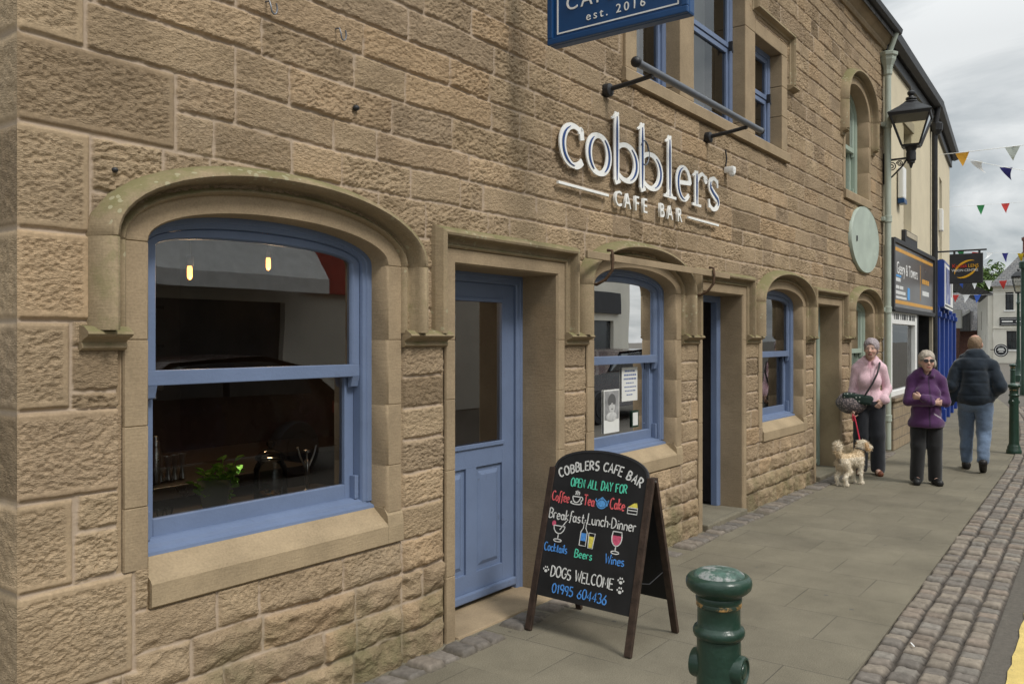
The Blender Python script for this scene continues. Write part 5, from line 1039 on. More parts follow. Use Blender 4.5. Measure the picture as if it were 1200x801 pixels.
# ------------------------------------------------------------------ cream shop beyond the cafe (local x along its front, -y is the street)
def place(ox, oy, ang): return (ox, oy, 0), ang
aA = math.atan(.035); LA = 4.32
shp = thing('cream_shop', 'cream rendered two storey shop next to the stone cafe with black shop front', 'building', (13.15, 0, 0), aA)
def lb(name, fn, m, par, smooth=False):
    b = MB(); fn(b); return obj(name, b.me(name, smooth), m, par, local=True)
def wall_with(b, x0, x1, z0, z1, openings, th=.25, y=0.0):
    """wall slab cut round rectangular openings (x0,x1,z0,z1)"""
    ops_ = sorted(openings); x = x0
    for a, c, za, zc in ops_:
        if a > x: b.box(x, a, y, y+th, z0, z1)
        b.box(a, c, y, y+th, z0, za); b.box(a, c, y, y+th, zc, z1); x = c
    b.box(x, x1, y, y+th, z0, z1)
upA = (1.55, 2.25, 3.35, 5.05)
lb('wall', lambda b: wall_with(b, 0.0, LA, 3.0, 6.0, [upA]), M['cream'], shp)
lb('side_wall', lambda b: (b.box(0, LA, 6.5, 6.75, 0, 6.0), b.box(LA-.2, LA, .25, 6.5, 0, 6.0)), M['cream'], shp)
wd = lb('window', lambda b: (b.box(upA[0]+.02, upA[1]-.02, .12, .16, upA[2]+.02, upA[2]+.08), b.box(upA[0]+.02, upA[1]-.02, .12, .16, 4.15, 4.21), b.box(upA[0]+.02, upA[0]+.08, .12, .16, 3.37, 5.04), b.box(upA[1]-.08, upA[1]-.02, .12, .16, 3.37, 5.04), b.box(upA[0]+.02, upA[1]-.02, .12, .16, 4.98, 5.04)), M['white'], shp)
lb('pane', lambda b: b.add([(upA[0], .14, 3.36), (upA[1], .14, 3.36), (upA[1], .14, 5.04), (upA[0], .14, 5.04)], [(0, 1, 2, 3)]), M['glass'], wd)
lb('lintel', lambda b: (b.box(upA[0]-.1, upA[1]+.1, -.03, -.002, 5.06, 5.22, .008), b.box(upA[0]-.1, upA[1]+.1, -.07, -.002, 3.26, 3.345, .008)), M['creamtrim'], shp)
lb('planter', lambda b: b.prism([(-.004, 3.36), (-.06, 3.36), (-.06, 3.10), (-.004, 3.10)], 'x', 1.35, 2.45), M['dark'], shp)
lb('gutter', lambda b: (b.prism([(-.02, 6.02), (-.02, 5.92), (-.1, 5.9), (-.19, 5.93), (-.21, 6.04), (-.18, 6.04), (-.16, 5.96), (-.06, 5.96), (-.05, 6.02)], 'x', -.05, LA+.1), b.box(-.02, LA+.05, -.05, -.005, 5.74, 5.90)), M['black'], shp)
lb('roof', lambda b: b.add([(-.03, -.12, 6.03), (LA+.1, -.12, 6.03), (LA+.1, 3.4, 8.4), (-.03, 3.4, 8.4), (LA+.1, 6.9, 6.0), (-.03, 6.9, 6.0)], [(0, 1, 2, 3), (3, 2, 4, 5)]), M['slate'], shp)
dA = lb('drainpipe', lambda b: b.tube([(LA-.05, -.07, .1), (LA-.05, -.07, 5.5), (LA-.05, -.10, 5.75), (LA-.05, -.12, 5.92)], .05, 12), M['black'], shp, True)
lb('hopper', lambda b: b.lathe([(.05, 5.42), (.1, 5.5), (.11, 5.62), (.09, 5.64)], 10, (LA-.05, -.1, 0)), M['black'], dA)
# shop front: white window, black door recess, stone riser
lb('stall_riser', lambda b: (b.box(.18, 2.45, -.10, .1, 0, .72, .01), b.box(.10, 2.55, -.14, .1, .721, .78, .01)), M['riser'] if 'riser' in M else M.setdefault('riser', brick_mat('coursed_stone', (.30, .235, .155), (.24, .185, .125), (.17, .14, .11), .42, .155, .008)), shp)
sw = lb('shop_window', lambda b: (b.box(.16, .30, -.06, .06, .781, 2.1, .006), b.box(2.25, 2.42, -.06, .06, .781, 2.1, .006), b.box(.30, 2.25, -.06, .06, .781, .86, .006), b.box(.30, 2.25, -.06, .06, 1.86, 2.1, .006)), M['white'], shp)
lb('pane', lambda b: b.add([(.3, .0, .86), (2.25, .0, .86), (2.25, .0, 1.86), (.3, .0, 1.86)], [(0, 1, 2, 3)]), M['glass'], sw)
lb('valance', lambda b: [b.ball((2.2, .03, .98+.11*k), (.06, .012, .062), 8) for k in range(8)], M['white'], sw)
rq = random.Random(9)
lb('window_lettering', lambda b: [b.box(x, x+w, -.0635, -.0605, z0, z0+h) for x, w, z0, h in [(.42+.13*k+(.12 if k > 2 else 0)+(.1 if k > 7 else 0), .05+.03*(k % 3), 1.93, .085) for k in range(12)]], M['black'], sw)
lb('display', lambda b: (b.box(.35, 2.2, .15, .7, .80, .88), b.box(.6, 1.1, .3, .5, .88, 1.3, .02), b.box(1.3, 1.5, .25, .4, .88, 1.15, .02), b.ball((1.85, .35, 1.0), (.12, .1, .12), 10)), M['paper'], sw)
lb('door_surround', lambda b: (b.box(2.44, 2.62, -.05, .25, 0, 2.1, .008), b.box(3.0, 3.1, .05, .6, 0, 2.1, .004), b.box(4.18, 4.30, -.03, .2, 0, 2.1, .006), b.box(2.62, 4.17, .9, .95, 0, 2.1)), M['black'], shp)
dd = lb('door', lambda b: (b.box(3.12, 4.05, .6, .645, .02, .75), b.box(3.12, 3.22, .6, .645, .75, 2.02), b.box(3.95, 4.05, .6, .645, .75, 2.02), b.box(3.22, 3.95, .6, .645, 1.95, 2.02)), M['black'], shp)
lb('pane', lambda b: b.add([(3.22, .62, .75), (3.95, .62, .75), (3.95, .62, 1.95), (3.22, .62, 1.95)], [(0, 1, 2, 3)]), M['glass'], dd)
lb('white_post', lambda b: b.box(4.08, 4.14, -.06, .0, .3, 2.1, .004), M['creamtrim'], shp)
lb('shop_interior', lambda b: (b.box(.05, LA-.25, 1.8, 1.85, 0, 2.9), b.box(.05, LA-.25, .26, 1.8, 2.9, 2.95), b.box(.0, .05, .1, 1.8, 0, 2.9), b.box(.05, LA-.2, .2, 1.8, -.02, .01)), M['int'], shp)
lb('upper_panel', lambda b: (b.box(.0, LA, -.02, .2, 2.1, 2.999)), M['cream'], shp)
# fascia board of that shop
fs = thing('shop_fascia_sign', 'grey brown shop fascia board with orange stripes and white lettering in a black frame', 'sign', (13.15, 0, 2.08), aA); fs.scale = (.865, .5, 1)
lb('panel', lambda b: b.box(.30, 4.66, -.16, -.025, .03, .98), M['fasc'] if 'fasc' in M else M.setdefault('fasc', mat('brown_grey_sign_face', (.095, .085, .08), .3, var=.15, vs=1.5, bump=.02, spec=.6)), fs)
lb('frame', lambda b: (b.box(.20, .30, -.22, -.02, -.02, 1.03, .008), b.box(4.66, 4.76, -.22, -.02, -.02, 1.03, .008), b.box(.30, 4.66, -.22, -.02, .981, 1.05, .008), b.box(.30, 4.66, -.22, -.02, -.04, .029, .008)), M['dark'], fs)
M['orange'] = mat('orange_stripe', (.62, .32, .06), .5, var=.1, bump=0)
lb('stripe', lambda b: (b.box(.42, 4.55, -.165, -.161, .87, .925), b.box(.42, 4.55, -.165, -.161, .085, .14)), M['orange'], fs)
text_obj('lettering', 'Geery & Towers', .26, M['white'], fs, (.60, -.163, .54), sx=1.18, local=True)
lb('rule', lambda b: b.box(3.0, 3.03, -.165, -.161, .2, .80), M['orange'], fs)
lb('small_print', lambda b: [b.box(x, x+w, -.165, -.161, z, z+h) for x, w, z, h in [(.52, .42, .42, .055), (.52, .30, .31, .05), (.86, .34, .31, .05), (.52, .9, .23, .05), (.52, 1.0, .165, .035), (3.25, .8, .30, .08)]], M['blindw'], fs)
lb('logo', lambda b: (b.box(1.62, 1.86, -.165, -.161, .17, .36), b.box(.55, 1.0, -.1655, -.1612, .49, .52)), M['cs'], fs)
lb('small_print', lambda b: [b.box(3.22+.22*k, 3.40+.22*k, -.165, -.161, .5, .58) for k in range(4)], M['orange'], fs)
al = thing('alarm_box', 'white burglar alarm box with blue lamp on the cream wall below the lantern', 'alarm', (13.5, 0, 3.5), aA)
lb('housing', lambda b: b.box(.60, .84, -.09, -.004, .30, .78, .02), M['white'], al); lb('lamp', lambda b: b.box(.60, .84, -.10, -.004, .22, .295, .01), M['navy'], al)
# ------------------------------------------------------------------ blue optician's shop next to it
aB = math.atan(.101); LB = 5.16
opt = thing('optician_shop', 'cream upper floor over a bright blue optician shop front past the cream shop', 'building', (17.47, .151, 0), aB)
upB = (2.0, 2.7, 3.3, 5.0)
M['optblue'] = mat('bright_blue_shop_paint', (.02, .055, .27), .4, var=.1, vs=3, bump=.03)
lb('wall', lambda b: wall_with(b, 0, LB, 2.9, 6.0, [upB]), M['cream'], opt); lb('side_wall', lambda b: (b.box(LB-.25, LB, .25, 7, 0, 6.0), b.box(0, LB-.25, 6.75, 7, 0, 6.0)), M['cream'], opt)
wd = lb('window', lambda b: (b.box(upB[0]+.02, upB[0]+.08, .12, .16, 3.32, 4.98), b.box(upB[1]-.08, upB[1]-.02, .12, .16, 3.32, 4.98), b.box(upB[0]+.08, upB[1]-.08, .12, .16, 3.32, 3.4), b.box(upB[0]+.08, upB[1]-.08, .12, .16, 4.1, 4.16), b.box(upB[0]+.08, upB[1]-.08, .12, .16, 4.9, 4.98)), M['white'], opt)
lb('pane', lambda b: b.add([(upB[0], .14, 3.3), (upB[1], .14, 3.3), (upB[1], .14, 5.0), (upB[0], .14, 5.0)], [(0, 1, 2, 3)]), M['glass'], wd)
lb('planter', lambda b: b.prism([(-.004, 3.28), (-.07, 3.28), (-.07, 3.02), (-.004, 3.02)], 'x', 1.9, 2.9), M['dark'], opt)
lb('roof', lambda b: b.add([(-.05, -.15, 6.03), (LB+.15, -.15, 6.03), (LB+.15, 3.4, 8.4), (-.05, 3.4, 8.4), (LB+.15, 7.1, 6.0), (-.05, 7.1, 6.0)], [(0, 1, 2, 3), (3, 2, 4, 5)]), M['slate'], opt)
lb('gutter', lambda b: (b.prism([(-.02, 6.02), (-.02, 5.92), (-.1, 5.9), (-.19, 5.93), (-.21, 6.04), (-.18, 6.04), (-.16, 5.96), (-.06, 5.96), (-.05, 6.02)], 'x', 0, LB+.15), b.box(0, LB+.1, -.05, -.005, 5.74, 5.9)), M['black'], opt)
lb('alarm', lambda b: b.box(1.75, 2.0, -.08, -.004, 3.85, 4.3, .02), M['white'], opt)
def pil(b):
    for x in (.02, 1.2, 2.4, 3.6, 4.96): b.box(x, x+.18, -.14, .1, 0, 2.25, .01); b.box(x-.02, x+.20, -.17, .1, 0, .25, .01); b.box(x-.02, x+.2, -.17, .1, 2.05, 2.15, .01)
    for x in (.20, 1.38, 2.58, 3.78): b.box(x, x+1.0 if x < 3.7 else 4.96, -.05, .1, 0, .62); b.box(x, x+1.0 if x < 3.7 else 4.96, -.09, .1, .621, .68, .01)
lb('shop_front', pil, M['optblue'], opt)
lb('pane', lambda b: b.add([(.2, .03, .68), (4.42, .03, .68), (4.42, .03, 2.25), (.2, .03, 2.25)], [(0, 1, 2, 3)]), M['glass'], opt)
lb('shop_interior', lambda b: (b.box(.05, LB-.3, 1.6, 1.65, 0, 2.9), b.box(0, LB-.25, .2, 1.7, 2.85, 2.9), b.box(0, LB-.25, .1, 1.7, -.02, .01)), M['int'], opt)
lb('fascia_panel', lambda b: b.box(0, LB, -.06, .25, 2.2501, 2.899), M['optblue'], opt)
pb = thing('poster_box_sign', 'deep blue box sign with a white bordered photo panel above the blue shop front', 'sign', (17.47, .151, 2.2), aB); pb.scale = (1, .55, 1)
lb('box', lambda b: b.box(.15, 2.55, -.38, -.07, .04, .92, .01), M['optblue'], pb)
lb('panel', lambda b: b.box(.22, 2.50, -.40, -.381, .02, .86), M['white'], pb)
M['posterblue'] = mat('blurred_photo_print', (.12, .14, .30), .5, var=.9, vs=2.2, bump=0, dirt=((.42, .44, .52), 1.6, .55))
lb('photo', lambda b: b.box(.40, 1.75, -.404, -.4003, .12, .80), M['posterblue'], pb); lb('photo', lambda b: (b.box(1.95, 2.2, -.404, -.4003, .3, .75)), M['ink2'], pb); lb('stripe', lambda b: b.box(.25, 2.48, -.404, -.4003, .055, .085), M['dark'], pb)
os_ = thing('optician_hanging_sign', 'square black hanging sign with a yellow ring and red lettering on an iron bar', 'sign', (17.95, .16, 2.6))
ox_ = 17.95
lb('board', lambda b: b.box(0, .05, -.80, -.24, .08, .64, .008), M['dark'], os_)
lb('bar', lambda b: (b.tube([(.025, .02, .70), (.025, -.86, .70)], .016, 8), b.box(-.03, .08, -.03, .0, .58, .8, .004), b.tube([(.025, -.32, .70), (.025, -.32, .64)], .02, 8), b.tube([(.025, -.74, .70), (.025, -.74, .64)], .02, 8)), M['black'], os_)
M['signyellow'] = mat('sign_yellow', (.80, .42, .02), .45, bump=0); M['signred'] = mat('sign_red', (.62, .04, .02), .45, bump=0)
def ring(b):
    for a0, a1 in ((20, 165), (195, 325)):
        n = 26; P = []
        for i in range(n+1):
            t = R(a0+(a1-a0)*i/n); x, z = .215*math.cos(t), .125*math.sin(t); c_, s_ = math.cos(.62), math.sin(.62); P.append((-(.52)+0-(-(x*c_-z*s_)), .35+(x*s_+z*c_)))
        ws2 = [.004+.034*math.sin(math.pi*i/n) for i in range(n+1)]
        bb = MB(); ribbon(bb, [(p[0], p[1]) for p in P], ws2, 0, .003)
        # board faces -X: picture x runs towards -Y
        b.add([(-.0045+v[1], -.52-(v[0]+.52), v[2]) for v in bb.v], bb.f)
lb('emblem', ring, M['signyellow'], os_)
text_obj('lettering', 'Kodak', .098, M['signred'], os_, (-.003, -.285, .38), (90, 0, -90), sx=1.0, local=True); text_obj('lettering', 'LENS', .088, M['signyellow'], os_, (-.003, -.555, .38), (90, 0, -90), local=True, sx=.9); text_obj('lettering', 'VISION CENTRE', .066, M['white'], os_, (-.003, -.278, .305), (90, 0, -90), sx=.95, local=True)

# ------------------------------------------------------------------ bunting across the street
cols = {}
for n_, c_ in dict(orange=(.70, .36, .04), grey=(.46, .50, .46), white=(.74, .74, .73), navy=(.04, .04, .22), yellow=(.78, .56, .03), red=(.62, .06, .05), teal=(.06, .22, .2), green=(.04, .24, .08), blue=(.05, .12, .48)).items(): cols[n_] = mat('bunting_'+n_, c_, .8, var=.06, bump=0)
def bunting(label, p0, p1, sag, seq, w, h, t0, t1, seed, flutter=.3):
    p0, p1 = Vector(p0), Vector(p1); t = thing('bunting', label, 'bunting', p0, 0, 'bunting strings over the street')
    at = lambda s: p0.lerp(p1, s)-Vector((0, 0, 4*sag*s*(1-s)))
    b = MB(); b.tube([at(i/40)-p0 for i in range(41)], .006, 5); obj('string', b.me('string'), M['offwhite'], t, local=True)
    rr = random.Random(seed); n = len(seq); d = (p1-p0).normalized(); side = d.cross(Vector((0, 0, 1)))
    for i, c in enumerate(seq):
        s = t0+(t1-t0)*i/max(1, n-1); o = at(s)-p0; k = rr.uniform(-flutter, flutter); k2 = rr.uniform(-flutter, flutter)*.7; b = MB(); P = []
        for a in range(5):
            f = a/4; ww = w*(1-f)/2; off = side*(k*h*f*f*1.2)+d*(k2*h*f*f)+Vector((0, 0, -h*f*(1-.12*abs(k)-.1*abs(k2))))
            wv = side*(.03*math.sin(3*f+i))
            P += [o+off-d*ww*(1-.5*abs(k2)*f)+wv, o+off+d*ww*(1-.5*abs(k2)*f)-wv]
        b.add(P, [(2*a, 2*a+1, 2*a+3, 2*a+2) for a in range(4)]); obj('flag', b.me('flag', True), cols[c], t, local=True)
bunting('nearest string of large bunting flags, orange then pale, tied to the cream shop eave', (17.95, .1, 5.15), (17.6, -8.5, 5.9), .25, ['orange', 'grey', 'white', 'red', 'blue', 'yellow', 'green'], .24, .26, .047, .62, 3, .12)
bunting('second string of twisted bunting flags just below the nearest one, white, navy, yellow and red', (22.4, .4, 5.9), (22.0, -9, 5.1), .75, ['white', 'navy', 'yellow', 'red', 'teal', 'blue', 'orange'], .26, .30, .035, .42, 8, .9)
bunting('third string with neat green, red, white, blue and yellow flags above the hanging sign', (33.0, 2.4, 6.25), (32.0, -9, 6.3), .12, ['green', 'red', 'white', 'blue', 'yellow', 'green', 'red'], .25, .34, .09, .48, 5, .1)
bunting('small string of tilted bunting flags against the sky left of the brick chimney', (44, 5.0, 5.9), (42, -6, 5.4), .35, ['orange', 'green', 'red', 'white', 'navy', 'yellow', 'red'], .28, .42, .07, .40, 9, .8)
bunting('string of bunting flags in front of the trees with yellow and blue pennants', (50, 6.8, 5.0), (48, -5, 5.2), .5, ['white', 'blue', 'yellow', 'blue', 'white', 'white', 'red'], .38, .45, .03, .36, 12, .4)
bunting('farthest string of bunting flags along the top of the slate roof, white to red', (60, 8.6, 4.6), (58, -5, 4.9), .35, ['white', 'white', 'orange', 'red', 'white', 'blue'], .45, .5, .03, .26, 13, .3)

# ------------------------------------------------------------------ far end of the street
wh = thing('white_house', 'white painted two storey house with slate roof and brick chimney at the far end', 'building', (68.4, 5.3, 0), R(-90))
# local x runs towards -Y (viewer's left to right), -y faces the viewer
M['wpaint'] = mat('white_masonry_paint', (.66, .63, .55), .85, var=.08, vs=1.0, bump=.1); M['brick'] = brick_mat('red_brick', (.17, .065, .045), (.13, .05, .04), (.18, .15, .13), .22, .075, .01)
W1 = [(.75, 1.25, 3.70, 4.95), (1.68, 2.2, 3.70, 4.95)]; W0 = [(.82, 1.42, .95, 2.25), (1.75, 2.5, 0.0, 2.05)]
def pair(b, x0, x1):
    b.box(x0, x1, 0, .3, 2.35, 3.0)
lb('wall', lambda b: (wall_with(b, 0, 6, 0, 2.36, W0), b.box(0, 6, 0, .3, 2.3601, 3.0), wall_with(b, 0, 6, 3.0001, 5.35, W1)), M['wpaint'], wh)
for i, (a, c, z0, z1) in enumerate(W1+W0[:1]):
    wf = lb('window', lambda b: (b.box(a, a+.06, .1, .15, z0, z1), b.box(c-.06, c, .1, .15, z0, z1), b.box(a+.06, c-.06, .1, .15, z0, z0+.06), b.box(a+.06, c-.06, .1, .15, z1-.06, z1), b.box(a+.06, c-.06, .1, .15, (z0+z1)/2-.03, (z0+z1)/2+.03), b.box((a+c)/2-.02, (a+c)/2+.02, .1, .15, z0+.06, z1-.06)), M['dark'], wh)
    lb('pane', lambda b: b.box(a, c, .2, .22, z0, z1), M['darkpane'] if 'darkpane' in M else M.setdefault('darkpane', mat('dark_far_window', (.035, .04, .045), .15, spec=.6, bump=0)), wf); lb('sill', lambda b: b.box(a-.08, c+.08, -.06, .1, z0-.1, z0-.001), M['white'], wf)
lb('door', lambda b: b.box(1.77, 2.5, .12, .18, .02, 2.03), mat('purple_blue_door', (.03, .03, .12), .5), wh); lb('door_step', lambda b: b.box(1.5, 3.2, -.4, .0, 0, .22, .02), M['riser'], wh)
lb('string_course', lambda b: (b.box(-.02, 6, -.05, -.001, 5.06, 5.13), b.box(-.02, 6, -.05, -.001, 2.42, 2.5), b.box(-.05, 6, -.12, -.001, 5.30, 5.4)), M['wpaint'], wh)
lb('roof', lambda b: b.add([(-.25, -.3, 5.38), (6.2, -.3, 5.38), (6.2, 4, 8.6), (1.9, 4, 8.6), (-.25, 8, 5.38), (6.2, 8, 5.38)], [(0, 1, 2, 3), (0, 3, 4), (3, 2, 5, 4)]), M['slate'], wh)
lb('chimney', lambda b: (b.box(1.55, 2.6, 2.6, 3.4, 6.9, 9.0), b.box(1.48, 2.67, 2.53, 3.47, 8.75, 8.95), b.box(1.48, 2.67, 2.53, 3.47, 7.75, 7.9)), M['brick'], wh)
sgn = lb('name_board', lambda b: b.box(.4, 2.35, -.07, -.004, 2.62, 3.2, .01), M['dark'], wh); lb('border_line', lambda b: (b.box(.5, 2.25, -.075, -.0705, 2.70, 2.72), b.box(.5, 2.25, -.075, -.0705, 3.08, 3.10), b.box(.55, 1.2, -.075, -.0705, 2.86, 2.95), b.box(1.4, 2.2, -.075, -.0705, 2.86, 2.95)), M['offwhite'], sgn)
lb('alarm', lambda b: b.box(1.4, 1.52, -.08, -.001, 4.1, 4.45, .02), M['white'], wh)
lb('side_wall', lambda b: (b.box(0, 6, 7.6, 7.9, 0, 5.3)), M['wpaint'], wh)
# left wing runs back behind it
wg = thing('white_wing', 'lower white wing with narrow windows and a black drainpipe left of the white house', 'building', (68.5, 5.32, 0), math.atan2(2.9, 16.5))
lb('wall', lambda b: wall_with(b, .05, 17, 0, 4.75, [(1.2, 1.8, 2.6, 4.2), (3.2, 3.6, .9, 2.0), (9, 9.9, 2.4, 3.9), (11.5, 12.4, 0, 2.0)], .3), M['wpaint'], wg)
lb('window', lambda b: [b.box(*q) for q in ((1.2, 2.3, -.02, .2, 2.6, 4.2), (3.2, 4.0, -.02, .2, .9, 2.0), (9, 10.6, -.02, .2, 2.4, 3.9), (11.5, 12.8, -.02, .2, 0, 2.0))], M['darkpane'], wg)
lb('roof', lambda b: b.add([(-.1, -.3, 4.72), (17.4, -.3, 4.72), (17.4, 4.5, 7.3), (-.1, 4.5, 7.3)], [(0, 1, 2, 3)]), M['slate'], wg); lb('drainpipe', lambda b: b.tube([(5.8, -.1, 0), (5.8, -.1, 4.7)], .09, 8), M['black'], wg)
rs_ = thing('round_hanging_sign', 'round black hanging sign on the left corner of the white house', 'sign', (67.0, 5.0, .9)); 
lb('board', lambda b: b.lathe([(.02, -.04), (.42, -.04), (.44, 0), (.42, .04), (.02, .04)], 28, (0, -.35, 0), 'x'), M['dark'], rs_); lb('ring_line', lambda b: b.lathe([(.33, -.05), (.36, -.052), (.36, -.044), (.33, -.044)], 28, (0, -.35, 0), 'x', cap=False), M['offwhite'], rs_); lb('arm', lambda b: b.tube([(0, .3, .05), (0, .05, .05)], .03, 6), M['black'], rs_)
lb('lettering', lambda b: [b.box(-.055, -.042, -.35-w, -.35+w, z, z+.06) for w, z in ((.16, .1), (.22, .0), (.14, -.12))], M['offwhite'], rs_)
# slate roofed brick row beyond
br = thing('brick_shops', 'low red brick shops under a long grey slate roof beyond the blue shop', 'building', (86, 17.5, 0), R(-90))
lb('wall', lambda b: wall_with(b, 0, 9.5, 0, 2.5, [(.8, 1.8, .6, 1.7), (3.0, 3.9, .0, 1.9), (5.2, 6.8, .6, 1.7)]), M['brick'], br)
lb('window', lambda b: [b.box(a, c, .1, .15, z0, z1) for a, c, z0, z1 in ((.8, 1.8, .6, 1.7), (3.0, 3.9, 0, 1.9), (5.2, 6.8, .6, 1.7))], M['white'], br); lb('pane', lambda b: [b.box(a, c, .06, .09, z0, z1) for a, c, z0, z1 in ((.95, 1.25, .75, 1.1), (1.35, 1.65, .75, 1.1), (.95, 1.65, 1.2, 1.55), (5.4, 5.9, .75, 1.55), (6.1, 6.6, .75, 1.55), (3.2, 3.7, 1.0, 1.7))], M['darkpane'], br)
lb('roof', lambda b: b.add([(-3, -.4, 2.45), (9.8, -.4, 2.45), (9.8, 4, 6.1), (-3, 4, 6.1), (9.8, 8, 2.4), (-3, 8, 2.4)], [(0, 1, 2, 3), (3, 2, 4, 5)]), M['slate'], br)
lb('dormer', lambda b: (b.prism([(5.6, 2.4), (8.4, 2.4), (8.4, 4.2)], 'y', -1.6, 1.0),), M['slate'], br); lb('bargeboard', lambda b: b.add([(5.3, -1.65, 2.3), (8.45, -1.65, 4.3), (8.45, -1.65, 4.05), (5.7, -1.65, 2.3), (5.3, -1.4, 2.3), (8.45, -1.4, 4.3), (8.45, -1.4, 4.05), (5.7, -1.4, 2.3)], [(0, 1, 2, 3), (4, 7, 6, 5), (0, 4, 5, 1), (3, 2, 6, 7)]), M['white'], br)
lb('name_board', lambda b: (b.box(4.4, 6.2, -.5, -.405, 1.95, 2.5),), M['white'], br); lb('name_board', lambda b: b.box(1.9, 3.2, -.5, -.405, 1.3, 1.9), mat('lime_sign', (.42, .48, .06), .6, bump=0), br)
sb = thing('white_box_sign', 'plain white box sign standing out beside the left end of the white wing', 'sign', (80, 9.5, 2.6), R(-90)); lb('box', lambda b: b.box(-.35, .5, -.2, .2, .0, 1.55, .02), M['paper'], sb); lb('post', lambda b: b.box(-.1, .35, -.15, .15, -2.6, -.003, .02), M['brick'], sb)
# lamp column at the right edge of the picture
lc = thing('lamp_post', 'dark green lamp post with a glazed lantern before the white house at the right edge', 'lamp post', (38.2, .79, 0))
lb('column', lambda b: b.lathe([(.16, 0), (.16, .25), (.12, .3), (.10, .6), (.09, .7), (.065, .9), (.05, 3.0), (.07, 3.05), (.05, 3.1), (.04, 3.45)], 16), M['bollard'], lc, True)
lb('lantern', lambda b: (frustum(b, (0, 0), .20, 4.02, .22, 4.08), frustum(b, (0, 0), .22, 4.081, .08, 4.25), b.ball((0, 0, 4.32), .05, 8), frustum(b, (0, 0), .09, 3.42, .10, 3.48), [b.tube([(.10*math.cos(R(45+90*k))*1.414, .10*math.sin(R(45+90*k))*1.414, 3.48), (.20*math.cos(R(45+90*k))*1.414, .20*math.sin(R(45+90*k))*1.414, 4.03)], .016, 5) for k in range(4)]), M['black'], lc)
lb('lantern_pane', lambda b: [b.add([(h*1.414*math.cos(R(45+90*(k+q))), h*1.414*math.sin(R(45+90*(k+q))), z) for h, z, q in ((.095, 3.485, 0), (.095, 3.485, 1), (.195, 4.02, 1), (.195, 4.02, 0))], [(0, 1, 2, 3)]) for k in range(4)], M['lantglass'], lc)
lc2 = thing('signal_post', 'thick dark green post cut by the right edge of the picture', 'post', (29.0, -.25, 0)); lb('column', lambda b: (b.lathe([(.1, 0), (.1, .4), (.075, .45), (.07, 3.7), (.12, 3.72), (.12, 3.9), (.02, 3.95)], 18)), M['bollard'], lc2, True)
# trees behind the roofs
def leafm(name, c1, c2):
    m, t, b = new_mat(name); oi = N(t, 'ShaderNodeAttribute', attribute_name='Col'); mx_ = N(t, 'ShaderNodeMix', data_type='RGBA'); sp = N(t, 'ShaderNodeSeparateColor'); t.links.new(oi.outputs['Color'], sp.inputs[0]); t.links.new(sp.outputs[0], mx_.inputs[0])
    mx_.inputs[6].default_value = c1+(1,); mx_.inputs[7].default_value = c2+(1,); t.links.new(mx_.outputs[2], b.inputs['Base Color']); b.inputs['Roughness'].default_value = .7; return m
M['leaf'] = leafm('tree_foliage', (.035, .075, .015), (.12, .19, .035)); M['bark'] = mat('bark', (.07, .05, .035), .9, var=.3)
def tree(label, x, y, h, r, seed, n=3200, ls=.22):
    rr = random.Random(seed); t = thing('tree', label, 'tree', (x, y, 0), 0, 'trees behind the far roofs')
    b = MB(); b.tube([(0, 0, 0), (.1, .05, h*.35), (-.05, 0, h*.6), (.1, 0, h*.8)], [.28, .22, .14, .05], 10)
    clumps = []
    for i in range(18):
        a = rr.uniform(0, 6.28); rad = r*rr.uniform(.2, .85); z = h*rr.uniform(.45, .95); k = math.sqrt(max(.1, 1-((z/h-.68)/.42)**2)); c = Vector((rad*k*math.cos(a), rad*k*math.sin(a), z)); clumps.append((c, r*rr.uniform(.22, .42)))
        b.tube([(0, 0, h*.35+.1*i/18*h), c*.6+Vector((0, 0, h*.2)), c], [.09, .05, .02], 5)
    obj('trunk', b.me('trunk', True, 60), M['bark'], t, local=True)
    v = []; f = []; cols_ = []
    for i in range(n):
        c, cr_ = rr.choice(clumps); d = Vector((rr.gauss(0, 1), rr.gauss(0, 1), rr.gauss(0, 1))).normalized(); p = c+d*cr_*rr.uniform(.45, 1.05)
        a, e = Vector((rr.gauss(0, 1), rr.gauss(0, 1), rr.gauss(0, .6))).normalized(), Vector((rr.gauss(0, 1), rr.gauss(0, 1), rr.gauss(0, 1))).normalized(); s_ = ls*rr.uniform(.6, 1.3)
        k = len(v); v += [p-a*s_, p-e*s_*.5, p+a*s_, p+e*s_*.5]; f.append((k, k+1, k+2, k+3)); q = rr.random(); cols_ += [(q, 0, 0, 1)]*4
    me = mesh('crown', v, f); set_col(me, np.array(cols_)); obj('crown', me, M['leaf'], t, local=True)
tree('bright green tree rising behind the slate roof under the hanging sign', 106.6, 12.3, 9.6, 4.6, 1, 5200, .26)
tree('green tree behind the white wing roof, nearest the white house', 110.3, 10.6, 9.2, 3.9, 3, 4200, .26); tree('darker green tree at the far left end behind the slate roof', 109, 14.2, 8.8, 4.2, 2, 4200, .26)

# ------------------------------------------------------------------ other side of the street: seen only in the window glass
op = thing('opposite_shop', 'white rendered shop across the street with a grey blind and red fascia, reflected in glass', 'building', (9, -9.2, 0), R(180))
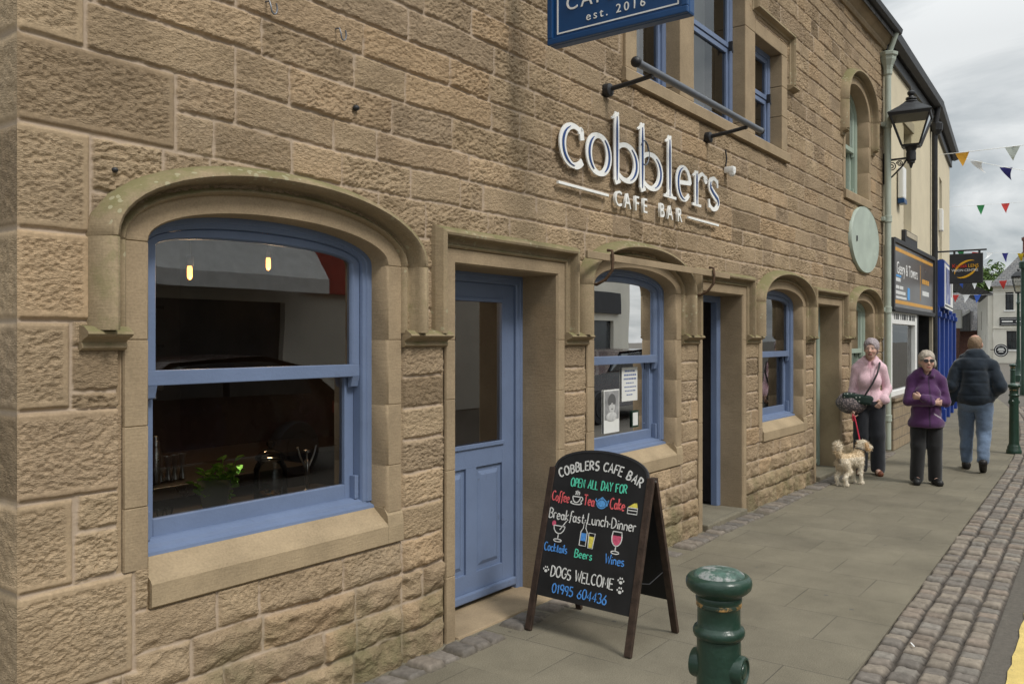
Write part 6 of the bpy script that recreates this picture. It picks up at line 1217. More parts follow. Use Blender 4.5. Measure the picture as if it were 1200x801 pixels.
# local x runs towards -X, -y faces the cafe
M['reds'] = mat('red_fascia', (.42, .05, .04), .5); M['awn'] = mat('grey_awning', (.82, .82, .80), .8)
lb('wall', lambda b: wall_with(b, -14, 7, 0, 6.2, [(-13, -10.5, .6, 2.2), (-9.5, -8.6, 0, 2.2), (-6.2, -3.6, .6, 2.2), (-1.0, 2.2, .5, 2.3), (3.2, 4.2, 0, 2.2)]), M['wpaint'], op)
lb('window', lambda b: [(b.box(a, c, .12, .16, z0, z1),) for a, c, z0, z1 in ((-13, -10.5, .6, 2.2), (-9.5, -8.6, 0, 2.2), (-6.2, -3.6, .6, 2.2), (-1.0, 2.2, .5, 2.3), (3.2, 4.2, 0, 2.2), )], M['darkpane'], op)
lb('window', lambda b: [b.box(a, c, -.03, .02, z0, z1) for x in (-11.5, -7.5, -2.5, 1.5, 4.5) for a, c, z0, z1 in ((x-.6, x+.6, 3.7, 5.2),)], M['darkpane'], op)
lb('window_frame', lambda b: [b.box(x-.65+i*.6, x-.55+i*.6, -.05, -.031, 3.65, 5.25) for x in (-11.5, -7.5, -2.5, 1.5, 4.5) for i in range(3)]+[b.box(-6.2+k*.86, -6.12+k*.86, -.02, .1, .6, 2.2) for k in range(4)]+[b.box(-6.2, -3.6, -.02, .1, 1.6, 1.68)], M['white'], op)
lb('awning', lambda b: (b.prism([(0, 3.7), (-.8, 2.7), (-.8, 2.45), (-.77, 2.45), (-.72, 2.65), (0, 3.55)], 'x', -1.4, 4.6)), M['awn'], op)
lb('fascia', lambda b: b.box(-2.6, -1.45, -.12, -.002, 2.5, 3.3, .01), M['reds'], op); lb('fascia', lambda b: b.box(-13.3, -8.2, -.1, -.002, 2.4, 3.0, .01), M['dark'], op)
lb('roof', lambda b: b.add([(-14.2, -.3, 6.2), (7.2, -.3, 6.2), (7.2, 4, 8.8), (-14.2, 4, 8.8)], [(0, 1, 2, 3)]), M['slate'], op)
op2 = thing('opposite_house', 'stone terrace across the street further along, reflected in the far windows', 'building', (38, -10.5, 0), R(180))
lb('wall', lambda b: wall_with(b, 0, 11, 0, 6.0, [(1, 2.2, .8, 2.2), (3.4, 4.3, 0, 2.1), (6, 7.2, .8, 2.2), (8.6, 9.5, 0, 2.1)]), M['riser'], op2); lb('window', lambda b: [b.box(a, c, .1, .14, z0, z1) for a, c, z0, z1 in ((1, 2.2, .8, 2.2), (3.4, 4.3, 0, 2.1), (6, 7.2, .8, 2.2), (8.6, 9.5, 0, 2.1))], M['darkpane'], op2)
lb('window', lambda b: [b.box(x, x+1.1, -.03, .02, 3.6, 5.0) for x in (1, 3.6, 6, 8.5)], M['darkpane'], op2); lb('roof', lambda b: b.add([(-.2, -.3, 6.0), (11.2, -.3, 6.0), (11.2, 4, 8.6), (-.2, 4, 8.6)], [(0, 1, 2, 3)]), M['slate'], op2)
def car(label, x, y, col):
    t = thing('parked_car', label, 'car', (x, y, -.02), 0, 'cars parked across the street')
    prof = [(-2.05, .32), (-2.08, .62), (-1.98, .86), (-1.85, .92), (-1.0, 1.0), (-.35, 1.40), (.9, 1.46), (1.55, 1.30), (1.95, .98), (2.06, .80), (2.08, .45), (2.0, .30)]
    b = MB(); v = []; ys = [(-.86, .86), (-.80, 1.0), (0, 1.0)]
    secs = [(-.80, .93), (-.86, .985), (-.86, 1.0)]; L_ = []
    for yy, k in ((-.70, .94), (-.82, .985), (-.86, .99), (.86, .99), (.82, .985), (.70, .94)):
        L_.append([(px*(.97+.03*k if abs(yy) < .8 else 1.0), yy*(1 if pz < .95 else 1-.24*(pz-.95)/.5), .3+(pz-.3)*k) for px, pz in prof])
    m_ = len(prof)
    for r in L_: v += r
    f = [(i*m_+k, i*m_+(k+1) % m_, (i+1)*m_+(k+1) % m_, (i+1)*m_+k) for i in range(len(L_)-1) for k in range(m_)]+[tuple(range(m_))[::-1], tuple((len(L_)-1)*m_+k for k in range(m_))]
    b.add(v, f); obj('body', b.me('body', True, 30), col, t, local=True)
    for s_ in (-1, 1):
        b = MB(); yy = s_*.865
        for P in ([(-.85, 1.02), (-.3, 1.35), (.25, 1.38), (.25, 1.0)], [(.33, 1.0), (.33, 1.38), (.85, 1.38), (1.4, 1.22), (1.5, 1.0)]): b.prism([(px, pz) for px, pz in P], 'y', yy*(1-.0), yy*.80)
        obj('side_window', b.me('side_window'), M['darkpane'], t, local=True)
        for wx in (-1.3, 1.28):
            b = MB(); b.lathe([(.31, -.1), (.33, -.06), (.33, .06), (.31, .1), (.2, .1), (.18, .08), (.02, .08)], 24, (wx, s_*.80, .33), 'y'); w_ = obj('wheel', b.me('wheel', True, 40), M['dark'], t, local=True)
            b = MB(); b.lathe([(.19, .0), (.19, .03), (.06, .02), (.02, .03)] if s_ > 0 else [(.02, -.03), (.06, -.02), (.19, -.03), (.19, 0)], 16, (wx, s_*.88, .33), 'y'); obj('rim', b.me('rim', True, 40), M['dark'], w_, local=True)
    for s_ in (-1, 1):
        b = MB(); b.box(-2.10, -2.0, s_*.62-.14, s_*.62+.14, .62, .76, .02); obj('headlight', b.me('headlight'), M['paper'], t, local=True); b = MB(); b.box(2.0, 2.1, s_*.70-.1, s_*.70+.1, .7, .92, .02); obj('tail_light', b.me('tail_light'), M['reds'], t, local=True)
    b = MB(); b.box(2.075, 2.1, -.26, .26, .5, .61); obj('number_plate', b.me('number_plate'), M['yellow'], t, local=True)
    return t
M['carred'] = mat('dark_red_car_paint', (.035, .010, .011), .25, var=.1, bump=0, spec=.6, coat=.6)
car('dark red car parked across the street, reflected in the big window', 5.5, -5.7, M['carred']); car('dark red car further along across the street, reflected in the second window', 15.6, -5.9, M['carred'])
# ------------------------------------------------------------------ people and the dog: smooth bodies grown from blended limbs
class SDF:
    def __init__(s): s.p = []          # (kind, args, blend)
    def cap(s, a, b, ra, rb=None, k=.03): s.p.append(('c', np.array(a, float), np.array(b, float), ra, ra if rb is None else rb, k)); return s
    def ell(s, c, r, k=.03, rot=None): s.p.append(('e', np.array(c, float), np.array(r, float), rot, None, k)); return s
    def cut(s, c, r, k=.01): s.p.append(('x', np.array(c, float), np.array(r, float), None, None, k)); return s
    def cutz(s, z, up=True): s.p.append(('z', z, up, None, None, 0)); return s
    def chain(s, pts, rs, k=.03):
        for i in range(len(pts)-1): s.cap(pts[i], pts[i+1], rs[i], rs[i+1], k)
        return s
    def __call__(s, P):
        d = None
        for kind, a, b, ra, rb, k in s.p:
            if kind == 'c':
                ba = b-a; pa = P-a; h = np.clip((pa@ba)/max(1e-9, ba@ba), 0, 1); q = np.linalg.norm(pa-h[..., None]*ba, axis=-1)-(ra+(rb-ra)*h)
            elif kind == 'z':
                q = (P[..., 2]-a)*(1 if b else -1); d = np.maximum(d, q); continue
            else:
                pa = P-a
                if ra is not None: pa = pa@np.array(ra)
                k0 = np.linalg.norm(pa/b, axis=-1); k1 = np.linalg.norm(pa/(b*b), axis=-1)+1e-9; q = k0*(k0-1)/k1
            if kind == 'x': h = np.clip(.5-.5*(d+q)/k, 0, 1); d = d*(1-h)-q*h+k*h*(1-h); continue
            if d is None: d = q
            else: h = np.clip(.5+.5*(d-q)/k, 0, 1); d = q*h+d*(1-h)-k*h*(1-h)
        return d
def sdf_mesh(name, f, lo, hi, h, col=None):
    lo = np.array(lo, float); n = np.ceil((np.array(hi)-lo)/h).astype(int)+1; B = 8
    nb = np.ceil(n/B).astype(int); n = nb*B+1
    D = np.full(n, 1.0); cen = np.stack(np.meshgrid(*[lo[i]+(np.arange(nb[i])+.5)*B*h for i in range(3)], indexing='ij'), -1)
    dc = f(cen.reshape(-1, 3)).reshape(nb); act = np.argwhere(np.abs(dc) < B*h*.95+.02)
    for i in np.argwhere(dc < 0): D[i[0]*B:i[0]*B+B+1, i[1]*B:i[1]*B+B+1, i[2]*B:i[2]*B+B+1] = -1
    g = np.stack(np.meshgrid(*[np.arange(B+1)]*3, indexing='ij'), -1)
    idx = act[:, None, None, None, :]*B+g[None]; P = lo+idx*h; val = f(P.reshape(-1, 3)).reshape(idx.shape[:-1])
    D[idx[..., 0], idx[..., 1], idx[..., 2]] = val
    s = D < 0; c = [D[i:n[0]-1+i, j:n[1]-1+j, k:n[2]-1+k] for i in (0, 1) for j in (0, 1) for k in (0, 1)]
    cnt = sum((q < 0).astype(int) for q in c); cell = (cnt > 0) & (cnt < 8); ci = np.argwhere(cell); vid = np.full(cell.shape, -1); vid[cell] = np.arange(len(ci))
    off = np.array([(i, j, k) for i in (0, 1) for j in (0, 1) for k in (0, 1)]); vals = np.stack([q[cell] for q in c], -1)
    acc = np.zeros((len(ci), 3)); w = np.zeros(len(ci))
    for a in range(8):
        for b in range(a+1, 8):
            if np.abs(off[a]-off[b]).sum() == 1:
                m = (vals[:, a] < 0) != (vals[:, b] < 0); t = vals[m, a]/(vals[m, a]-vals[m, b]); acc[m] += off[a]+(off[b]-off[a])*t[:, None]; w[m] += 1
    V = lo+(ci+acc/w[:, None])*h; F = []
    for ax in range(3):
        o = [0, 0, 0]; o[ax] = 1; sl = tuple(slice(0, n[i]-o[i]) for i in range(3)); s2 = tuple(slice(o[i], n[i]) for i in range(3)); e = np.argwhere(s[sl] != s[s2])
        u, v = (ax+1) % 3, (ax+2) % 3; e = e[(e[:, u] > 0) & (e[:, v] > 0) & (e[:, u] < n[u]-1) & (e[:, v] < n[v]-1)]
        def at(du, dv): q = e.copy(); q[:, u] += du; q[:, v] += dv; return vid[q[:, 0], q[:, 1], q[:, 2]]
        quad = np.stack([at(-1, -1), at(0, -1), at(0, 0), at(-1, 0)], -1); fl = s[e[:, 0], e[:, 1], e[:, 2]]; quad[~fl] = quad[~fl][:, ::-1]; F.append(quad[(quad >= 0).all(1)])
    F = np.concatenate(F); me = bpy.data.meshes.new(name); me.vertices.add(len(V)); me.vertices.foreach_set('co', V.astype(np.float32).ravel())
    me.loops.add(F.size); me.loops.foreach_set('vertex_index', F.astype(np.int32).ravel()); me.polygons.add(len(F)); me.polygons.foreach_set('loop_start', (np.arange(len(F))*4).astype(np.int32))
    me.update(calc_edges=True); me.validate(); me.polygons.foreach_set('use_smooth', np.ones(len(me.polygons), bool))
    if col is not None: set_col(me, np.concatenate([np.clip(col(V), 0, 1), np.ones((len(V), 1))], 1))
    return me
def wrap(sd, folds=.0, freq=14.0, seed=1, stretch=(1, 1, .6)):
    """cloth: add soft folds to a distance function"""
    st = np.array(stretch)*freq
    return lambda P: sd(P)-folds*1.3*vnoise3(P*st, seed)-folds*.7*vnoise3(P*st*2.3, seed+1)+folds*.35
M['skin'] = attr_mat('skin', .55, .08, 120, .05); M['cloth'] = attr_mat('cloth', .88, .35, 260, .12, 60, .3); M['hairm'] = attr_mat('hair', .7, .6, 160, .3, 130); M['fur'] = attr_mat('fur', .85, .6, 120, .25, 70); M['leather'] = attr_mat('leather', .45, .2, 120, .2, 30)
def flatc(c): return lambda V: np.tile(np.array(c, float), (len(V), 1))
def hand(sd, wrist, fwd, palm, side, curl=.5, s=1.0):
    """palm and five fingers; fwd: towards the fingers, palm: palm normal, side: towards the thumb"""
    w, f, p, t = (np.array(v, float) for v in (wrist, fwd, palm, side)); f /= np.linalg.norm(f); t -= f*(t@f); t /= np.linalg.norm(t); p = np.cross(f, t)*(1 if np.cross(f, t)@p > 0 else -1)
    sd.cap(w, w+f*.03*s, .021*s, .024*s, .012)
    for k, L_ in ((-.75, .060), (-.25, .070), (.25, .076), (.75, .070)):
        b = w+f*.075*s+t*k*.036*s; sd.cap(w+f*.025*s+t*k*.02*s, b, .016*s, .012*s, .012)
        c1 = b+(f*math.cos(curl)+p*math.sin(curl))*L_*.5*s; c2 = c1+(f*math.cos(curl*2.3)+p*math.sin(curl*2.3))*L_*.5*s
        sd.cap(b, c1, .0098*s, .009*s, .005); sd.cap(c1, c2, .009*s, .0075*s, .004)
    b = w+f*.02*s+t*.022*s; c1 = b+(f*.5+t*.75+p*.2)*.034*s; c2 = c1+(f*.85+t*.2+p*.4)*.032*s; sd.cap(b, c1, .013*s, .011*s, .01); sd.cap(c1, c2, .011*s, .009*s, .004)
def head(sd, c, yaw=0.0, s=1.0, male=False, nose=1.0):
    """c: head centre (eye height); returns function mapping local head coords to body coords"""
    cy_, sy_ = math.cos(yaw), math.sin(yaw)
    T = lambda x, y, z: (c[0]+(x*cy_-y*sy_)*s, c[1]+(x*sy_+y*cy_)*s, c[2]+z*s)
    rot = [[cy_, -sy_, 0], [sy_, cy_, 0], [0, 0, 1]]
    sd.ell(T(0, .012, .022), np.array((.074, .093, .092))*s, .02, rot)                 # skull
    sd.ell(T(0, -.028, -.035), np.array((.060, .062, .078))*s, .03, rot)               # face
    sd.ell(T(0, -.052, -.098), np.array((.030, .026, .022))*s, .03, rot)               # chin
    for x in (-1, 1):
        sd.ell(T(.034*x, -.066, -.035), np.array((.022, .018, .018))*s, .02, rot)       # cheek bone
        sd.ell(T(.030*x, -.079, .020), np.array((.026, .010, .008))*s, .012, rot)       # brow
        sd.ell(T(.076*x, .012, -.012), np.array((.010, .020, .032))*s, .01, rot)        # ear
        sd.cut(T(.031*x, -.099, .002), np.array((.017, .016, .010))*s, .014)            # eye socket
        sd.ell(T(.030*x, -.078, .001), np.array((.013, .011, .010))*s, .004, rot)       # eyelid
    sd.cap(T(0, -.088, .004), T(0, -.106, -.032), .0085*s, .0125*s*nose, .012); sd.ell(T(0, -.094, -.036), np.array((.018, .012, .009))*s, .01, rot)
    sd.ell(T(0, -.088, -.064), np.array((.024, .009, .006))*s, .008, rot); sd.ell(T(0, -.085, -.076), np.array((.021, .009, .007))*s, .008, rot)
    def inv(V):
        d = (V-np.array(c))/s; return np.stack([d[:, 0]*cy_+d[:, 1]*sy_, -d[:, 0]*sy_+d[:, 1]*cy_, d[:, 2]], -1)
    return T, inv
def face_col(inv, skin, lip=(.42, .16, .14), brow=(.25, .20, .17), eyes=True):
    skin = np.array(skin)
    def f(V):
        L_ = inv(V); c = np.tile(skin, (len(V), 1)); n = vnoise3(V*30, 5)[:, None]; c = c*(.92+.16*n)
        fr = L_[:, 1] < -.05
        for x in (-1, 1):
            e = ((L_[:, 0]-.034*x)/.018)**2+((L_[:, 2]+.03)/.018)**2 < 1; c[fr & e] = c[fr & e]*np.array((1.06, .90, .88))
            if eyes:
                e = ((L_[:, 0]-.030*x)/.0125)**2+((L_[:, 2]-.0015)/.0052)**2 < 1; c[fr & e] = (.5, .47, .43)
                e = ((L_[:, 0]-.030*x)/.0062)**2+((L_[:, 2]-.0015)/.0062)**2 < 1; c[fr & e] = (.03, .03, .035)
            e = ((L_[:, 0]-.031*x)/.02)**2+((L_[:, 2]-.0235)/.0045)**2 < 1; c[fr & e] = brow
        e = (np.abs(L_[:, 0]) < .023) & (np.abs(L_[:, 2]+.070) < .010) & fr; c[e] = lip
        e = (np.abs(L_[:, 0]) < .022) & (np.abs(L_[:, 2]+.070) < .0016) & fr; c[e] = np.array(lip)*.4
        return c
    return f
def add_part(par, name, me, m): return obj(name, me, m, par, local=True)

# --- woman in the pink fleece, right hand holding the lead
def pink_woman():
    t = thing('person', 'woman with cropped grey hair and pale pink zip fleece holding a red lead', 'person', (10.83, -.36, 0), R(-72))
    hc = (.02, -.035, 1.515)
    b = SDF(); T, inv = head(b, hc, R(-14), .98)
    b.cap((.012, .0, 1.43), (.0, .03, 1.29), .050, .050, .02); b.cap((0, .045, 1.27), (0, .02, .98), .07, .085, .04); b.cap((-.11, .025, 1.27), (.11, .025, 1.27), .035, .035, .03); b.ell((0, .015, .90), (.13, .095, .10), .04)
    Rs, Re, Rw = (-.142, .02, 1.275), (-.182, .04, 1.00), (-.195, -.085, .785); Ls, Le, Lw = (.142, .02, 1.275), (.205, .06, 1.03), (.145, -.08, .90)
    b.chain([Rs, Re, Rw], [.040, .033, .024]); b.chain([Ls, Le, Lw], [.040, .033, .025])
    hand(b, Rw, (.06, -.25, -1), (.5, -.4, .1), (.0, -1, .0), .95, .95); hand(b, Lw, (-.55, -.3, -.75), (-.1, .6, 0), (-.6, -.4, .6), .4, .95)
    for sx in (-1, 1): b.chain([(.078*sx, .01, .80), (.09*sx, -.005, .47), (.095*sx, .03, .07)], [.068, .052, .038]); b.cap((.095*sx, .03, .06), (.10*sx, -.10, .035), .035, .03)
    add_part(t, 'body', sdf_mesh('body', b, (-.36, -.3, 0), (.4, .25, 1.66), .0078, face_col(inv, (.54, .345, .27), brow=(.30, .24, .21))), M['skin'])
    j = SDF(); j.cap((0, .03, 1.25), (0, .02, 1.0), .108, .120, .08); j.cap((-.09, .026, 1.315), (-.128, .022, 1.275), .06, .058, .05); j.cap((.09, .026, 1.315), (.128, .022, 1.275), .06, .058, .05); j.cap((-.05, .03, 1.335), (.05, .03, 1.335), .06, .06, .06); j.ell((0, .015, .90), (.165, .132, .12), .05); j.ell((.055, -.07, 1.13), (.07, .055, .075), .07); j.ell((-.055, -.07, 1.13), (.07, .055, .075), .07)
    j.chain([Rs, Re, (-.195, -.07, .825)], [.056, .046, .038], .03); j.chain([Ls, Le, (.16, -.06, .93)], [.056, .047, .04], .03)
    j.cap((-.03, .045, 1.385), (.05, .045, 1.385), .05, .05, .02); j.cap((-.05, .0, 1.395), (-.025, -.05, 1.345), .026, .022, .02); j.cap((.072, .0, 1.395), (.047, -.05, 1.345), .026, .022, .02); j.ell((.165, -.08, .90), (.055, .04, .045), .03)
    j.cut((.01, -.035, 1.43), (.058, .075, .065), .012); j.cutz(.845, False)
    def jc(V):
        c = np.tile(np.array((.70, .48, .53)), (len(V), 1)); fr = (V[:, 1] < -.03)
        z = fr & (np.abs(V[:, 0]-.012) < .006) & (V[:, 2] < 1.39); c[z] = (.46, .26, .31); s_ = fr & (np.abs(V[:, 0]-.012) < .03) & (V[:, 2] > 1.28); c[s_] = (.55, .32, .37); return c
    add_part(t, 'fleece', sdf_mesh('fleece', wrap(j, .0055, 9, 3, (1, 1, 1.4)), (-.36, -.3, .82), (.4, .25, 1.5), .0085, jc), M['cloth'])
    p = SDF(); p.ell((0, .015, .865), (.165, .13, .10), .05)
    for sx in (-1, 1): p.chain([(.083*sx, .01, .84), (.092*sx, -.005, .47), (.100*sx, .03, .075)], [.098, .082, .078], .025)
    p.cutz(.035, False); add_part(t, 'trousers', sdf_mesh('trousers', wrap(p, .006, 10, 7), (-.3, -.2, .0), (.3, .25, .99), .009, flatc((.016, .018, .024))), M['cloth'])
    for sx in (-1, 1):
        q = SDF(); q.cap((.10*sx, .05, .035), (.105*sx+.01*sx, -.115, .026), .042, .036, .03); q.cutz(.0, False); add_part(t, 'shoe', sdf_mesh('shoe', q, (-.2, -.2, -.01), (.2, .14, .1), .007, flatc((.19, .065, .035))), M['leather'])
    h = SDF(); h.ell(T(0, .018, .036), np.array((.083, .100, .092)), .02); h.ell(T(0, .05, -.02), np.array((.072, .06, .065)), .03)
    h.cut(T(0, -.105, -.025), np.array((.070, .075, .085)), .02)
    add_part(t, 'hair', sdf_mesh('hair', wrap(h, .008, 55, 2, (1, 1, 1)), (-.12, -.2, 1.36), (.16, .14, 1.68), .0072, lambda V: np.array((.34, .29, .30))*(.75+.5*vnoise3(V*70, 3))[:, None]), M['hairm'])
    return t, Rw
pw, pw_hand = pink_woman()
# --- woman with crossed arms in the purple fleece and dark glasses
def purple_woman():
    t = thing('person', 'woman in a purple fleece and dark glasses standing with her arms crossed', 'person', (10.50, -1.05, 0), R(-70))
    hc = (0, -.03, 1.385); b = SDF(); T, inv = head(b, hc, R(4), .98)
    b.cap((0, .01, 1.30), (0, .03, 1.18), .05, .05, .02); b.cap((0, .045, 1.15), (0, .02, .9), .07, .085, .04); b.cap((-.11, .025, 1.15), (.11, .025, 1.15), .035, .035, .03); b.ell((0, .015, .80), (.12, .09, .10), .04)
    Rs, Re, Rw = (-.145, .02, 1.165), (-.192, -.03, .93), (.05, -.185, .925); Ls, Le, Lw = (.145, .02, 1.165), (.192, -.03, .925), (-.085, -.20, .985)
    b.chain([Rs, Re, Rw], [.040, .033, .024]); b.chain([Ls, Le, Lw], [.040, .033, .024])
    hand(b, Rw, (1, .15, .0), (.1, 1, .1), (0, -.2, .9), .95, .86); hand(b, Lw, (-.95, .2, .12), (0, 1, 0), (.1, -.2, .9), 1.0, .88)
    for sx in (-1, 1): b.chain([(.075*sx, .01, .72), (.088*sx, -.005, .43), (.09*sx, .03, .07)], [.065, .05, .036]); b.cap((.09*sx, .03, .06), (.11*sx, -.1, .035), .035, .03)
    add_part(t, 'body', sdf_mesh('body', b, (-.36, -.34, 0), (.4, .25, 1.53), .0078, face_col(inv, (.55, .35, .275), eyes=False, brow=(.32, .26, .22))), M['skin'])
    j = SDF(); j.cap((0, .03, 1.13), (0, .015, .9), .112, .124, .08); j.cap((-.09, .026, 1.205), (-.13, .022, 1.165), .06, .06, .05); j.cap((.09, .026, 1.205), (.13, .022, 1.165), .06, .06, .05); j.cap((-.05, .03, 1.225), (.05, .03, 1.225), .06, .06, .06); j.ell((0, .015, .82), (.155, .132, .12), .05); j.ell((0, .015, .68), (.188, .155, .10), .06); j.ell((.055, -.07, 1.02), (.075, .06, .07), .06); j.ell((-.055, -.07, 1.02), (.075, .06, .07), .06)
    j.chain([Rs, Re, (.02, -.185, .928)], [.056, .048, .04], .02); j.chain([Ls, Le, (-.065, -.195, .978)], [.056, .048, .04], .02)
    j.cap((-.035, .045, 1.275), (.035, .045, 1.275), .046, .046, .02); j.cap((-.055, .0, 1.285), (-.045, -.06, 1.215), .026, .024, .02); j.cap((.055, .0, 1.285), (.045, -.06, 1.215), .026, .024, .02)
    j.cut((.0, -.06, 1.29), (.045, .065, .085), .012); j.cutz(.645, False)
    def jc(V):
        c = np.tile(np.array((.072, .022, .088)), (len(V), 1)); fr = V[:, 1] < -.05
        z = fr & (np.abs(V[:, 0]-.01) < .006) & (V[:, 2] > .65) & (V[:, 2] < 1.2); c[z] = (.03, .012, .04)
        e = fr & (np.abs(V[:, 0]-.115-(V[:, 2]-.765)*-.7) < .03) & (np.abs(V[:, 2]-.765+(V[:, 0]-.115)*.6) < .006); c[e] = (.5, .46, .5); return c
    add_part(t, 'fleece', sdf_mesh('fleece', wrap(j, .007, 8, 13, (1, 1, 1.5)), (-.38, -.34, .62), (.4, .3, 1.36), .0085, jc), M['cloth'])
    p = SDF(); p.ell((0, .015, .70), (.14, .105, .09), .05)
    for sx in (-1, 1): p.chain([(.080*sx, .01, .70), (.086*sx, -.005, .43), (.096*sx, .03, .06)], [.088, .072, .068], .02)
    p.cutz(.03, False); add_part(t, 'trousers', sdf_mesh('trousers', wrap(p, .006, 10, 17), (-.3, -.2, .0), (.3, .25, .92), .009, flatc((.012, .012, .013))), M['cloth'])
    for sx, dy in ((-1, .0), (1, -.0)):
        q = SDF(); q.cap((.092*sx, .05, .04), (.115*sx, -.125, .032), .044, .040, .03); q.cutz(.0, False); add_part(t, 'shoe', sdf_mesh('shoe', q, (-.22, -.22, -.01), (.22, .14, .1), .007, flatc((.02, .02, .02))), M['leather'])
    h = SDF(); h.ell(T(0, .018, .030), np.array((.080, .098, .090)), .02); h.ell(T(0, .05, -.03), np.array((.074, .058, .075)), .03); h.ell(T(.082, .02, -.035), np.array((.02, .035, .04)), .02); h.cut(T(0, -.105, -.022), np.array((.068, .075, .078)), .02)
    add_part(t, 'hair', sdf_mesh('hair', wrap(h, .007, 50, 22, (1, 1, .6)), (-.14, -.2, 1.22), (.18, .14, 1.54), .0072, lambda V: np.array((.40, .35, .29))*(.7+.55*vnoise3(V*60, 3))[:, None]), M['hairm'])
    g_ = MB(); fr_ = []
    for x in (-1, 1): g_.add([T(.030*x+.026*math.cos(a), -.100-.003*math.cos(a)*0, .003+.019*math.sin(a)) for a in [2*math.pi*k/14 for k in range(14)]]+[T(.030*x+.026*math.cos(a), -.092, .003+.019*math.sin(a)) for a in [2*math.pi*k/14 for k in range(14)]], [tuple(range(14)), tuple(range(27, 13, -1))]+[(k, (k+1) % 14, 14+(k+1) % 14, 14+k) for k in range(14)]); g_.tube([T(.055*x, -.094, .008), T(.074*x, -.03, .008), T(.078*x, .01, .0)], .003, 6)
    g_.tube([T(-.006, -.100, .006), T(.006, -.100, .006)], .003, 6); obj('dark_glasses', g_.me('dark_glasses', True, 40), M['dark'], t, local=True)
    return t
purple_woman()
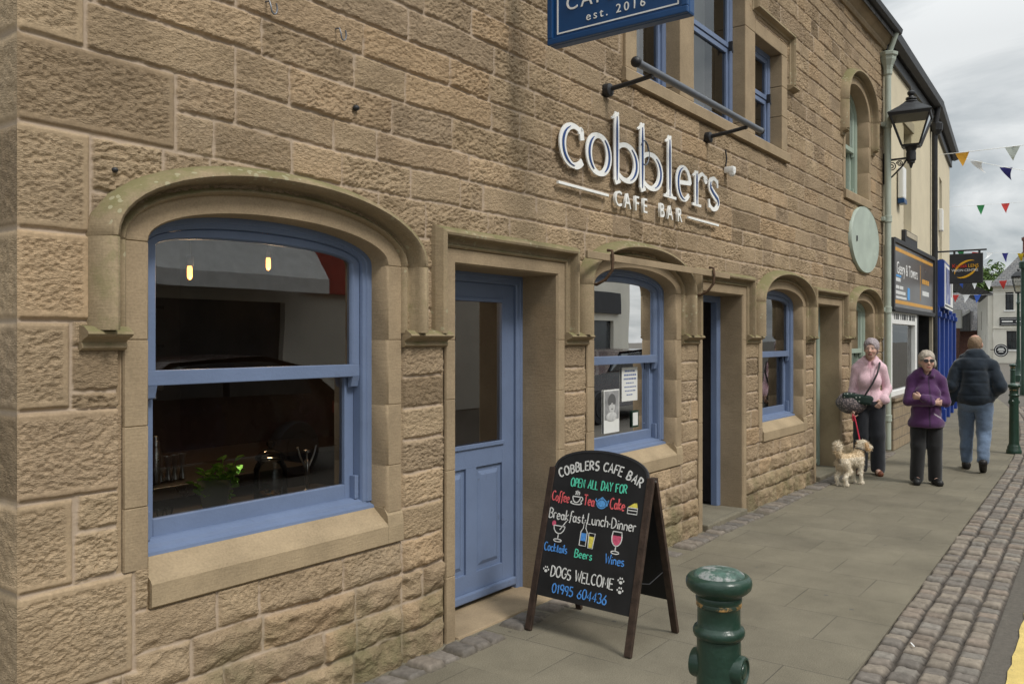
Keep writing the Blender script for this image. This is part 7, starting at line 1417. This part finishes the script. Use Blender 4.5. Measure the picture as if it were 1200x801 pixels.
# --- man walking away, hands in his jacket pockets
def walking_man():
    t = thing('person', 'man seen from behind walking away in a padded navy jacket and blue jeans', 'person', (11.95, -1.34, 0), R(97))
    hc = (-.0, -.05, 1.565); b = SDF(); T, inv = head(b, hc, R(-12), 1.02, True)
    b.cap((0, .0, 1.48), (0, .03, 1.34), .062, .06, .02); b.cap((0, .02, 1.28), (0, .02, 1.0), .09, .10, .05); b.cap((-.15, .03, 1.29), (.15, .03, 1.29), .04, .04, .03)
    Rs, Re, Rw = (-.175, .03, 1.30), (-.265, .085, 1.05), (-.175, -.07, .92); Ls, Le, Lw = (.175, .03, 1.30), (.268, .09, 1.05), (.18, -.07, .92)
    b.chain([Rs, Re, Rw], [.045, .04, .03]); b.chain([Ls, Le, Lw], [.045, .04, .03])
    hand(b, Rw, (.6, -.5, -.6), (.2, 1, 0), (0, -.5, .8), .4); hand(b, Lw, (-.6, -.5, -.6), (-.2, 1, 0), (0, -.5, .8), .4)
    # left leg planted forward, right leg pushing off behind with the heel up
    Lh, Lk, La = (.092, .0, .86), (.098, -.11, .47), (.10, -.10, .09); Rh, Rk, Ra = (-.092, .02, .86), (-.095, .04, .46), (-.085, .27, .14)
    b.ell((0, .02, .88), (.13, .10, .10), .04)
    for P, to in (((Lh, Lk, La), (.115, -.25, .035)), ((Rh, Rk, Ra), (-.085, .16, .035))): b.chain(P, [.075, .055, .04]); b.cap(P[2], to, .038, .032)
    def hc_(V):
        c = face_col(inv, (.48, .27, .20))(V); L_ = inv(V); return c
    add_part(t, 'body', sdf_mesh('body', b, (-.45, -.35, 0), (.45, .36, 1.7), .0085, hc_), M['skin'])
    j = SDF(); j.cap((0, .03, 1.27), (0, .03, 1.02), .158, .17, .08); j.cap((-.09, .03, 1.36), (-.155, .03, 1.305), .075, .075, .06); j.cap((.09, .03, 1.36), (.155, .03, 1.305), .075, .075, .06); j.cap((-.05, .03, 1.38), (.05, .03, 1.38), .075, .075, .06); j.ell((0, .025, .91), (.21, .17, .13), .06)
    j.chain([Rs, Re, (-.185, -.05, .945)], [.076, .068, .06], .03); j.chain([Ls, Le, (.19, -.05, .945)], [.076, .07, .062], .03); j.cap((.235, .03, .95), (.27, .06, .84), .05, .04, .04)
    j.cap((-.05, .055, 1.45), (.05, .055, 1.45), .052, .052, .03); j.cap((-.06, -.04, 1.43), (.06, -.04, 1.43), .04, .04, .03); j.cap((.05, .02, 1.435), (.155, .03, 1.40), .034, .026, .03)
    j.cut((0, -.02, 1.515), (.06, .07, .06), .012); j.cutz(.80, False)
    def seams(P):
        z = P[..., 2]; return wrap(j, .012, 8, 33, (1, 1, 1.3))(P)+.006*np.exp(-((np.mod(z-.86, .155)-.077)/.012)**2)*(np.abs(P[..., 0]) < .2)
    add_part(t, 'jacket', sdf_mesh('jacket', seams, (-.46, -.28, .77), (.46, .32, 1.55), .0095, lambda V: np.array((.009, .017, .028))*(.8+.4*vnoise3(V*12, 4))[:, None]), M['cloth'])
    p = SDF(); p.ell((0, .02, .86), (.178, .138, .11), .05); p.ell((.07, .07, .83), (.08, .05, .09), .04); p.ell((-.07, .075, .83), (.08, .05, .09), .04)
    p.chain([(Lh[0], 0, .83), Lk, (.10, -.10, .12)], [.102, .074, .060], .025); p.chain([(Rh[0], .02, .83), Rk, (-.086, .235, .17)], [.102, .074, .060], .025); 
    def jeans(V):
        c = np.tile(np.array((.105, .15, .225)), (len(V), 1)); w = vnoise3(V*np.array((8, 8, 5)), 6); c = c*(.72+.62*w)[:, None]; return c
    add_part(t, 'jeans', sdf_mesh('jeans', wrap(p, .011, 9, 37, (1, 1, 1.6)), (-.3, -.3, .02), (.3, .42, 1.0), .009, jeans), M['cloth'])
    for a, bb, z in (((.10, -.08, .055), (.118, -.27, .038), 0), ((-.085, .29, .135), (-.085, .155, .035), 1)):
        q = SDF(); q.cap(a, bb, .048, .042, .03)
        if not z: q.cap((.10, -.07, .03), (.10, -.08, .06), .04, .04)
        q.cutz(.0, False); add_part(t, 'shoe', sdf_mesh('shoe', q, (-.22, -.36, -.01), (.22, .4, .22), .0075, flatc((.018, .016, .015))), M['leather'])
    h = SDF(); h.ell(T(0, .018, .024), np.array((.078, .098, .086)), .02); h.ell(T(0, .05, -.03), np.array((.068, .05, .06)), .03); h.cut(T(0, -.105, -.01), np.array((.075, .085, .09)), .02); h.cut(T(0, .03, .125), np.array((.05, .06, .03)), .03)
    add_part(t, 'hair', sdf_mesh('hair', wrap(h, .004, 70, 42, (1, 1, 1)), (-.14, -.2, 1.42), (.14, .14, 1.72), .0075, lambda V: np.array((.24, .165, .105))*(.75+.5*vnoise3(V*90, 3))[:, None]), M['hairm'])
    return t
walking_man()
# --- small shaggy cream dog on the lead (faces -y in its own frame)
def dog():
    t = thing('dog', 'small shaggy cream dog with a raised plume tail standing on the pavement', 'dog', (9.93, -.37, 0), R(71)); t.scale = (.86, .88, .94)
    b = SDF(); b.cap((0, -.13, .30), (0, .13, .30), .070, .062, .04); b.ell((0, -.15, .285), (.064, .07, .082), .04); b.ell((0, .14, .29), (.066, .066, .074), .04)
    b.cap((0, -.19, .33), (0, -.235, .425), .062, .055, .05)
    hx = -.035; b.ell((hx*.6, -.26, .462), (.062, .066, .058), .03); b.cap((hx*.9, -.30, .448), (hx*1.6, -.36, .425), .038, .028, .03); b.ell((hx*1.4, -.345, .405), (.028, .03, .026), .02)
    for s_ in (-1, 1):
        b.cap((hx*.5+.05*s_, -.235, .49), (hx*.5+.072*s_, -.25, .415), .020, .024, .02)
        b.chain([(.055*s_, -.16, .25), (.058*s_, -.155, .14), (.058*s_, -.165, .03)], [.038, .023, .019], .02); b.cap((.058*s_, -.165, .022), (.058*s_, -.195, .018), .022, .019, .015)
        b.chain([(.055*s_, .15, .26), (.06*s_, .10, .175), (.062*s_, .185, .105), (.062*s_, .165, .03)], [.050, .036, .021, .018], .02); b.cap((.062*s_, .165, .022), (.062*s_, .13, .018), .022, .019, .015)
    b.chain([(0, .20, .33), (.0, .235, .40), (.01, .22, .47), (.02, .19, .50)], [.028, .035, .042, .022], .03)
    def dc(V):
        n = vnoise3(V*18, 3); c = np.array((.72, .635, .50))*(.86+.24*n)[:, None]; back = (V[:, 2] > .33) & (V[:, 2] < .42); c[back] *= np.array((.92, .84, .72)); low = V[:, 2] < .16; c[low] *= np.array((1.12, 1.15, 1.2))
        e = (V[:, 2] > .40) & (V[:, 2] < .50) & (np.abs(V[:, 0]-hx*.5) > .055) & (V[:, 1] > -.3) & (V[:, 1] < -.2); c[e] *= np.array((.8, .62, .45))
        e = ((V[:, 0]-hx*1.65)**2+(V[:, 1]+.388)**2+(V[:, 2]-.432)**2) < .018**2; c[e] = (.02, .02, .02)
        for s_ in (-1, 1): e = ((V[:, 0]-hx*.8-.032*s_)**2+(V[:, 1]+.312)**2+(V[:, 2]-.474)**2) < .011**2; c[e] = (.015, .012, .01)
        e = (np.abs(V[:, 0]) < .02) & (V[:, 1] > .19) & (np.abs(V[:, 2]-.30) < .03); c[e] *= .55
        return c
    fn = lambda P: b(P)-.005*(vnoise3(P*np.array((38, 38, 30)), 8)-.5)*2-.004*(vnoise3(P*80, 9)-.5)*2
    me = sdf_mesh('body', fn, (-.14, -.44, -.01), (.14, .29, .56), .0062, dc); bo = add_part(t, 'body', me, M['fur'])
    # fur tufts standing off the coat
    rr = random.Random(3); v = []; f = []; cl = []
    vs = me.vertices; N_ = len(vs)
    for i in range(6500):
        q = vs[rr.randrange(N_)]; p = Vector(q.co); n = Vector(q.normal); tail = p.y > .19 and p.z > .38
        L_ = rr.uniform(.028, .05) if tail else rr.uniform(.014, .030)*(1.0 if p.z > .12 else .7)
        d = (n*.8+Vector((rr.gauss(0, .4), .35+rr.gauss(0, .3), -.45 if not tail else .1))).normalized(); s_ = d.cross(Vector((rr.gauss(0, 1), rr.gauss(0, 1), rr.gauss(0, 1)))).normalized()*rr.uniform(.0015, .0032); k = len(v)
        v += [p-s_, p+s_, p+d*L_]; f.append((k, k+1, k+2)); cl += [q.index]*3
    cc = dc(np.array([vs[i].co for i in cl]))*np.array([[rr.uniform(.9, 1.15)] for _ in range(len(cl)//3)]).repeat(3, 0); m2 = mesh('coat', v, f); set_col(m2, np.concatenate([np.clip(cc, 0, 1), np.ones((len(cc), 1))], 1)); add_part(t, 'coat', m2, M['fur'])
    c = MB(); c.tube([(hx*.3+.066*math.cos(a), -.215+.05*math.sin(a), .395+.03*math.sin(a)) for a in [2*math.pi*k/20 for k in range(21)]], .0075, 6); obj('collar', c.me('collar', True, 60), M['dark'], t, local=True)
    return t
dg = dog()
bpy.context.view_layer.update()
M['lead'] = mat('red_lead', (.50, .02, .05), .6, var=.1, bump=0)
hw = pw.matrix_world@Vector((pw_hand[0]+.02, pw_hand[1]-.05, pw_hand[2]-.07)); cw_ = dg.matrix_world@Vector((-.01, -.20, .435))
ld = thing('dog_lead', 'red dog lead running from the hand of the woman in pink down to the dog', 'lead', cw_)
b = MB(); b.tube([hw.lerp(cw_, k/12)-Vector((0, 0, .10*math.sin(math.pi*k/12)))+Vector((0, -.03*math.sin(math.pi*k/12), 0)) for k in range(13)], .008, 6); obj('strap', b.me('strap', True, 60), M['lead'], ld)
b = MB(); P0 = [hw+Vector((.03*math.cos(a), .012, -.02+.045*math.sin(a))) for a in [2*math.pi*k/16 for k in range(17)]]; b.tube(P0, .006, 6); obj('loop', b.me('loop', True, 60), M['lead'], ld)
# --- patterned shoulder bag at her right hip, strap over the left shoulder
def bagm():
    m, tr, bs_ = new_mat('grey_patterned_cloth'); co = N(tr, 'ShaderNodeTexCoord'); v = N(tr, 'ShaderNodeTexVoronoi', i_Scale=42.0); tr.links.new(co.outputs['Object'], v.inputs['Vector']); r = N(tr, 'ShaderNodeValToRGB'); tr.links.new(v.outputs['Distance'], r.inputs[0])
    e = r.color_ramp.elements; e[0].color = (.30, .24, .23, 1); e[0].position = .3; e[1].color = (.10, .085, .09, 1); e[1].position = .5; tr.links.new(r.outputs[0], bs_.inputs['Base Color']); bs_.inputs['Roughness'].default_value = .85; return m
def dotm():
    m, tr, bs_ = new_mat('dark_spotted_cloth'); co = N(tr, 'ShaderNodeTexCoord'); v = N(tr, 'ShaderNodeTexVoronoi', i_Scale=24.0); v.inputs['Randomness'].default_value = .35; tr.links.new(co.outputs['Object'], v.inputs['Vector']); r = N(tr, 'ShaderNodeValToRGB'); tr.links.new(v.outputs['Distance'], r.inputs[0]); r.color_ramp.interpolation = 'CONSTANT'
    e = r.color_ramp.elements; e[0].color = (.4, .42, .38, 1); e[1].color = (.012, .028, .022, 1); e[1].position = .2; tr.links.new(r.outputs[0], bs_.inputs['Base Color']); bs_.inputs['Roughness'].default_value = .85; return m
bg_ = thing('shoulder_bag', 'grey patterned shoulder bag with dark spotted flap worn by the woman in pink', 'bag', (10.83, -.36, .8), R(-72))
q = SDF(); q.ell((-.215, -.03, .06), (.16, .085, .125), .03); q.ell((-.17, -.09, .05), (.14, .07, .10), .05); add_part(bg_, 'pouch', sdf_mesh('pouch', wrap(q, .008, 16, 3, (1, 1, 1)), (-.42, -.22, -.12), (.05, .12, .26), .009), bagm())
q = SDF(); q.cap((-.27, -.085, .15), (.0, -.15, .12), .036, .036, .03); q.cap((-.25, -.09, .10), (-.02, -.155, .075), .034, .034, .03); add_part(bg_, 'flap', sdf_mesh('flap', wrap(q, .004, 18, 6), (-.36, -.26, .02), (.12, .05, .3), .008), dotm())
b = MB(); b.tube([(-.06, -.16, .16), (.02, -.175, .30), (.075, -.155, .42), (.11, -.085, .53), (.115, .02, .565), (.09, .10, .52), (-.05, .16, .36), (-.20, .12, .18)], .011, 8); obj('strap', b.me('strap', True, 60), M['dark'], bg_, local=True)
